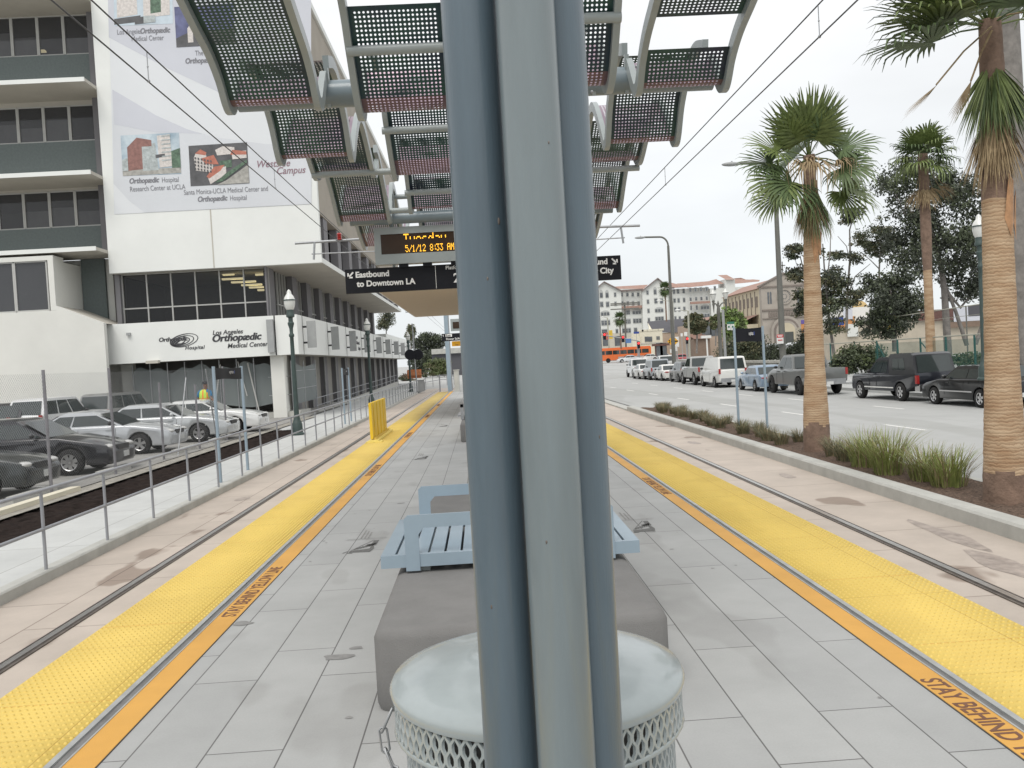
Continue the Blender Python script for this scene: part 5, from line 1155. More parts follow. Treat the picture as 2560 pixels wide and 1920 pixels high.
MB().box(W(k1(1352, 1345), 45.39).x - .03, W(k1(1352, 1345), 45.39).x + .03, 45.388, 45.402, ZB0, W(k1(1352, 1345), 45.39).z).build("wall_joint", M_SOFF, hs)
# construction mesh screens in front of the ground floor
scn = thing("construction_screen", (-14, 45.8, -.8), "grey construction mesh screen fence across the hospital ground floor", "screen")
xa, xb = W(k2(862, 900), 45.9).x, W(k2(1752, 900), 45.9).x
k = 40
b = MB()
for j in range(2):
    for i in range(k + 1):
        f = i / k; zt2 = 2.0 + .12 * math.sin(f * 17) + .10 * math.sin(f * 41)
        b.v.append((xa + (xb - xa) * f, 45.9 + .03 * math.sin(f * 30), zt2 if j else -.1 + .1 * math.sin(f * 13)))
for i in range(k): b.f.append((i, i + 1, k + 2 + i, k + 1 + i)); b.m.append(0)
b.build("mesh", M_SCREEN, scn, 180)
for i in range(9):
    x = xa + (xb - xa) * i / 8; MB().tube([(x, 45.85, -.85), (x - .02, 45.85, 2.35)], .03, 8).build("post", M_STEEL, scn, 60)
MB().tube([(xb - 1.2, 45.8, 2.1), (xb - .7, 45.6, -.5)], .035, 6).tube([(xb - 2.6, 45.8, 2.1), (xb - 3.0, 45.5, -.6)], .03, 6).tube([(xb - 1.7, 45.82, 2.2), (xb - 1.3, 45.7, .4)], .025, 6).build("brace", M_ALUF, scn, 60)
sc2 = thing("construction_screen", (-9.6, 47, -.8), "pale mesh screen panels at the hospital corner behind the lamp", "screen")
MB().face([(-9.9, 46.0, -.2), (-9.5, 50.5, -.1), (-9.5, 50.5, 1.9), (-9.7, 48, 1.75), (-9.9, 46.0, 2.05)]).build("mesh", M_SCREEN, sc2, fix=False)
for y in (46, 48.2, 50.5): MB().tube([(-9.9 + (y - 46) * .09, y, -.85), (-9.9 + (y - 46) * .09, y, 2.1)], .03, 8).build("post", M_STEEL, sc2, 60)
MB().tube([(-9.9, 46, .6), (-9.5, 50.5, .65)], .02, 6).tube([(-9.9, 46, 1.55), (-9.5, 50.5, 1.6)], .02, 6).tube([(-11.0, 45.55, 1.3), (-9.9, 45.9, 1.3)], .02, 6).tube([(-11.0, 45.55, .35), (-9.9, 45.9, .35)], .02, 6).build("rail", M_STEEL, sc2, 60)

# ------------------------------------------------------------ worker
wq = W(c6(505, 345), 37.0); WX, WY = wq.x, 37.0
HT = wq.z + .80; s_ = HT / 1.72
def skin(name, verts, edges, radii, m, parent=None, root=0, lv=2):
    me = bpy.data.meshes.new(name); me.from_pydata(verts, edges, []); me.materials.append(m)
    o = link(name, me, parent); md = o.modifiers.new("skin", 'SKIN'); md.use_smooth_shade = True
    for i, r in enumerate(radii): me.skin_vertices[0].data[i].radius = r if hasattr(r, '__len__') else (r, r)
    me.skin_vertices[0].data[root].use_root = True
    sd = o.modifiers.new("sub", 'SUBSURF'); sd.levels = sd.render_levels = lv
    return o
M_SKIN = mat("skin_brown", (.20, .105, .07), .55, nv=.08, ns=8); M_SHIRT = mat("shirt_blue", (.03, .17, .33), .8, nv=.12, ns=9); M_JEAN = mat("trousers_blue", (.04, .09, .17), .85, nv=.15, ns=9)
M_VEST = mat("vest_lime", (.50, .72, .08), .7, nv=.06, ns=9); M_VORG = mat("vest_orange", (.80, .20, .03), .7, nv=.06); M_VSIL = mat("vest_silver", (.70, .68, .40), .4, nv=.05); M_CAPK = mat("cap_black", (.025, .025, .03), .8)
person = thing("person", (WX, WY, -.80), "worker in a lime and orange safety vest, blue shirt and dark cap", "person")
def pv(x, y, z): return (WX + x * s_, WY + y * s_, -.80 + z * s_)
V = [pv(0, 0, .95), pv(0, 0, 1.10), pv(.0, .01, 1.27), pv(.01, .02, 1.40), pv(.03, .01, 1.48), pv(.045, 0, 1.56), pv(.055, -.01, 1.63), pv(.05, -.01, 1.69),
     pv(-.09, 0, .90), pv(-.10, -.02, .50), pv(-.10, .03, .07), pv(-.06, -.10, .03), pv(.09, .02, .90), pv(.11, -.06, .50), pv(.12, .06, .07), pv(.17, -.04, .03),
     pv(.19, -.02, 1.38), pv(.23, -.10, 1.14), pv(.40, -.17, 1.04), pv(.47, -.19, 1.02), pv(-.19, .03, 1.37), pv(-.23, .06, 1.12), pv(-.14, -.05, .92), pv(-.10, -.09, .88)]
E_ = [(0, 1), (1, 2), (2, 3), (3, 4), (4, 5), (5, 6), (6, 7), (0, 8), (8, 9), (9, 10), (10, 11), (0, 12), (12, 13), (13, 14), (14, 15), (3, 16), (16, 17), (17, 18), (18, 19), (3, 20), (20, 21), (21, 22), (22, 23)]
rr = [(.15, .11), (.14, .105), (.165, .115), (.13, .09), .055, (.07, .08), (.075, .09), (.055, .07), .085, .06, .042, .035, .085, .06, .042, .035, .058, .046, .034, .030, .058, .046, .034, .030]
skin("body", V, E_, [tuple(a * s_ for a in r) if hasattr(r, '__len__') else r * s_ for r in rr], M_SKIN, person)
MB().ball(pv(.085, -.09, 1.59), (.018 * s_, .02 * s_, .022 * s_), 8).build("nose", M_SKIN, person, 60)
for s in (-1, 1):
    hand = MB(); hx_, hy_, hz_ = (.47, -.19, 1.02) if s > 0 else (-.10, -.09, .88)
    for i in range(4): hand.tube([pv(hx_ + .01, hy_ - .03 + i * .018, hz_), pv(hx_ + .06, hy_ - .035 + i * .018, hz_ - .005 * i), pv(hx_ + .085, hy_ - .03 + i * .017, hz_ - .035)], .009 * s_, 6)
    hand.tube([pv(hx_ - .01, hy_ - .04, hz_), pv(hx_ + .03, hy_ - .065, hz_ + .01)], .010 * s_, 6); hand.build("hand", M_SKIN, person, 60)
skin("trousers", [pv(0, 0, 1.0), pv(0, 0, .92), pv(-.09, 0, .88), pv(-.10, -.02, .50), pv(-.10, .03, .10), pv(.09, .02, .88), pv(.11, -.06, .50), pv(.12, .06, .10)], [(0, 1), (1, 2), (2, 3), (3, 4), (1, 5), (5, 6), (6, 7)], [(.17 * s_, .135 * s_), (.165 * s_, .13 * s_), .105 * s_, .08 * s_, .065 * s_, .105 * s_, .08 * s_, .065 * s_], M_JEAN, person)
skin("shirt", [pv(0, 0, 1.0), pv(0, 0, 1.27), pv(.01, .02, 1.42), pv(.19, -.02, 1.38), pv(.225, -.08, 1.19), pv(-.19, .03, 1.37), pv(-.225, .05, 1.18)], [(0, 1), (1, 2), (2, 3), (3, 4), (2, 5), (5, 6)], [(.16 * s_, .12 * s_), (.178 * s_, .128 * s_), (.10 * s_, .085 * s_), .075 * s_, .07 * s_, .075 * s_, .07 * s_], M_SHIRT, person)
vb = MB(); n = 24
vz = [(.98, .185, .150), (1.06, .185, .150), (1.08, .186, .150), (1.14, .188, .150), (1.16, .189, .15), (1.22, .192, .150), (1.34, .185, .135), (1.42, .15, .11), (1.46, .085, .085)]
mi_of = [0, 1, 2, 1, 0, 0, 0, 0]
for z, rx, ry in vz:
    for i in range(n): a = 2 * math.pi * i / n; vb.v.append(pv(rx * math.cos(a), ry * math.sin(a) + .01, z))
for j in range(len(vz) - 1):
    for i in range(n):
        if j in (5, 6) and (i in (0, 23, 1, 11, 12, 13)): continue
        vb.f.append((j * n + i, j * n + (i + 1) % n, (j + 1) * n + (i + 1) % n, (j + 1) * n + i)); vb.m.append(1 if (i in (17, 20, 4, 8) and j < 8) else mi_of[j])
vb.build("safety_vest", [M_VEST, M_VORG, M_VSIL], person, 180)
MB().lathe([(.098 * s_, 1.645 * s_), (.10 * s_, 1.68 * s_), (.085 * s_, 1.735 * s_), (.0, 1.76 * s_)], pv(.052, -.01, 0), 16).ball(pv(.10, -.09, 1.655), (.06 * s_, .07 * s_, .008 * s_), 10).build("cap", M_CAPK, person, 60)
# ------------------------------------------------------------ palms
def frond(V, F, MI, base, az, el, lp_, Rf, mi, droop=.35, nseg=34, spread=118, roll=0.0, tip=1.0, curl=0.0, fold=.22):
    d = Vector((math.cos(az) * math.cos(el), math.sin(az) * math.cos(el), math.sin(el))); base = Vector(base)
    side = d.cross(Vector((0, 0, 1)))
    if side.length < .05: side = Vector((1, 0, 0))
    side.normalize(); nrm = side.cross(d)
    side = (side * math.cos(roll) + nrm * math.sin(roll)).normalized(); nrm = side.cross(d)
    hub = base + d * lp_ - Vector((0, 0, droop * lp_ * .35))
    # petiole
    k = len(V); wv = side * .018; mid = base.lerp(hub, .5) + Vector((0, 0, .05 * lp_))
    for p, f in ((base, 1.6), (mid, 1.0), (hub, .8)): V.extend([p - wv * f, p + wv * f, p + nrm * .02])
    for i in (0, 3):
        for a, b in ((0, 1), (1, 2), (2, 0)): F.append((k + i + a, k + i + b, k + i + 3 + b, k + i + 3 + a)); MI.append(mi)
    for i in range(nseg):
        t = (i / (nseg - 1) * 2 - 1); ang = R(spread) * t; Ls = Rf * (1 - .28 * t * t) * (.88 + .24 * random.random())
        dd = d * math.cos(ang) + side * math.sin(ang) + nrm * (fold * abs(t) + .06 * (i % 2) + curl * (random.random() - .3))
        dd.normalize(); ww = Rf * R(spread) * 2 / nseg * .62
        sd = dd.cross(nrm).normalized(); g_ = Vector((0, 0, -1)); fd = droop * (.6 + .8 * random.random())
        p0 = hub; p1 = hub + dd * Ls * .55; p2 = hub + dd * Ls * .85 + g_ * Ls * .13 * fd; p3 = hub + dd * Ls * (1.02 - .1 * fd) + g_ * Ls * (.34 * fd) * tip
        k = len(V)
        V.extend([p0 - sd * .008, p0 + sd * .008, p1 + sd * ww * .5, p1 - sd * ww * .5, p2 + sd * ww * .26, p2 - sd * ww * .26, p3 + sd * ww * .05, p3 - sd * ww * .05])
        F.extend([(k, k + 1, k + 2, k + 3), (k + 3, k + 2, k + 4, k + 5), (k + 5, k + 4, k + 6, k + 7)]); MI.extend([mi] * 3)
def palm(name, label, base, path, radii, crown, nf, skirt, boots=None, lowtrunk=None):
    t = thing(name, base, label, "palm tree", "fan palms")
    # trunk with ring scars
    P = [Vector(p) for p in path]; pts = []; rs = []; L0 = sum((P[i + 1] - P[i]).length for i in range(len(P) - 1)); m = int(L0 / .055); cum = [0]
    for i in range(len(P) - 1): cum.append(cum[-1] + (P[i + 1] - P[i]).length)
    mb = MB(); n = 22
    for j in range(m + 1):
        s = L0 * j / m; i = max(0, min(len(P) - 2, next((q for q in range(len(P) - 1) if s <= cum[q + 1]), len(P) - 2))); f = (s - cum[i]) / (cum[i + 1] - cum[i])
        p = P[i].lerp(P[i + 1], f); r = radii[i] + (radii[i + 1] - radii[i]) * f
        for q in range(n):
            a = 2 * math.pi * q / n; rr = r * (1 + (.008 if j % 2 else -.006) + .010 * math.sin(a * 3 + j * .9) + .018 * (random.random() - .5))
            mb.v.append((p.x + rr * math.cos(a), p.y + rr * math.sin(a), p.z + .012 * math.sin(a * 2 + j)))
    for j in range(m):
        zz = mb.v[j * n][2]
        for q in range(n): mb.f.append((j * n + q, j * n + (q + 1) % n, (j + 1) * n + (q + 1) % n, (j + 1) * n + q)); mb.m.append(1 if (lowtrunk and (zz < lowtrunk[0] + .04 * math.sin(q) or zz > lowtrunk[1])) else 0)
    mb.build("trunk", [M_BARK, M_BARKD], t, 60, fix=False)
    V, F, MI = [], [], []
    for fr in crown: frond(V, F, MI, *fr[0], **fr[1])
    V2 = np.array([tuple(v) for v in V]); quads_obj("crown", V2, np.array(F), [M_FR1, M_FR2, M_FRD], np.array(MI), t)
    if skirt:
        V, F, MI = [], [], []
        for fr in skirt: frond(V, F, MI, *fr[0], **fr[1])
        quads_obj("dead_fronds", np.array([tuple(v) for v in V]), np.array(F), [M_FR1, M_FR2, M_FRD], np.array(MI), t)
    if boots:
        for (az, z0, z1, r, w_) in boots:
            b = MB(); cx, cy = P[-1].x, P[-1].y
            b.face([(cx + r * math.cos(az - w_), cy + r * math.sin(az - w_), z0 + .25), (cx + r * 1.05 * math.cos(az), cy + r * 1.05 * math.sin(az), z0), (cx + r * math.cos(az + w_), cy + r * math.sin(az + w_), z0 + .2), (cx + r * 1.1 * math.cos(az + w_), cy + r * 1.1 * math.sin(az + w_), z1), (cx + r * 1.15 * math.cos(az - w_ * .2), cy + r * 1.15 * math.sin(az - w_ * .2), z1 + .1)])
            b.build("leaf_boot", M_BOOT, t, fix=False)
    return t
def F_(base, az, el, lpz, Rf, mi, **k): return ((base, R(az), R(el), lpz, Rf, mi), k)
# second palm from the right, whole crown in view
TX, TY = 7.28, 18.7; top = (TX, TY, 5.45); lo = (TX, TY, 4.95)
cr = []
for az, el, l_, rf, mi, dr in ((255, 60, .45, 1.0, 0, .05), (290, 70, .5, 1.0, 0, .05), (222, 62, .5, .95, 0, .1), (330, 58, .5, .95, 1, .15), (75, 66, .5, .95, 1, .1), (192, 46, .6, .85, 0, .1),
                              (184, 20, .75, .85, 0, .35), (172, 6, .8, .8, 1, .5), (352, 18, .75, .85, 1, .35), (8, 2, .8, .8, 0, .6), (95, 25, .7, .85, 1, .5),
                              (196, -22, .8, .85, 0, .7), (214, -34, .75, .8, 1, .7), (352, -30, .85, .85, 0, .8), (182, -40, .95, .7, 0, .5), (344, -46, .9, .75, 0, .5), (318, -12, .7, .75, 1, .8)):
    cr.append(F_(top, az, el, l_, rf, mi, droop=dr, nseg=38, roll=0 if el > 40 else random.uniform(.45, .95) * (1 if math.cos(R(az)) < 0 else -1)))
for az, el, l_, rf in ((238, 2, .40, .65), (262, -5, .42, .7), (318, 8, .55, .6), (340, 5, .65, .5)): cr.append(F_((TX, TY, 5.5), az, el, l_, rf, 2, droop=2.2, nseg=22, spread=60, curl=.4))
sk = []
for az, el, l_, rf, mi in ((200, -72, .75, 1.05, 2), (235, -80, .8, 1.1, 2), (262, -82, .7, 1.25, 1), (285, -84, .8, 1.1, 0), (320, -78, .7, 1.05, 2), (345, -68, .85, 1.0, 2), (0, -75, .8, 1.0, 2), (180, -80, .8, 1.0, 2), (60, -80, .8, 1.0, 2), (120, -80, .8, 1.0, 2), (250, -80, .9, 1.0, 2), (300, -82, .9, 1.05, 2), (220, -84, 1.0, .95, 2)):
    sk.append(F_((TX + .12 * math.cos(R(az)), TY + .12 * math.sin(R(az)), 4.95), az, -86 if mi == 2 else -85, l_ * .3, rf * .93, mi, droop=.15, nseg=30, spread=22 if mi == 2 else 26, curl=.25, fold=.04))
palm("fan_palm", "whole fan palm with hanging dead fronds standing between banner and nearest palm", (7.16, 18.7, -.86), [(7.16, 18.7, -.9), (7.16, 18.7, -.45), (7.17, 18.7, .15), (7.19, 18.7, .9), (7.21, 18.7, 2.2), (7.23, 18.7, 3.3), (7.26, 18.7, 4.2), (7.28, 18.7, 5.5)], [.29, .275, .255, .21, .185, .165, .15, .12], cr, 0, sk,
     boots=[(R(255), 3.15, 3.75, .17, .5), (R(300), 3.3, 3.8, .17, .4), (R(210), 3.35, 3.85, .17, .4)], lowtrunk=(-.32, 3.9))
# nearest palm, crown partly out of frame
TX, TY = 7.17, 11.8; top = (TX, TY, 5.62); cr = []
for az, el, l_, rf, mi, dr in ((188, 12, .75, .95, 0, .6), (178, 2, .8, .95, 1, .7), (200, 22, .8, .9, 0, .4), (172, 32, .8, .9, 0, .3), (215, 45, .7, .9, 1, .3), (150, 25, .8, .9, 1, .4), (160, 55, .7, .9, 0, .2), (240, 65, .7, .9, 0, .2), (300, 60, .7, .9, 1, .2), (0, 50, .7, .9, 0, .3), (30, 30, .8, .9, 1, .4), (340, 25, .8, .9, 0, .5), (60, 65, .7, .9, 0, .2), (110, 40, .7, .9, 1, .3), (280, 20, .6, .9, 1, .7), (320, 10, .7, .9, 0, .8), (250, 30, .6, .85, 0, .6)):
    cr.append(F_(top, az, el, l_, rf, mi, droop=dr, nseg=38))
for az in (195, 215, 235, 255, 275, 295, 315, 335, 355, 20): cr.append(F_((TX, TY, 5.5), az + random.uniform(-6, 6), -80, random.uniform(.30, .50), 1.0, random.choice((0, 1, 0)), droop=.2, nseg=30, spread=30, curl=.3, fold=.06))
sk = []
for az in range(180, 560, 24): sk.append(F_((TX + .1 * math.cos(R(az)), TY + .1 * math.sin(R(az)), 4.75), az, -84, random.uniform(.25, .5), random.uniform(.65, .95), 2, droop=.15, nseg=24, spread=20, curl=.3, fold=.04))
sk.append(F_((TX - .1, TY - .2, 5.55), 184, -42, 1.1, .62, 2, droop=.05, nseg=18, spread=22, fold=0)); sk.append(F_((TX - .1, TY - .2, 5.5), 190, -62, .75, .6, 2, droop=.05, nseg=16, spread=20, fold=0))
sk.append(F_((TX, TY, 5.7), 330, 20, .5, .6, 2, droop=.9, nseg=12, spread=22))
palm("fan_palm", "nearest fan palm with thick ringed trunk at the right picture edge", (7.14, 11.8, -.86), [(7.13, 11.8, -.9), (7.13, 11.8, -.55), (7.13, 11.8, .1), (7.14, 11.8, 1.0), (7.15, 11.8, 2.2), (7.16, 11.8, 3.3), (7.17, 11.8, 4.3), (7.17, 11.8, 5.7)], [.30, .285, .25, .215, .20, .185, .17, .14], cr, 0, sk,
     boots=[(R(285), 2.75, 3.5, .195, .4), (R(330), 2.7, 3.3, .195, .3)], lowtrunk=(-.45, 3.25))
# slender palm behind the parked camper pickup
TX, TY = 21.0, 40.2; top = (TX, TY, 10.0); cr = []
for i in range(24):
    az = i * 137.5 % 360; el = 70 - i * 4.2; cr.append(F_(top, az, el, .75, 1.0, 0 if i % 3 else 1, droop=.4 + i * .045, nseg=24))
sk = [F_((TX, TY, 9.6), az, -50 - (az % 30), 1.1, .9, 2, droop=.7, nseg=16, spread=40, curl=.4) for az in range(170, 400, 32)]
palm("fan_palm", "slender tall fan palm behind the dark camper pickup", (21, 40.2, -.9), [(20.97, 40.2, -.9), (20.97, 40.2, 1), (20.98, 40.2, 4.4), (20.99, 40.2, 6.2), (21.0, 40.2, 10.1)], [.26, .21, .19, .24, .21], cr, 0, sk, lowtrunk=(-2, 4.5))
def farpalm(px, pyt, pyb, D, rf, label):
    a = W(z6(px, pyt), D); TXf, TYf = a.x, D; cr_ = []
    for i in range(22): cr_.append(F_((TXf, D, a.z), i * 137.5 % 360, 75 - i * 7, rf * .35, rf * .5, 1, droop=.4 + i * .03, nseg=14))
    zb = W(z6(px, pyb), D).z
    palm("fan_palm", label, (a.x, D, zb), [(a.x, D, zb), (a.x, D, a.z)], [rf * .075, rf * .06], cr_, 0, None, lowtrunk=(500, 600))
farpalm(755, 330, 680, 200, 2.4, "distant palm in front of the white building's second gable")
farpalm(285, 640, 960, 190, 2.2, "short distant palm left of the wooden utility pole")
# big grey trunk at the right edge
q = W((2552, 700), 30)
gt = thing("shaggy_trunk", (q.x, 30, -.9), "thick shaggy grey trunk cut by the right picture edge behind nearest palm", "tree")
MB().tube([(q.x + .1, 30, -.9), (q.x + .05, 30, 3), (q.x - .1, 30, 7), (q.x - .2, 30, 15)], [.55, .46, .44, .42], 18).build("trunk", M_BARKG, gt, 60)
cr_ = [];
V, F, MI = [], [], []
for i in range(16): frond(V, F, MI, (q.x - .2, 30, 15), R(i * 137.5), R(60 - i * 6), .9, 1.2, 1, droop=.5, nseg=20)
quads_obj("crown", np.array([tuple(v) for v in V]), np.array(F), [M_FR1, M_FR2, M_FRD], np.array(MI), gt)

# ------------------------------------------------------------ broadleaf trees, hedges
def leaves(blobs, n, size, mats, parent, name="crown", shell=.55, flat=1.0):
    blobs = np.array(blobs, float); vol = blobs[:, 3] * blobs[:, 4] * blobs[:, 5]; pick = rng.choice(len(blobs), n, p=vol / vol.sum())
    d = rng.normal(size=(n, 3)); d /= np.linalg.norm(d, axis=1)[:, None]; r = (shell + (1 - shell) * rng.random(n)) ** .8
    # clump the leaves into sprays
    cl = rng.normal(size=(len(blobs), 14, 3)); cl /= np.linalg.norm(cl, axis=2)[:, :, None]
    which = rng.integers(0, 14, n); dc = cl[pick, which]; d = d * .42 + dc * .75; 
    c = blobs[pick, :3] + d * blobs[pick, 3:] * r[:, None]
    u = rng.normal(size=(n, 3)); u[:, 2] *= flat; u /= np.linalg.norm(u, axis=1)[:, None]; v = rng.normal(size=(n, 3)); v -= u * (v * u).sum(1)[:, None]; v /= np.linalg.norm(v, axis=1)[:, None]
    s = size * (.6 + .8 * rng.random(n))[:, None]
    V = np.stack([c - u * s, c - v * s * .45, c + u * s, c + v * s * .45], 1).reshape(-1, 3)
    F = np.arange(n * 4).reshape(n, 4)
    bm_ = rng.integers(0, len(mats), (len(blobs), 14)); mi = np.where(rng.random(n) < .7, bm_[pick, which], rng.integers(0, len(mats), n))
    return quads_obj(name, V, F, mats, mi, parent)
def tree(name, label, base, trunk_r, limbs, blobs, n, size, mats, bark=None, group="trees along the right side", shell=.5):
    t = thing(name, base, label, "tree", group)
    mb = MB()
    for pts, r0, r1 in limbs: mb.tube(pts, [.62 * (r0 + (r1 - r0) * i / (len(pts) - 1)) for i in range(len(pts))], 9)
    mb.build("trunk", bark or M_BARKG, t, 60)
    leaves(blobs, n, size, mats, t, shell=shell)
    return t
KB = 1.0
def wb(p, D, rx, rz, ry=None): q = W(p, D); return (q.x, D, q.z, rx * KB, (ry or rx) * KB, rz * KB)
def V3(p, D): q = W(p, D); return (q.x, q.y, q.z)
KB = .68
# the large dark tree (crowns measured in pixels of the enlarged view, depth 62 m)
D = 60
bl = [wb(zt(*p), D + dd, rx, rz) for p, rx, rz, dd in (((1100, 60), 2.6, 2.2, 1), ((1250, -10), 2.8, 2.0, 0), ((980, 60), 1.6, 1.2, -1), ((1450, 120), 3.2, 2.6, 1), ((1640, 200), 2.8, 2.6, -1), ((1560, 30), 2.6, 1.8, 1), ((1250, 280), 3.0, 2.4, 0), ((1180, 560), 3.0, 2.6, 0), ((1350, 450), 3.4, 3.0, 1), ((1560, 500), 3.3, 2.6, -1), ((1720, 420), 2.4, 2.6, 1), ((1280, 690), 2.8, 2.2, -1), ((1500, 700), 2.2, 1.3, 0), ((1680, 790), 3.0, 2.4, 0), ((1600, 920), 2.6, 1.5, 1), ((1740, 640), 2.2, 2, 1), ((1080, 170), 1.2, 1.4, 0))]
k0 = V3(zt(1500, 1400), D); k1 = V3(zt(1470, 900), D); k2 = V3(zt(1440, 700), D); k3 = V3(zt(1370, 450), D); k4 = V3(zt(1250, 250), D)
tree("broad_tree", "large dark broad tree behind the slender palm, tallest on the right", (k0[0], D, -1), .5, [([(k0[0], D, -1), k0, k1, k2, k3, k4], .50, .12), ([k2, V3(zt(1560, 700), D), V3(zt(1700, 620), D)], .2, .08), ([k1, V3(zt(1600, 1050), D), V3(zt(1740, 880), D)], .22, .1), ([V3(zt(1650, 1350), D), V3(zt(1560, 1080), D), V3(zt(1460, 820), D)], .25, .14), ([V3(zt(1720, 1340), D), V3(zt(1790, 1150), D), V3(zt(1860, 1000), D)], .25, .15), ([k3, V3(zt(1150, 300), D), V3(zt(1080, 140), D)], .12, .05)], bl, 27000, .12, [M_LF1, M_LF2, M_LF1])
KB = .64
bl = [wb(zt(*p), 54 + dd, rx, rz) for p, rx, rz, dd in (((940, 830), 1.9, 1.5, 0), ((1050, 900), 2.0, 1.6, 1), ((1120, 1010), 2.1, 1.6, 0), ((1000, 1000), 1.8, 1.5, -1), ((1180, 1120), 1.7, 1.3, 1), ((940, 1130), 1.8, 1.0, 0), ((1050, 1180), 2.0, 1.1, 0), ((850, 1170), 1.5, .9, 1), ((1150, 800), 1.4, 1.2, 0), ((960, 1250), 2.0, .8, 0), ((1240, 1000), 1.3, 1.5, 0))]
tree("broad_tree", "lower dark green tree left of the slender palm behind the fence", (V3(zt(1060, 1300), 54)[0], 54, -1), .3, [([V3(zt(1075, 1400), 54), V3(zt(1060, 1150), 54), V3(zt(1040, 900), 54)], .25, .08)], bl, 11000, .11, [M_LF1, M_LF2, M_LF1])
KB = .80
# thin umbrella-crowned gum trees
def gum(label, D, base, stems, pads, n=4200, mats=None):
    tree("gum_tree", label, (V3(base, D)[0], D, -1), .2, [([V3(p, D) for p in s], r0, r1) for s, r0, r1 in stems], [wb(p, D + random.uniform(-.5, .5), rx, rz) for p, rx, rz in pads], int(n * .75), .105, mats or [M_LF1, M_LF2, M_LF4], bark=M_BARKD if False else M_BARKG, shell=.3)
gum("thin gum tree with flat tufted crowns right of the second palm", 62, zt(700, 1250), [([zt(690, 1250), zt(695, 960), zt(720, 640), zt(715, 430), zt(745, 330)], .17, .05), ([zt(700, 950), zt(760, 800), zt(880, 700)], .10, .03), ([zt(720, 700), zt(690, 560), zt(620, 480)], .06, .03), ([zt(705, 900), zt(640, 920)], .05, .02)],
    [(zt(725, 290), 1.35, .75), (zt(700, 350), 1.0, .5), (zt(610, 640), 1.3, .55), (zt(760, 660), 1.0, .7), (zt(590, 760), 1.1, .5), (zt(790, 940), 1.5, .55), (zt(700, 1010), 1.2, .5)], 5200)
gum("pale open gum tree with airy crown between thin gum and dark tree", 66, zt(960, 900), [([zt(960, 1000), zt(950, 760), zt(960, 600), zt(965, 450)], .14, .04), ([zt(950, 740), zt(880, 670), zt(790, 600)], .07, .03), ([zt(960, 640), zt(1020, 560)], .06, .03)],
    [(zt(800, 470), 1.1, .6), (zt(950, 440), 1.6, .8), (zt(850, 540), 1.6, .8), (zt(1020, 500), 1.3, .9), (zt(900, 610), 1.3, .6), (zt(1000, 570), 1.2, .5), (zt(950, 350), .5, .6)], 5200, [M_LF2, M_LF4, M_LF2])
gum("dense olive gum tree close right of the second palm trunk", 56, zt(570, 1200), [([zt(600, 1500), zt(570, 1280), zt(540, 1050), zt(515, 760), zt(500, 540)], .17, .06), ([zt(530, 900), zt(560, 600), zt(565, 380)], .08, .03), ([zt(545, 1200), zt(480, 1130)], .07, .03), ([zt(565, 1250), zt(660, 1050), zt(690, 1000)], .08, .03)],
    [(zt(600, 220), .9, .6), (zt(540, 830), 1.6, 1.0), (zt(600, 860), 1.5, .9), (zt(560, 960), 1.9, .9), (zt(620, 1000), 1.6, .7), (zt(540, 1080), 1.4, .6), (zt(560, 1160), 1.3, .5), (zt(590, 1230), 1.4, .5), (zt(480, 620), .7, .5)], 7500, [M_LF2, M_LF4, M_LF1])
gum("olive gum tree showing left of the second palm trunk before the church", 58, zt(300, 1100), [([zt(400, 1300), zt(390, 1000), zt(350, 760), zt(320, 640)], .13, .05), ([zt(360, 800), zt(290, 700), zt(270, 620)], .05, .02), ([zt(385, 1050), zt(330, 960)], .05, .02)],
    [(zt(300, 590), 1.35, .55), (zt(250, 640), .8, .4), (zt(290, 760), 1.1, .6), (zt(310, 800), 1.1, .5), (zt(320, 980), .9, 1.0), (zt(330, 1070), .9, .7)], 4600, [M_LF4, M_LF2, M_LF1])
KB = .68
# trees at the far end left of the column
def ftree(label, px, D, blobs, n, mats): tree("distant_tree", label, (V3(px, D)[0], D, -1), .2, [([V3(px, D), V3(blobs[0][0], D)], .3, .1)], [wb(p, D, rx, rz) for p, rx, rz in blobs], int(n * .7), .20, mats, group="trees beyond the platform end")
ftree("round tree standing above the hospital's low roof", t4(860, 980), 220, [(t4(850, 740), 3.6, 3.6), (t4(890, 700), 2.6, 2.4), (t4(820, 820), 2.5, 2)], 4500, [M_LF1, M_LF2, M_LF4])
ftree("conical tree behind the far acorn lamp", f3(210, 700), 200, [(f3(205, 330), 1.7, 1.9), (f3(210, 430), 2.2, 2.0), (f3(140, 450), 1.2, .8), (f3(200, 260), 1.1, 1.0)], 3600, [M_LF2, M_LF4])
ftree("wide dark tree behind the crossing signal", f3(350, 1200), 170, [(f3(430, 560), 3.4, 2.8), (f3(580, 560), 3.6, 2.6), (f3(700, 620), 2.8, 3.0), (f3(420, 760), 3.6, 2.4), (f3(600, 780), 3.4, 2.0), (f3(740, 760), 1.8, 2.0), (f3(350, 900), 2.2, 2.0), (f3(230, 960), 1.4, 2.2)], 14000, [M_LF1, M_LF2, M_LF1])
hd = tag(leaves([wb(f3(x, y), 140, rx, rz) for x, y, rx, rz in ((600, 1010, 2.0, 1.5), (720, 1000, 2.2, 1.7), (830, 1000, 2.0, 1.6), (680, 1130, 2.6, 1.0), (820, 1130, 2.0, 1.0))], 6500, .16, [M_LF3, M_LF4, M_LF3], None, "yellowish_bush", .3), "yellow green bush behind the far bent railing", "bush")
tag(leaves([wb(f3(x, y), 130, rx * .8, rz * .8) for x, y, rx, rz in ((100, 1250, 1.8, 1.2), (200, 1290, 1.6, .8), (480, 1190, 1.0, .7))], 3000, .14, [M_LF4, M_LF2, M_BARKD], None, "scrubby_bush", .3), "scrubby brownish bush at the hospital's far corner", "bush")
KB = 1.0
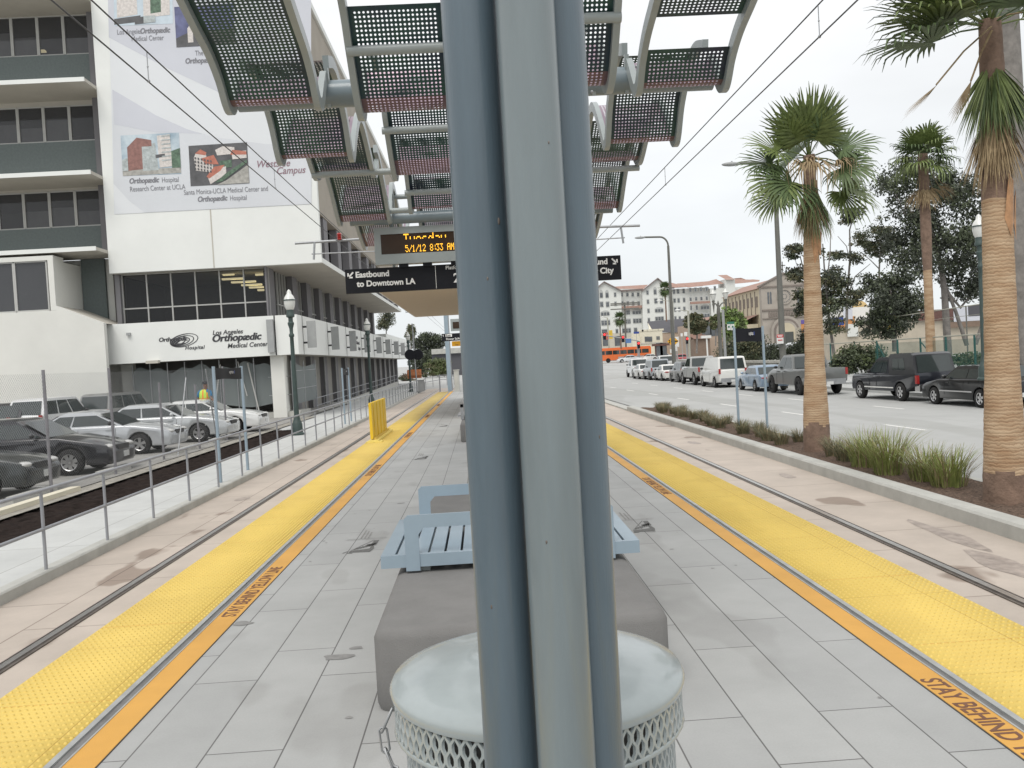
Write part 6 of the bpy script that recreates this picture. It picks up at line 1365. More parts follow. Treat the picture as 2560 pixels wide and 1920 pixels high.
tag(leaves([wb(f3(x, y), 160, rx, rz) for x, y, rx, rz in ((330, 980, 1.5, 1.7), (430, 960, 1.7, 1.9), (540, 900, 1.6, 1.6), (640, 880, 1.6, 1.4), (300, 1120, 1.4, 1.3), (400, 1120, 1.6, 1.2), (740, 900, 1.4, 1.5))], 9000, .17, [M_LF1, M_LF2, M_LF1], None, "far_shrubbery", .2), "dark shrubbery massed under the wide tree at the far end", "shrubbery")
fb = thing("orange_barrier", (-4, 92, -.9), "blurred orange barriers behind the far railing", "barrier")
for (a, b_) in (((130, 1110), (400, 1190)),):
    p, q = W(f3(*a), 93), W(f3(*b_), 93); MB().box(p.x, q.x, 93, 93.3, q.z, p.z).box(p.x, q.x, 93.35, 93.5, q.z - .3, p.z + .1).build("panel", mat("barrier_orange", (.50, .19, .08), .7, nv=.25, ns=3), fb)
q0, q1 = W(f3(810, 690), 150), W(f3(1110, 1000), 150)
ob = thing("overpass", (q0.x, 150, -1), "grey overpass wall far beyond the platform end", "overpass")
MB().box(q0.x - 2, q1.x + .5, 150, 151, (q0.z + q1.z) / 2 + .6, q0.z).build("parapet", M_CONC, ob); MB().box(q0.x - 2, q1.x + .5, 150.5, 152, -1, (q0.z + q1.z) / 2 + .58).build("dark_wall", M_SLATE, ob)  # wall below the parapet in a slate-dark tone
KB = .60
# hedge and bushes right of the road
tag(leaves([wb(z8(x, y), 76 + (x % 5), rx * 1.25, rz * 1.25) for x, y, rx, rz in ((760, 1420, 1.5, 1.5), (900, 1350, 1.8, 1.8), (1000, 1320, 1.8, 1.8), (1080, 1400, 1.6, 1.7), (870, 1480, 1.6, 1.0), (980, 1480, 1.8, 1.0), (620, 1380, 1.5, 1.6), (560, 1440, 1.4, 1.2), (700, 1340, 1.2, 1.2))], 13000, .09, [M_LF1, M_LF2, M_LF2, M_LF4], None, "clipped_hedge", .2), "dense dark hedge behind the pale balustrade and banner posts", "hedge")
tag(leaves([wb(z8(x, y), 60, rx, rz) for x, y, rx, rz in ((1280, 1440, 1.4, 1.2), (1400, 1450, 1.5, 1.2), (1540, 1440, 1.5, 1.2), (1660, 1400, 1.4, 1.4), (1720, 1230, 1.0, 1.4))], 7000, .08, [M_LF1, M_LF2, M_LF1], None, "clipped_hedge", .2), "dark hedge behind the bronze street light pole", "hedge")
tag(leaves([wb(z7(x, y), 47.5, rx, rz) for x, y, rx, rz in ((600, 400, 1.0, 1.0), (700, 370, 1.3, 1.2), (800, 350, 1.4, 1.3), (900, 350, 1.3, 1.3), (760, 430, 1.3, .8), (880, 440, 1.2, .8), (660, 450, 1, .6), (960, 420, .9, .8))], 9000, .08, [M_LF2, M_LF3, M_LF2, M_LF1], None, "leafy_bush", .25), "leafy bright-edged bush behind the two pickups by the fence", "bush")
tag(leaves([wb(zq(x, y), 39, rx, rz) for x, y, rx, rz in ((820, 1240, 1.0, .5), (900, 1230, 1.2, .5), (1030, 1230, 1.2, .45), (1120, 1240, .9, .5))], 3200, .08, [M_LF3, M_LF2, M_LF4], None, "low_shrub", .25), "low green shrubs at the foot of the green mesh fence", "shrub")
tag(leaves([wb(z8(x, y), 130, rx, rz) for x, y, rx, rz in ((620, 930, 3.0, 3.0), (680, 1000, 3.0, 3.2), (620, 1150, 2.4, 2.6), (720, 960, 1.6, 1.6))], 6000, .30, [M_LF5, M_LF5, M_LF3], None, "bright_tree", .3), "bright green tree behind the twin street lamp", "tree")
KB = .48
tree("street_tree", "loose grey green tree before the dark slate roof", (V3(z6(1080, 960), 150)[0], 150, -1), .2, [([V3(z6(1085, 1010), 150), V3(z6(1090, 800), 150), V3(z6(1080, 680), 150)], .3, .12)], [wb(z6(x, y), 150, rx, rz) for x, y, rx, rz in ((1060, 640, 3.2, 1.8), (1100, 690, 3.6, 2.4), (1020, 700, 2.6, 2.0), (1150, 740, 2.2, 1.8), (1070, 760, 2.6, 1.8))], 6500, .26, [M_LF4, M_LF2, M_LF4])
tree("street_tree", "thin yellowish tree beside the pink stucco house", (V3(z8(420, 1250), 150)[0], 150, -1), .2, [([V3(z8(410, 1330), 150), V3(z8(415, 1000), 150)], .2, .1)], [wb(z8(x, y), 150, rx, rz) for x, y, rx, rz in ((410, 930, 2.2, 1.6), (420, 1000, 2.4, 1.6), (390, 1060, 1.4, 1.2))], 1800, .24, [M_LF4, M_LF3])
# grass clumps in the planter
def clump(x, y, h, rad, n, mats, lean=.5, wd=.006):
    V = []; F = []; MI = []
    for i in range(n):
        a = random.random() * 6.283; r0 = rad * .45 * math.sqrt(random.random()); le = lean * (.2 + random.random()); hh = h * (.55 + .6 * random.random()); az = a + random.uniform(-.7, .7)
        bx, by = x + r0 * math.cos(a), y + r0 * math.sin(a); sx, sy = -math.sin(az) * wd, math.cos(az) * wd; k = len(V)
        for f, wf in ((0, 1), (.45, .9), (.8, .6), (1, .12)):
            o = le * hh * f * f; V.extend([(bx + o * math.cos(az) - sx * wf, by + o * math.sin(az) - sy * wf, -.87 + hh * f * (1 - .22 * le * f)), (bx + o * math.cos(az) + sx * wf, by + o * math.sin(az) + sy * wf, -.87 + hh * f * (1 - .22 * le * f))])
        m_ = random.choice(range(len(mats)))
        for j in range(3): F.append((k + j * 2, k + j * 2 + 1, k + j * 2 + 3, k + j * 2 + 2)); MI.append(m_)
    return quads_obj("grass_clump", np.array(V), np.array(F), mats, np.array(MI))
for i, y in enumerate((35, 34.2, 33.2, 32.2, 31.2, 30.2, 29.2, 28.2, 27.2, 26.3, 25.3, 24.2, 23.2, 22.2, 21.2, 20.2, 17.6, 16.8)):
    x = 6.95 + random.uniform(-.16, .22)
    tag(clump(x, y, .36 if i < 16 else .44, .34, 300, [M_GR1, M_GR1, M_GR3], .75, .0045), "soft olive grass tuft in the row along the planter kerb" if i < 16 else ("olive grass tuft just right of the second palm's foot" if i == 16 else "olive grass tuft touching the tall green grass clump"), "grass clump", "olive grass tufts in the planter" if i < 16 else "ornamental grasses")
    if i % 3 == 0 and i < 16: tag(clump(7.45, y + .4, .34, .30, 220, [M_GR1, M_GR1, M_GR3], .75, .0045), "soft olive grass tuft in the row along the planter kerb", "grass clump", "olive grass tufts in the planter")
for i, (x, y, h, l) in enumerate(((7.0, 15.95, .78, "tall bright green grass clump nearest the second palm"), (6.95, 14.9, .86, "tall bright green grass clump in the middle with seed stalks"), (7.15, 14.0, .66, "bright green grass clump leaning over the planter soil"), (7.1, 13.25, .70, "bright green grass clump nearest to the closest palm trunk"))):
    tag(clump(x, y, h * .92, .56, 340, [M_GR2, M_GR2, M_GR2, M_GR3], .75, .0065), l, "grass clump", "ornamental grasses")
# ------------------------------------------------------------ right side: walls, fences, poles, signs
bw = thing("balustrade", (18.5, 55, -.86), "low weathered pale balustrade wall behind the light blue sedan", "wall")
MB().box(18.4, 18.75, 50, 64, .36, .52).box(18.45, 18.7, 50, 64, -.86, -.55).build("rail_cap", mat("old_plaster", (.50, .49, .45), .9, nv=.25, ns=4, stretch=(1, 1, .3)), bw)
b = MB()
for i in range(56): b.box(18.5, 18.66, 50.05 + i * .25, 50.17 + i * .25, -.55, .36)
b.build("balusters", MATS["old_plaster"], bw); MB().box(18.60, 18.64, 50, 64, -.56, .37).build("backing", MATS["old_plaster"], bw)
gf = thing("mesh_fence", (21, 42, -.9), "long fence with pale top rail and green windbreak mesh along the right pavement", "fence")
MB().tube([(21, 33, 1.46), (21, 43, 1.41), (21, 56, 1.34)], .03, 8).build("top_rail", M_CONCP, gf, 60)
for y in (33.4, 35.7, 36.6, 38.9, 41.2, 43.5, 45.8, 48.6, 52, 55.5): MB().tube([(21, y, -.9), (21, y, 1.42)], .045, 8).build("post", mat("fence_green", (.03, .12, .11), .6) if "fence_green" not in MATS else MATS["fence_green"], gf, 60)
MB().tube([(21, 45.7, 1.2), (21.1, 44.2, -.5)], .035, 6).tube([(21, 41.1, 1.2), (21.1, 39.8, .2)], .03, 6).build("brace", MATS["fence_green"], gf, 60)
MB().face([(20.96, 33, -.6), (20.96, 46, -.6), (20.96, 46, 1.25), (20.96, 33, 1.3)]).build("mesh", M_FMESH, gf, fix=False)
f2 = thing("rear_fence", (26, 45, 0), "second higher wire fence line behind the green mesh fence", "fence")
MB().tube([(26, 36, 3.15), (26, 58, 2.75)], .03, 6).tube([(26, 36, 2.6), (26, 58, 2.3)], .015, 6).build("top_rail", M_CONCP, f2, 60)
for y in (38, 42, 46, 50, 54): MB().tube([(26, y, -.9), (26, y, 3.0)], .04, 6).build("post", M_POLE, f2, 60)
# cobra-head street lights
def cobra(bx, by, bz, top, hx_, hz_, label, rr=.16):
    t = thing("street_light", (bx, by, bz), label, "street light", "long-armed street lights"); s = 1 if hx_ > bx else -1
    MB().tube([(bx, by, bz), (bx + .02, by, top - 1.0)], [rr, rr * .55], 14).build("pole", M_POLE, t, 60)
    pts = [(bx + .02, by, top - 1.02)]
    for i in range(7): a = i / 6 * math.pi / 2; pts.append((bx + .02 + s * .75 * (1 - math.cos(a)), by, top - 1.0 + .85 * math.sin(a)))
    pts.append((hx_, by, hz_)); MB().tube(pts, rr * .42, 10).build("arm", M_POLE, t, 60)
    MB().ball((hx_ + s * .35, by, hz_ - .02), (.52, .19, .115), 14).ball((hx_ + s * .30, by, hz_ + .11), (.05, .05, .05), 8).build("lamp_head", M_POLEG, t, 60)
    return t
c1a, c1b = W(ze(375, 640), 47), W(ze(120, 577), 47)
cobra(16.35 + 1.0 * .0, 47, -.9, c1b.z + .12, c1b.x, c1b.z, "tall bronze street light with long arm left of the second palm", .19)
t1 = W(Z(1440, 0, 2.593)(592, 1640), 80); t2 = W(Z(1440, 0, 2.593)(440, 1538), 80)
cobra(W(z6(845, 1000), 80).x, 80, -.9, t2.z + .1, t2.x, t2.z, "farther bronze street light rising behind the yellow warning sign", .20)
for (px, pyb, pyt, hx_, D, lab) in ((848, 900, 470, 700, 150, "pale pole with short lamp arm behind the warning sign"), (1012, 1020, 570, 890, 140, "pale street light pole right of the warning sign"), (175, 960, 640, 110, 230, "thin distant street light before the white building's first gable")):
    a = W(z6(px, pyb), D); b_ = W(z6(px - 15, pyt), D); c = W(z6(hx_, pyt), D)
    t = thing("street_light", (a.x, D, zgr(D)), lab, "street light", "distant street lights")
    MB().tube([(a.x, D, zgr(D)), (b_.x, D, b_.z)], .16, 8).tube([(b_.x, D, b_.z), (c.x, D, c.z + .2)], .06, 6).build("pole", M_CONCP, t, 60); MB().ball((c.x, D, c.z + .15), (.5, .25, .14), 10).build("lamp_head", M_SIGNW, t, 60)
# twin ornate lamp
tl = thing("twin_lamp", (19.4, 70, -.9), "ornate dark street lamp with two glass lanterns on curled arms", "street lamp")
a = W(z8(480, 1380), 70); b_ = W(z8(478, 760), 70)
MB().lathe([(.30, -.9), (.30, .2), (.20, .3), (.16, .6), (.125, b_.z - .6), (.17, b_.z - .5), (.12, b_.z), (.07, b_.z + .2), (.09, b_.z + .3), (.02, b_.z + .55)], (a.x, 70, 0), 14).build("pole", M_POLE, tl, 40)
for px in (378, 560):
    q = W(z8(px, 720 if px < 400 else 700), 70); s = 1 if px > 470 else -1
    pts = [(a.x, 70, b_.z - .1)] + [(a.x + (q.x - a.x) * i / 6, 70, b_.z - .1 + (q.z - b_.z + .1) * (i / 6) + .22 * math.sin(i / 6 * math.pi)) for i in range(1, 7)]
    MB().tube(pts, .055, 10).lathe([(.0, -.75), (.03, -.6), (.06, -.3), (.08, -.1), (.11, 0), (.09, .15), (.13, .25), (.13, .31), (.07, .34)], q, 12).build("arm", M_POLE, tl, 50)
    MB().lathe([(.11, .34), (.18, .52), (.235, .80), (.24, .83)], q, 16).build("lantern_glass", M_GLOBE, tl, 50); MB().lathe([(.26, .83), (.26, .87), (.20, .93), (.13, 1.0), (.10, 1.1), (.03, 1.18), (0, 1.25)], q, 16).build("lantern_cap", M_GLOBE, tl, 50)
    MB().lathe([(.245, .81), (.268, .85), (.245, .88)], q, 16).build("lantern_ring", M_POLE, tl, 50)
# signs
def board(name, label, p, D, w_, h_, m, post=True, cat="sign", parts=()):
    q = W(p, D); t = thing(name, (q.x, D, zgr(D) if D > 88 else -.9), label, cat)
    MB().box(q.x - w_ / 2, q.x + w_ / 2, D, D + .04, q.z - h_ / 2, q.z + h_ / 2).build("panel", m, t)
    if post: MB().tube([(q.x, D + .08, zgr(D)), (q.x, D + .08, q.z + h_ / 2)], .05, 8).build("post", M_POLEG, t, 60)
    return t, q
ws = thing("warning_sign", (18.75, 85, -.9), "amber diamond warning sign with black crossroads symbol", "sign")
q = W(z6(840, 885), 85); h_ = .56
MB().xz([(q.x, q.z - h_), (q.x + h_, q.z), (q.x, q.z + h_), (q.x - h_, q.z)], 85, 85.04).build("panel", M_WARN, ws)
sb = MB().box(q.x - .22, q.x + .48, 84.98, 84.998, q.z - .055, q.z + .055).box(q.x + .08, q.x + .19, 84.976, 84.996, q.z - .36, q.z + .36).box(q.x - .44, q.x - .28, 84.98, 84.998, q.z - .14, q.z - .09).box(q.x - .44, q.x - .28, 84.98, 84.998, q.z + .09, q.z + .14).box(q.x - .38, q.x - .34, 84.978, 84.997, q.z - .18, q.z + .18)
sb.build("symbol", M_BLACK, ws); MB().tube([(q.x, 85.1, -.9), (q.x, 85.1, q.z + .5)], .10, 8).build("post", M_POLE, ws, 60)
board("street_notice", "small white notice plate on the warning sign's post", z6(825, 985), 84.9, .30, .38, M_SIGNW, False); board("street_notice", "second white plate right of the warning sign's post", z6(868, 965), 86, .34, .40, M_SIGNW)
board("street_notice", "white plate half behind the amber diamond sign", z6(880, 890), 87, .42, 1.0, M_SIGNW)
board("street_notice", "white lane sign on a mast left of the red signal", z6(972, 808), 140, .50, .62, M_SIGNW); board("street_notice", "smaller white sign left of the lane sign", z6(930, 818), 140, .34, .5, M_SIGNW)
t, q = board("parking_sign", "red and white parking sign strapped to the bronze pole", z8(1365, 1230), 46.7, .36, .50, M_SIGNW, False); MB().box(q.x - .18, q.x + .18, 46.69, 46.699, q.z + .08, q.z + .25).build("red_field", M_SIGNR, t); MB().box(q.x - .12, q.x + .12, 46.685, 46.698, q.z + .13, q.z + .16).box(q.x - .14, q.x + .14, 46.685, 46.698, q.z + .19, q.z + .22).build("lettering", M_TXT, t); MB().box(q.x - .12, q.x + .12, 46.685, 46.698, q.z - .08, q.z - .03).build("lettering", M_SIGNR, t)
pq = W(z8(545, 1280), 66); pt = W(z8(515, 800), 66)
pp = thing("utility_post", (pq.x, 66, -.9), "grey post with green and white parking plates beside the twin lamp", "post"); MB().tube([(pq.x, 66, -.9), (pt.x, 66, pt.z)], .11, 10).build("post", M_POLEG, pp, 60)
g1 = W(z8(632, 990), 64); MB().box(g1.x - .27, g1.x + .27, 63.99, 64.03, g1.z - .08, g1.z + .09).build("green_plate", M_SIGNG, pp)
for px in (606, 662): q = W(z8(px, 1050), 64); MB().box(q.x - .127, q.x + .127, 64, 64.04, q.z - .23, q.z + .20).build("white_plate", M_SIGNW, pp); MB().box(q.x - .06, q.x + .06, 63.985, 63.999, q.z - .06, q.z + .08).build("lettering", M_SIGNG, pp)
def signal(label, p, D, mast=None):
    q = W(p, D); t = thing("traffic_signal", (q.x, D, zgr(D)), label, "traffic light", "red traffic lights at the far junction"); s = D / 190
    MB().box(q.x - .30 * s, q.x + .30 * s, D, D + .4, q.z - 1.1 * s, q.z + .38 * s).build("housing", M_BLACK, t)
    MB().lathe([(.25 * s, 0), (.2 * s, -.06), (0, -.08)], (q.x, D - .01, q.z), 16, ax='y').build("red_lens", M_REDON, t, 60)
    if mast: MB().tube([(q.x, D + .5, zgr(D)), (q.x, D + .5, q.z)], .12, 8).build("mast", M_POLEG, t, 60)
    return t
signal("red traffic light hanging on the mast arm's left end", z6(130, 815), 185); signal("red traffic light hanging in the middle of the mast arm", z6(322, 842), 185); signal("red traffic light on the post before the cream house", z6(484, 905), 185, True); signal("red traffic light on the pole right of the amber warning sign", z6(988, 858), 140, True)
m0, m1 = W(z6(480, 880), 186), W(z6(90, 815), 186)
ma = thing("signal_mast_arm", (m0.x, 186, zgr(186)), "grey mast arm carrying two red traffic lights over the junction", "mast"); MB().tube([(m0.x, 186, zgr(186)), (m0.x, 186, m0.z)], .2, 8).tube([(m0.x, 186, m0.z), (m1.x, 186, m1.z)], .12, 8).build("arm", M_POLEG, ma, 60)
board("street_name_sign", "blue street name sign under the signal mast arm", z6(378, 880), 185.5, 1.2, .95, mat("sign_paleblue", (.10, .20, .42), .5), False); board("street_name_sign", "dark blue street name board on the signal pole", z6(460, 795), 184, 1.15, .45, M_SIGNB)
board("street_flag", "tall yellow street banner left of the palm", z6(195, 815), 210, .85, 2.1, mat("flag_yellow", (.62, .43, .06), .7), False, "banner"); board("street_flag", "faded red street banner beside the yellow one", z6(150, 830), 211, .85, 1.7, mat("flag_red", (.45, .15, .12), .7), False, "banner")
t, q = board("event_banner", "purple and orange event banner on a post by the church door", z8(1722, 1085), 120, .84, 2.5, mat("flag_orange", (.58, .27, .10), .7), True, "banner"); MB().box(q.x - .42, q.x + .42, 119.96, 119.995, q.z + .75, q.z + 1.3).box(q.x - .42, q.x + .42, 119.96, 119.995, q.z - 1.3, q.z - .9).build("purple_band", mat("flag_purple", (.12, .09, .32), .7), t); MB().xz([(q.x - .08, q.z - .7), (q.x + .16, q.z - .6), (q.x + .13, q.z + .3), (q.x + .18, q.z + .55), (q.x + .02, q.z + .6), (q.x - .03, q.z + .1)], 119.96, 119.99).build("figure_mark", M_SIGNB, t)
wp = thing("utility_pole", (0, 195, 0), "wooden utility pole with two crossarms before the white building", "pole"); q0, q1 = W(z6(350, 960), 195), W(z6(338, 480), 195); MB().tube([(q0.x, 195, zgr(195)), (q1.x, 195, q1.z)], .2, 8).build("pole", M_POLE, wp, 60)
for py in (490, 505, 548): c = W(z6(338, py), 195); MB().box(c.x - 3.2, c.x + 3.2, 194.7, 194.9, c.z - .12, c.z + .12).build("crossarm", M_POLE, wp)
wl = thing("white_lamp", (0, 100, 0), "slim white lamp post with a flat head by the hedge", "street light"); q0, q1 = W(z8(290, 1420), 100), W(z8(275, 1210), 100); MB().tube([(q0.x, 100, -.9), (q1.x, 100, q1.z)], .09, 8).build("pole", M_SIGNW, wl, 60); MB().box(q1.x - .6, q1.x + .5, 99.8, 100.3, q1.z - .05, q1.z + .25).build("lamp_head", M_SIGNW, wl)

# ------------------------------------------------------------ far buildings
DW = 290
def WP(a, b, D=DW): q = W(zw(a, b), D); return q.x, q.z
wbld = thing("white_building", (62, DW, 0), "long white five-storey building with red tile roofs and two gables", "building")
def wallpoly(pts, y0, y1, m, name="wall", par=wbld, D=DW): MB().xz([WP(*p, D) for p in pts], y0, y1).build(name, m, par)
M_WB = mat("hotel_white", (.66, .67, .64), .9, nv=.03, ns=.1)
wallpoly([(60, 1480), (60, 420), (1000, 420), (1000, 1480)], DW + 2, DW + 12, M_WB)
wallpoly([(100, 1200), (92, 412), (205, 322), (505, 470), (520, 1200)], DW, DW + 1.98, M_WB)
wallpoly([(885, 1200), (870, 465), (1130, 262), (1310, 405), (1330, 1200)], DW, DW + 1.98, M_WB)
wallpoly([(100, 1480), (100, 1203), (690, 1203), (690, 1480)], DW - .5, DW + 1.97, mat("hotel_base", (.50, .47, .40), .9, nv=.05, ns=.2), "base")
x2, z2_ = WP(1330, 405); x3, _ = W(z8(690, 400), DW).x, 0
MB().box(x2 - .2, x2 + 14, DW + 2.5, DW + 12, 0, WP(1680, 395)[1] - .3).box(x2 + 14, x3 + 18, DW + 1, DW + 12, 0, WP(1900, 385)[1] - .8).build("wall", M_WB, wbld)
tw = [W(z8(*p), DW) for p in ((540, 345), (680, 345), (690, 480), (530, 480))]
MB().box(tw[0].x, tw[1].x, DW - 1, DW + 8, 8, tw[0].z).build("stair_tower", M_WB, wbld)
def roofpoly(pts, y0, y1, f=zw): MB().face([(W(f(*p), DW).x, y, W(f(*p), DW).z) for p, y in pts]).build("roof", M_ROOF, wbld, fix=False)
Y0, Y1 = DW + 1.5, DW + 7
roofpoly([((480, 462), Y0), ((890, 436), Y0), ((1040, 325), Y1), ((310, 366), Y1)], 0, 0)
roofpoly([((1300, 410), Y0), ((1420, 408), Y0), ((1540, 395), Y0 - 1), ((1690, 395), Y0 - 1), ((1430, 285), Y1), ((1200, 300), Y1)], 0, 0)
roofpoly([((1680, 392), Y0), ((1936, 376), Y0), ((1936, 284), Y1), ((1530, 306), Y1)], 0, 0)
roofpoly([((0, 465), Y0 - 1), ((320, 430), Y0 - 1), ((540, 405), Y0 - 1), ((500, 312), Y1), ((380, 345), Y1), ((0, 375), Y1)], 0, 0, z8)
roofpoly([((545, 362), DW - 2), ((675, 355), DW - 2), ((635, 256), DW + 5), ((500, 262), DW + 5)], 0, 0, z8)
roofpoly([((680, 405), DW + 2), ((820, 395), DW + 2), ((1080, 370), DW + 2), ((1150, 330), DW + 6), ((1085, 308), DW + 9), ((990, 316), DW + 9), ((905, 284), DW + 9), ((700, 300), DW + 9)], 0, 0, z8)
for pts in ([(85, 425), (205, 318), (205, 300), (80, 405)], [(205, 318), (515, 482), (520, 462), (205, 300)], [(862, 478), (1130, 258), (1130, 240), (855, 462)], [(1130, 258), (1315, 412), (1322, 398), (1130, 240)]): MB().xz([WP(*p) for p in pts], DW - .8, DW + .5).build("gable_eave", mat("eave_brown", (.20, .16, .15), .9) if "eave_brown" not in MATS else MATS["eave_brown"], wbld)
def ew(p, q_, f=zw): a, b_ = W(f(*p), DW), W(f(*q_), DW); MB().bar((a.x, Y0 - 1.2, a.z), (b_.x, Y0 - 1.2, b_.z), .8, .5).build("eave", MATS["eave_brown"], wbld)
ew((500, 462), (880, 436)); ew((1330, 412), (1425, 410)); 
M_SASH = mat("sash_grey", (.42, .43, .42), .7, nv=.05); M_WPANE = mat("far_pane", (.11, .12, .13), .2, nv=.4, ns=.5)
def wwin(cx, cy, w_, h_, arch=False, y=DW, f=zw, tri=False):
    q = W(f(cx, cy), DW); sc = DW / FOC / (6.914 if f is zw else 5.924); ww, hh = w_ * sc / 2, h_ * sc / 2
    fo = MB()
    if arch:
        pts = [(q.x - ww, q.z - hh), (q.x + ww, q.z - hh)] + [(q.x + ww * math.cos(i * math.pi / 10), q.z + hh * .25 + (hh * .75) * math.sin(i * math.pi / 10)) for i in range(11)]
        fo.xz(pts, y - .14, y - .02)
    else: fo.box(q.x - ww, q.x + ww, y - .14, y - .02, q.z - hh, q.z + hh)
    o = fo.build("window", M_SASH, wbld); n = 3 if tri else 1; p = MB()
    for i in range(n):
        xa = q.x - ww + 2 * ww * i / n + .10; xb_ = q.x - ww + 2 * ww * (i + 1) / n - .10
        top = q.z + hh * (.62 if not arch else .25) ; p.box(xa, xb_, y - .20, y - .141, q.z - hh + .1, q.z - .06).box(xa, xb_, y - .19, y - .141, q.z + .02, max(top, q.z + .2))
    p.build("pane", M_WPANE, o)
Yg, Yw = DW - .02, DW + 1.98
for x in (158, 258): wwin(x, 515, 58, 135, True, Yg)
for x, y in ((398, 525), (405, 684), (958, 490), (966, 648), (975, 805), (982, 965)): wwin(x, y, 42, 78, False, Yg)
for x in (165, 268): wwin(x, 692, 60, 98, False, Yg)
for x in (1102, 1200): wwin(x, 632, 58, 95, False, Yg)
wwin(1088, 460, 54, 130, True, Yg); wwin(225, 848, 152, 88, True, Yg, tri=True); wwin(1160, 790, 150, 88, True, Yg, tri=True); wwin(235, 1010, 155, 95, False, Yg, tri=True); wwin(1165, 940, 150, 75, False, Yg, tri=True); wwin(215, 1160, 100, 80, False, Yg); wwin(430, 1155, 48, 80, False, Yg)
for x in (530, 627, 720, 815): wwin(x, 515, 44, 78, False, Yw)
for x in (540, 635, 728, 825): wwin(x, 668, 44, 78, False, Yw)
wwin(625, 828, 92, 80, False, Yw, tri=True); wwin(790, 820, 150, 84, True, Yw, tri=True); wwin(640, 982, 92, 88, False, Yw, tri=True); wwin(800, 972, 150, 88, False, Yw, tri=True); wwin(615, 1142, 150, 88, False, Yw, tri=True); wwin(770, 1130, 60, 80, False, Yw)
MB().box(WP(520, 760)[0], WP(870, 735)[0], DW + .6, Yw - .01, WP(700, 770)[1], WP(700, 722)[1]).build("tile_band", M_ROOF, wbld)
for x in (1445, 1515, 1612): wwin(x, 465 - (x - 1445) * .06, 42, 85, False, DW + 2.5)
for x in (1455, 1525, 1620): wwin(x, 620 - (x - 1445) * .06, 44, 82, False, DW + 2.5)
for x in (1465, 1535, 1625): wwin(x, 775 - (x - 1445) * .06, 44, 82, False, DW + 2.5)
for x in (1470, 1545): wwin(x, 925, 40, 70, False, DW + 2.5)
Yr = DW + 1
for x in (42, 120, 200, 285): wwin(x, 500 - x * .06, 38, 62, False, Yr, z8)
for x in (48, 130, 208, 288): wwin(x, 636 - x * .06, 36, 62, False, Yr, z8)
wwin(408, 470, 34, 60, False, Yr, z8); wwin(55, 765, 28, 75, False, Yr, z8); wwin(140, 760, 30, 75, False, Yr, z8); wwin(262, 752, 130, 75, True, Yr, z8, tri=True); wwin(270, 872, 130, 60, False, Yr, z8, tri=True)
MB().box(W(z8(40, 700), DW).x, W(z8(325, 680), DW).x, Yr - 1.2, Yr - .01, W(z8(180, 705), DW).z, W(z8(180, 672), DW).z).build("tile_band", M_ROOF, wbld)
for x in (230, 435): q = W(zw(x, 1330), DW); MB().box(q.x - .9, q.x + .9, DW - .6, DW - .48, q.z - 1.6, q.z + 1.6).build("window", M_WPANE, wbld)
# slate roofed hall
DS = 235
hall = thing("slate_hall", (55, DS, 0), "hall with a large plain dark slate roof behind the cream house", "building")
def SP(a, b, D=DS, f=z6): q = W(f(a, b), D); return (q.x, D, q.z)
def roof4(p, D0, D1): 
    return [(W(z6(*a), D0 if i < 2 else D1).x, D0 if i < 2 else D1, W(z6(*a), D0 if i < 2 else D1).z) for i, a in enumerate(p)]
MB().face(roof4([(600, 790), (1260, 800), (1230, 625), (570, 680)], DS, DS + 9)).build("roof", M_SLATE, hall, fix=False)
a, b_ = SP(600, 800), SP(1240, 1000); MB().box(a[0], b_[0] + 2, DS + .2, DS + 14, -1, a[2] - .1).build("wall", M_PINK, hall)
MB().face([SP(598, 792, DS - .05), SP(640, 792, DS - .05), SP(578, 690, DS + 6)]).build("gable", M_CREAM, hall, fix=False)
# cream house
DC = 215
ch_ = thing("cream_house", (45, DC, 0), "cream stucco house with stepped parapet left of the slate roof", "building")
a, b_, c = SP(415, 800, DC), SP(740, 1000, DC), SP(495, 785, DC)
MB().box(c[0], b_[0], DC, DC + 12, -1, c[2]).box(a[0], c[0] - .01, DC - .4, DC + 12, -1, c[2] - 1.2).build("wall", M_CREAM, ch_)
for px in (505, 545, 600, 660, 715): q = SP(px, 784, DC); MB().box(q[0] - .7, q[0] + .7, DC - .1, DC + .6, c[2] + .01, c[2] + .45).build("parapet_step", M_CREAM, ch_)
for px, w_, py in ((566, .46, 862), (604, .46, 862), (675, .17, 850), (694, .17, 850)): q = SP(px, py, DC); MB().box(q[0] - w_, q[0] + w_, DC - .12, DC - .01, q[2] - (.62 if w_ > .3 else .42), q[2] + (.62 if w_ > .3 else .42)).build("window", M_WPANE, ch_)
MB().box(c[0], b_[0], DC - .15, DC - .012, SP(560, 905, DC)[2] - .15, SP(560, 905, DC)[2] + .15).build("string_course", M_SOFF, ch_)
# low wall and dark gate between
dw = thing("dark_gateway", (58, 160, 0), "dark reddish gateway and low wall right of the cream house", "gate")
a, b_ = W(z6(655, 935), 160), W(z6(780, 1020), 160); MB().box(a.x, b_.x, 160, 160.5, b_.z - .2, a.z).box(a.x - .5, b_.x + .5, 159.8, 160.7, a.z + .01, a.z + .4).build("gate_wall", mat("gate_red", (.13, .07, .06), .9, nv=.3), dw)
for px in (700, 740): q = W(z6(px, 980), 160); MB().box(q.x - .6, q.x + .6, 159.9, 159.99, q.z - 1.2, q.z + 1.4).build("opening", M_WPANE, dw)
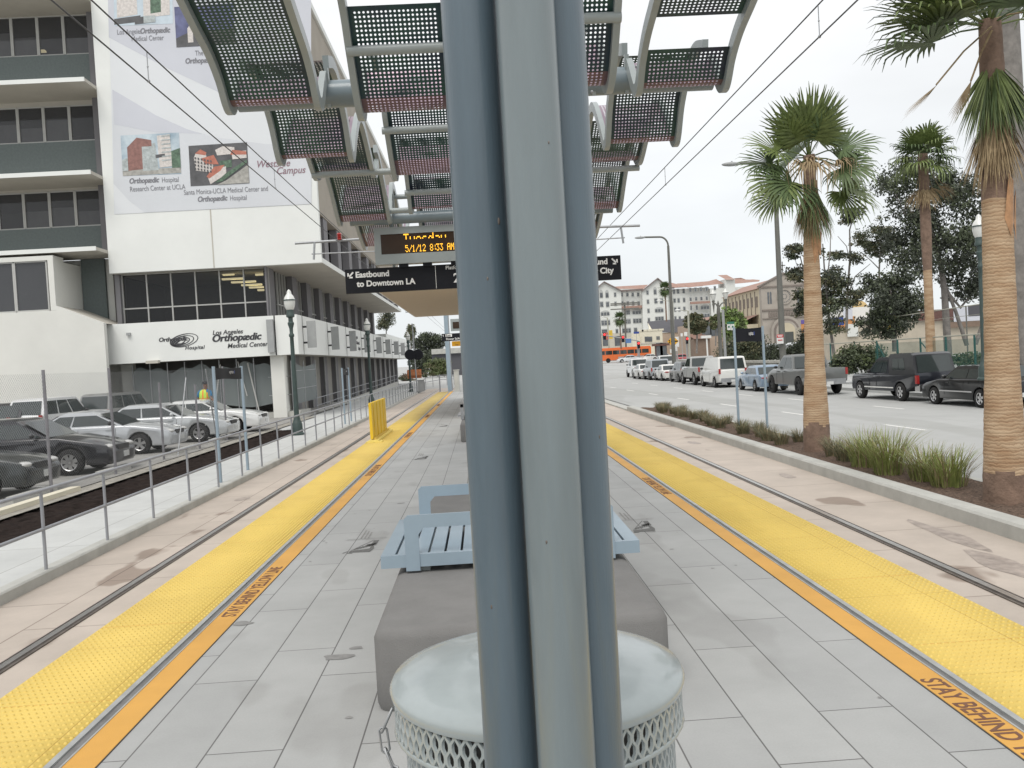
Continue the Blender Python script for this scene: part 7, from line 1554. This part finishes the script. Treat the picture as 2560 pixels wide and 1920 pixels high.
# pink stucco house
DP = 170
ph = thing("pink_house", (60, DP, 0), "pinkish stucco house with arched windows right of the slate roof", "building")
a, b_ = W(z8(60, 1250), DP), W(z8(470, 960), DP); MB().box(a.x, b_.x + 1, DP + 1, DP + 12, -1, W(z8(300, 1000), DP).z).build("wall", M_PINK, ph)
g0, g1, g2 = W(z8(240, 1010), DP), W(z8(360, 915), DP), W(z8(480, 1000), DP)
MB().xz([(g0.x, -1), (g2.x, -1), (g2.x, g2.z), (g1.x, g1.z), (g0.x, g0.z)], DP, DP + .98).build("gable_wall", M_PINK, ph)
MB().face([(g0.x - .4, DP - .3, g0.z), (g1.x, DP - .3, g1.z + .3), (g1.x, DP + 12, g1.z + .3), (g0.x - .4, DP + 12, g0.z)]).face([(g1.x, DP - .3, g1.z + .3), (g2.x + .4, DP - .3, g2.z), (g2.x + .4, DP + 12, g2.z), (g1.x, DP + 12, g1.z + .3)]).build("roof", M_ROOF, ph, fix=False)
r0, r1 = W(z8(90, 1230), DP - 4), W(z8(330, 1140), DP - 4); MB().face([(r0.x, DP - 4, r0.z), (r1.x, DP - 4, r0.z), (r1.x, DP + .9, r1.z), (r0.x, DP + .9, r1.z)]).build("roof", mat("old_tile", (.22, .13, .10), .9, nv=.2), ph, fix=False)
MB().box(r0.x, r1.x, DP - 3.5, DP + .9, -1, r0.z - .05).build("porch_wall", mat("porch_brown", (.20, .145, .11), .9), ph)
for px, py in ((275, 1070), (395, 1085)): q = W(z8(px, py), DP); MB().box(q.x - .9, q.x + .9, DP - .06, DP - .005, q.z - 1.3, q.z + 1.2).build("window", M_WPANE, ph)
# church
DCH = 200
chh = thing("church", (70, DCH, 0), "stone church with rose window, arched door, buff nave and cross", "church")
def CP(a, b, D=DCH): q = W(z8(a, b), D); return q.x, q.z
xl = CP(1085, 600)[0]; ap = CP(1410, 268); xm = ap[0]; xr = 2 * xm - xl; ze_ = CP(1085, 455)[1]
MB().xz([(xl, -1), (xr, -1), (xr, ze_), (xm, ap[1]), (xl, ze_)], DCH, DCH + 1.5).build("facade", M_STONE, chh)
MB().xz([(xl - .4, ze_ - .1), (xm, ap[1] + .0), (xr + .4, ze_ - .1), (xr + .4, ze_ + .25), (xm, ap[1] + .4), (xl - .4, ze_ + .25)], DCH - .25, DCH + 1.6).build("gable_coping", M_STONED, chh)
for zc, hgt_ in ((ze_ - .15, .35), (CP(1250, 800)[1], .35), (CP(1250, 925)[1], .18)): MB().box(xl - .05, xr + .05, DCH - .22, DCH - .004, zc - hgt_ / 2, zc + hgt_ / 2).build("string_course", M_STONED, chh)
rc = CP(1435, 600); rr_ = CP(1550, 600)[0] - rc[0]
MB().lathe([(rr_, 0), (rr_, -.2), (rr_ * .86, -.22), (rr_ * .84, -.06), (0, -.06)], (xm, DCH, rc[1]), 36, ax='y').build("rose_window", M_STONE, chh, 40)
rs = MB()
for i in range(20):
    a = i * math.pi / 10; rs.lathe([(.14, 0), (0, -.02)], (xm + rr_ * .72 * math.cos(a), DCH - .065, rc[1] + rr_ * .72 * math.sin(a)), 8, ax='y')
for i in range(10):
    a = i * math.pi / 5; rs.lathe([(.12, 0), (0, -.02)], (xm + rr_ * .30 * math.cos(a), DCH - .065, rc[1] + rr_ * .30 * math.sin(a)), 8, ax='y')
rs.build("rose_lights", M_WPANE, chh)
for s in (-1, 1):
    for dx in (-.28, .28): x = xm + s * (xm - CP(1207, 620)[0]) + dx; zc = CP(1207, 620)[1]; MB().xz([(x - .2, zc - 1.4), (x + .2, zc - 1.4), (x + .2, zc + 1.2), (x, zc + 1.45), (x - .2, zc + 1.2)], DCH - .05, DCH - .004).build("window", M_WPANE, chh)
ar_ = MB(); z0 = CP(1250, 905)[1]; z1_ = CP(1250, 845)[1]
for i in range(13): x = xl + 1.4 + (xr - xl - 2.8) * (i + .5) / 13; ar_.xz([(x - .26, z0), (x + .26, z0), (x + .26, z1_), (x + .13, z1_ + .3), (x - .13, z1_ + .3), (x - .26, z1_)], DCH - .12, DCH - .004)
ar_.build("blind_arcade", M_STONED, chh)
dz = CP(1450, 1120)[1]; db = CP(1450, 1310)[1]
for r_, dp, m in ((3.6, .5, M_STONE), (3.0, .6, M_STONED), (2.5, .7, M_STONE), (2.0, .78, M_BUFF)):
    MB().xz([(xm - r_, db - 1.5), (xm + r_, db - 1.5), (xm + r_, dz)] + [(xm + r_ * math.cos(i * math.pi / 12), dz + r_ * 1.0 * math.sin(i * math.pi / 12)) for i in range(1, 12)] + [(xm - r_, dz)], DCH - dp, DCH - dp + .1).build("door_arch", m, chh)
MB().box(xm - 1.4, xm + 1.4, DCH - .95, DCH - .8, db - 1.5, dz - .1).build("door", mat("church_door", (.07, .075, .07), .7), chh)
cz = ap[1] + .4; MB().box(xm - .09, xm + .09, DCH + .2, DCH + .4, cz, cz + 2.5).box(xm - .65, xm + .65, DCH + .2, DCH + .4, cz + 1.5, cz + 1.72).build("cross", M_POLE, chh)
NB = 232; zt_n = CP(1075, 475)[1]
MB().box(xl + .1, xr - .1, DCH + 1.51, NB, -1, zt_n).build("nave_wall", M_BUFF, chh)
MB().xz([(xl - .5, zt_n + .01), (xr + .5, zt_n + .01), (xm, ap[1] - .4)], DCH + 1.51, NB).build("roof", M_ROOF, chh)
nw = MB(); nf = MB(); zA, zB = CP(1030, 585)[1], CP(1030, 735)[1]
for i in range(9):
    y = DCH + 4.0 + i * 3.1; nf.box(xl - .02, xl + .09, y + .8, y + 1.05, zB - 3, zt_n - .5)
    nw.box(xl - .0, xl + .085, y - .45, y + .45, zB, zA) if i else nw.box(xl, xl + .085, y - 1, y - .5, zB - .2, zA).box(xl, xl + .085, y - .1, y + .4, zB - .2, zA)
nw.build("nave_window", M_STONED, chh); nf.build("pilaster", M_STONED, chh)
al = CP(1075, 830)[1]; MB().box(xl - 4.5, xl - .01, DCH + 3, NB - 6, -1, al - 2.6).build("aisle_wall", M_BUFF, chh)
MB().face([(xl - 5, DCH + 2.6, al - 2.5), (xl - 5, NB - 5, al - 2.5), (xl + .05, NB - 5, al - .4), (xl + .05, DCH + 2.6, al - .4)]).build("roof", mat("aisle_tile", (.25, .15, .12), .9, nv=.2), chh, fix=False)
# buildings glimpsed through the trees at right
DM = 110
mb_ = thing("mural_building", (60, DM, 0), "pale building with colourful murals glimpsed through the right trees", "building")
def MP(a, b): q = W(zt(a, b), DM); return q.x, q.z
x0, z0 = MP(600, 1330); x1, z1_ = MP(2350, 1080); MB().box(x0, x1, DM, DM + 14, -1, z1_).build("wall", mat("mural_wall", (.46, .41, .33), .9, nv=.15, ns=.5), mb_)
a, b_ = MP(700, 1080), MP(940, 1030); MB().box(a[0], b_[0], DM + 2, DM + 10, z1_ + .01, W(zt(800, 1040), DM).z).build("upper_wall", M_SIGNW, mb_)
q = W(zt(880, 1030), DM); MB().ball((q.x, DM + 4, q.z), (1.3, 1.3, .9), 16).build("dome", mat("dome_ochre", (.50, .36, .16), .7), mb_, 60)
for i, (p, w_, h_, m) in enumerate((((690, 1165), 1.1, .7, "flag_orange"), ((620, 1160), .8, .5, "sign_blue"), ((1060, 1170), .9, .9, "flag_yellow"), ((740, 1230), .7, .8, "hotel_white"), ((1400, 1110), 2.6, .7, "gate_red"), ((1680, 1100), 2.2, .9, "banner_lilac"), ((1760, 1070), 1.6, .7, "slate_roof"), ((700, 1080), .6, 1.0, "banner_lilac"), ((1690, 1180), 3.6, .35, "porch_brown"))):
    q = W(zt(*p), DM - .2 - i * .03); MB().box(q.x - w_, q.x + w_, q.y, q.y + .05, q.z - h_, q.z + h_).build("mural", MATS[m], mb_)
tag(MB().box(24, 26.5, 84, 110, -1, .4).build("low_wall", M_CONC), "low pale wall beyond the hedge at the right", "wall")
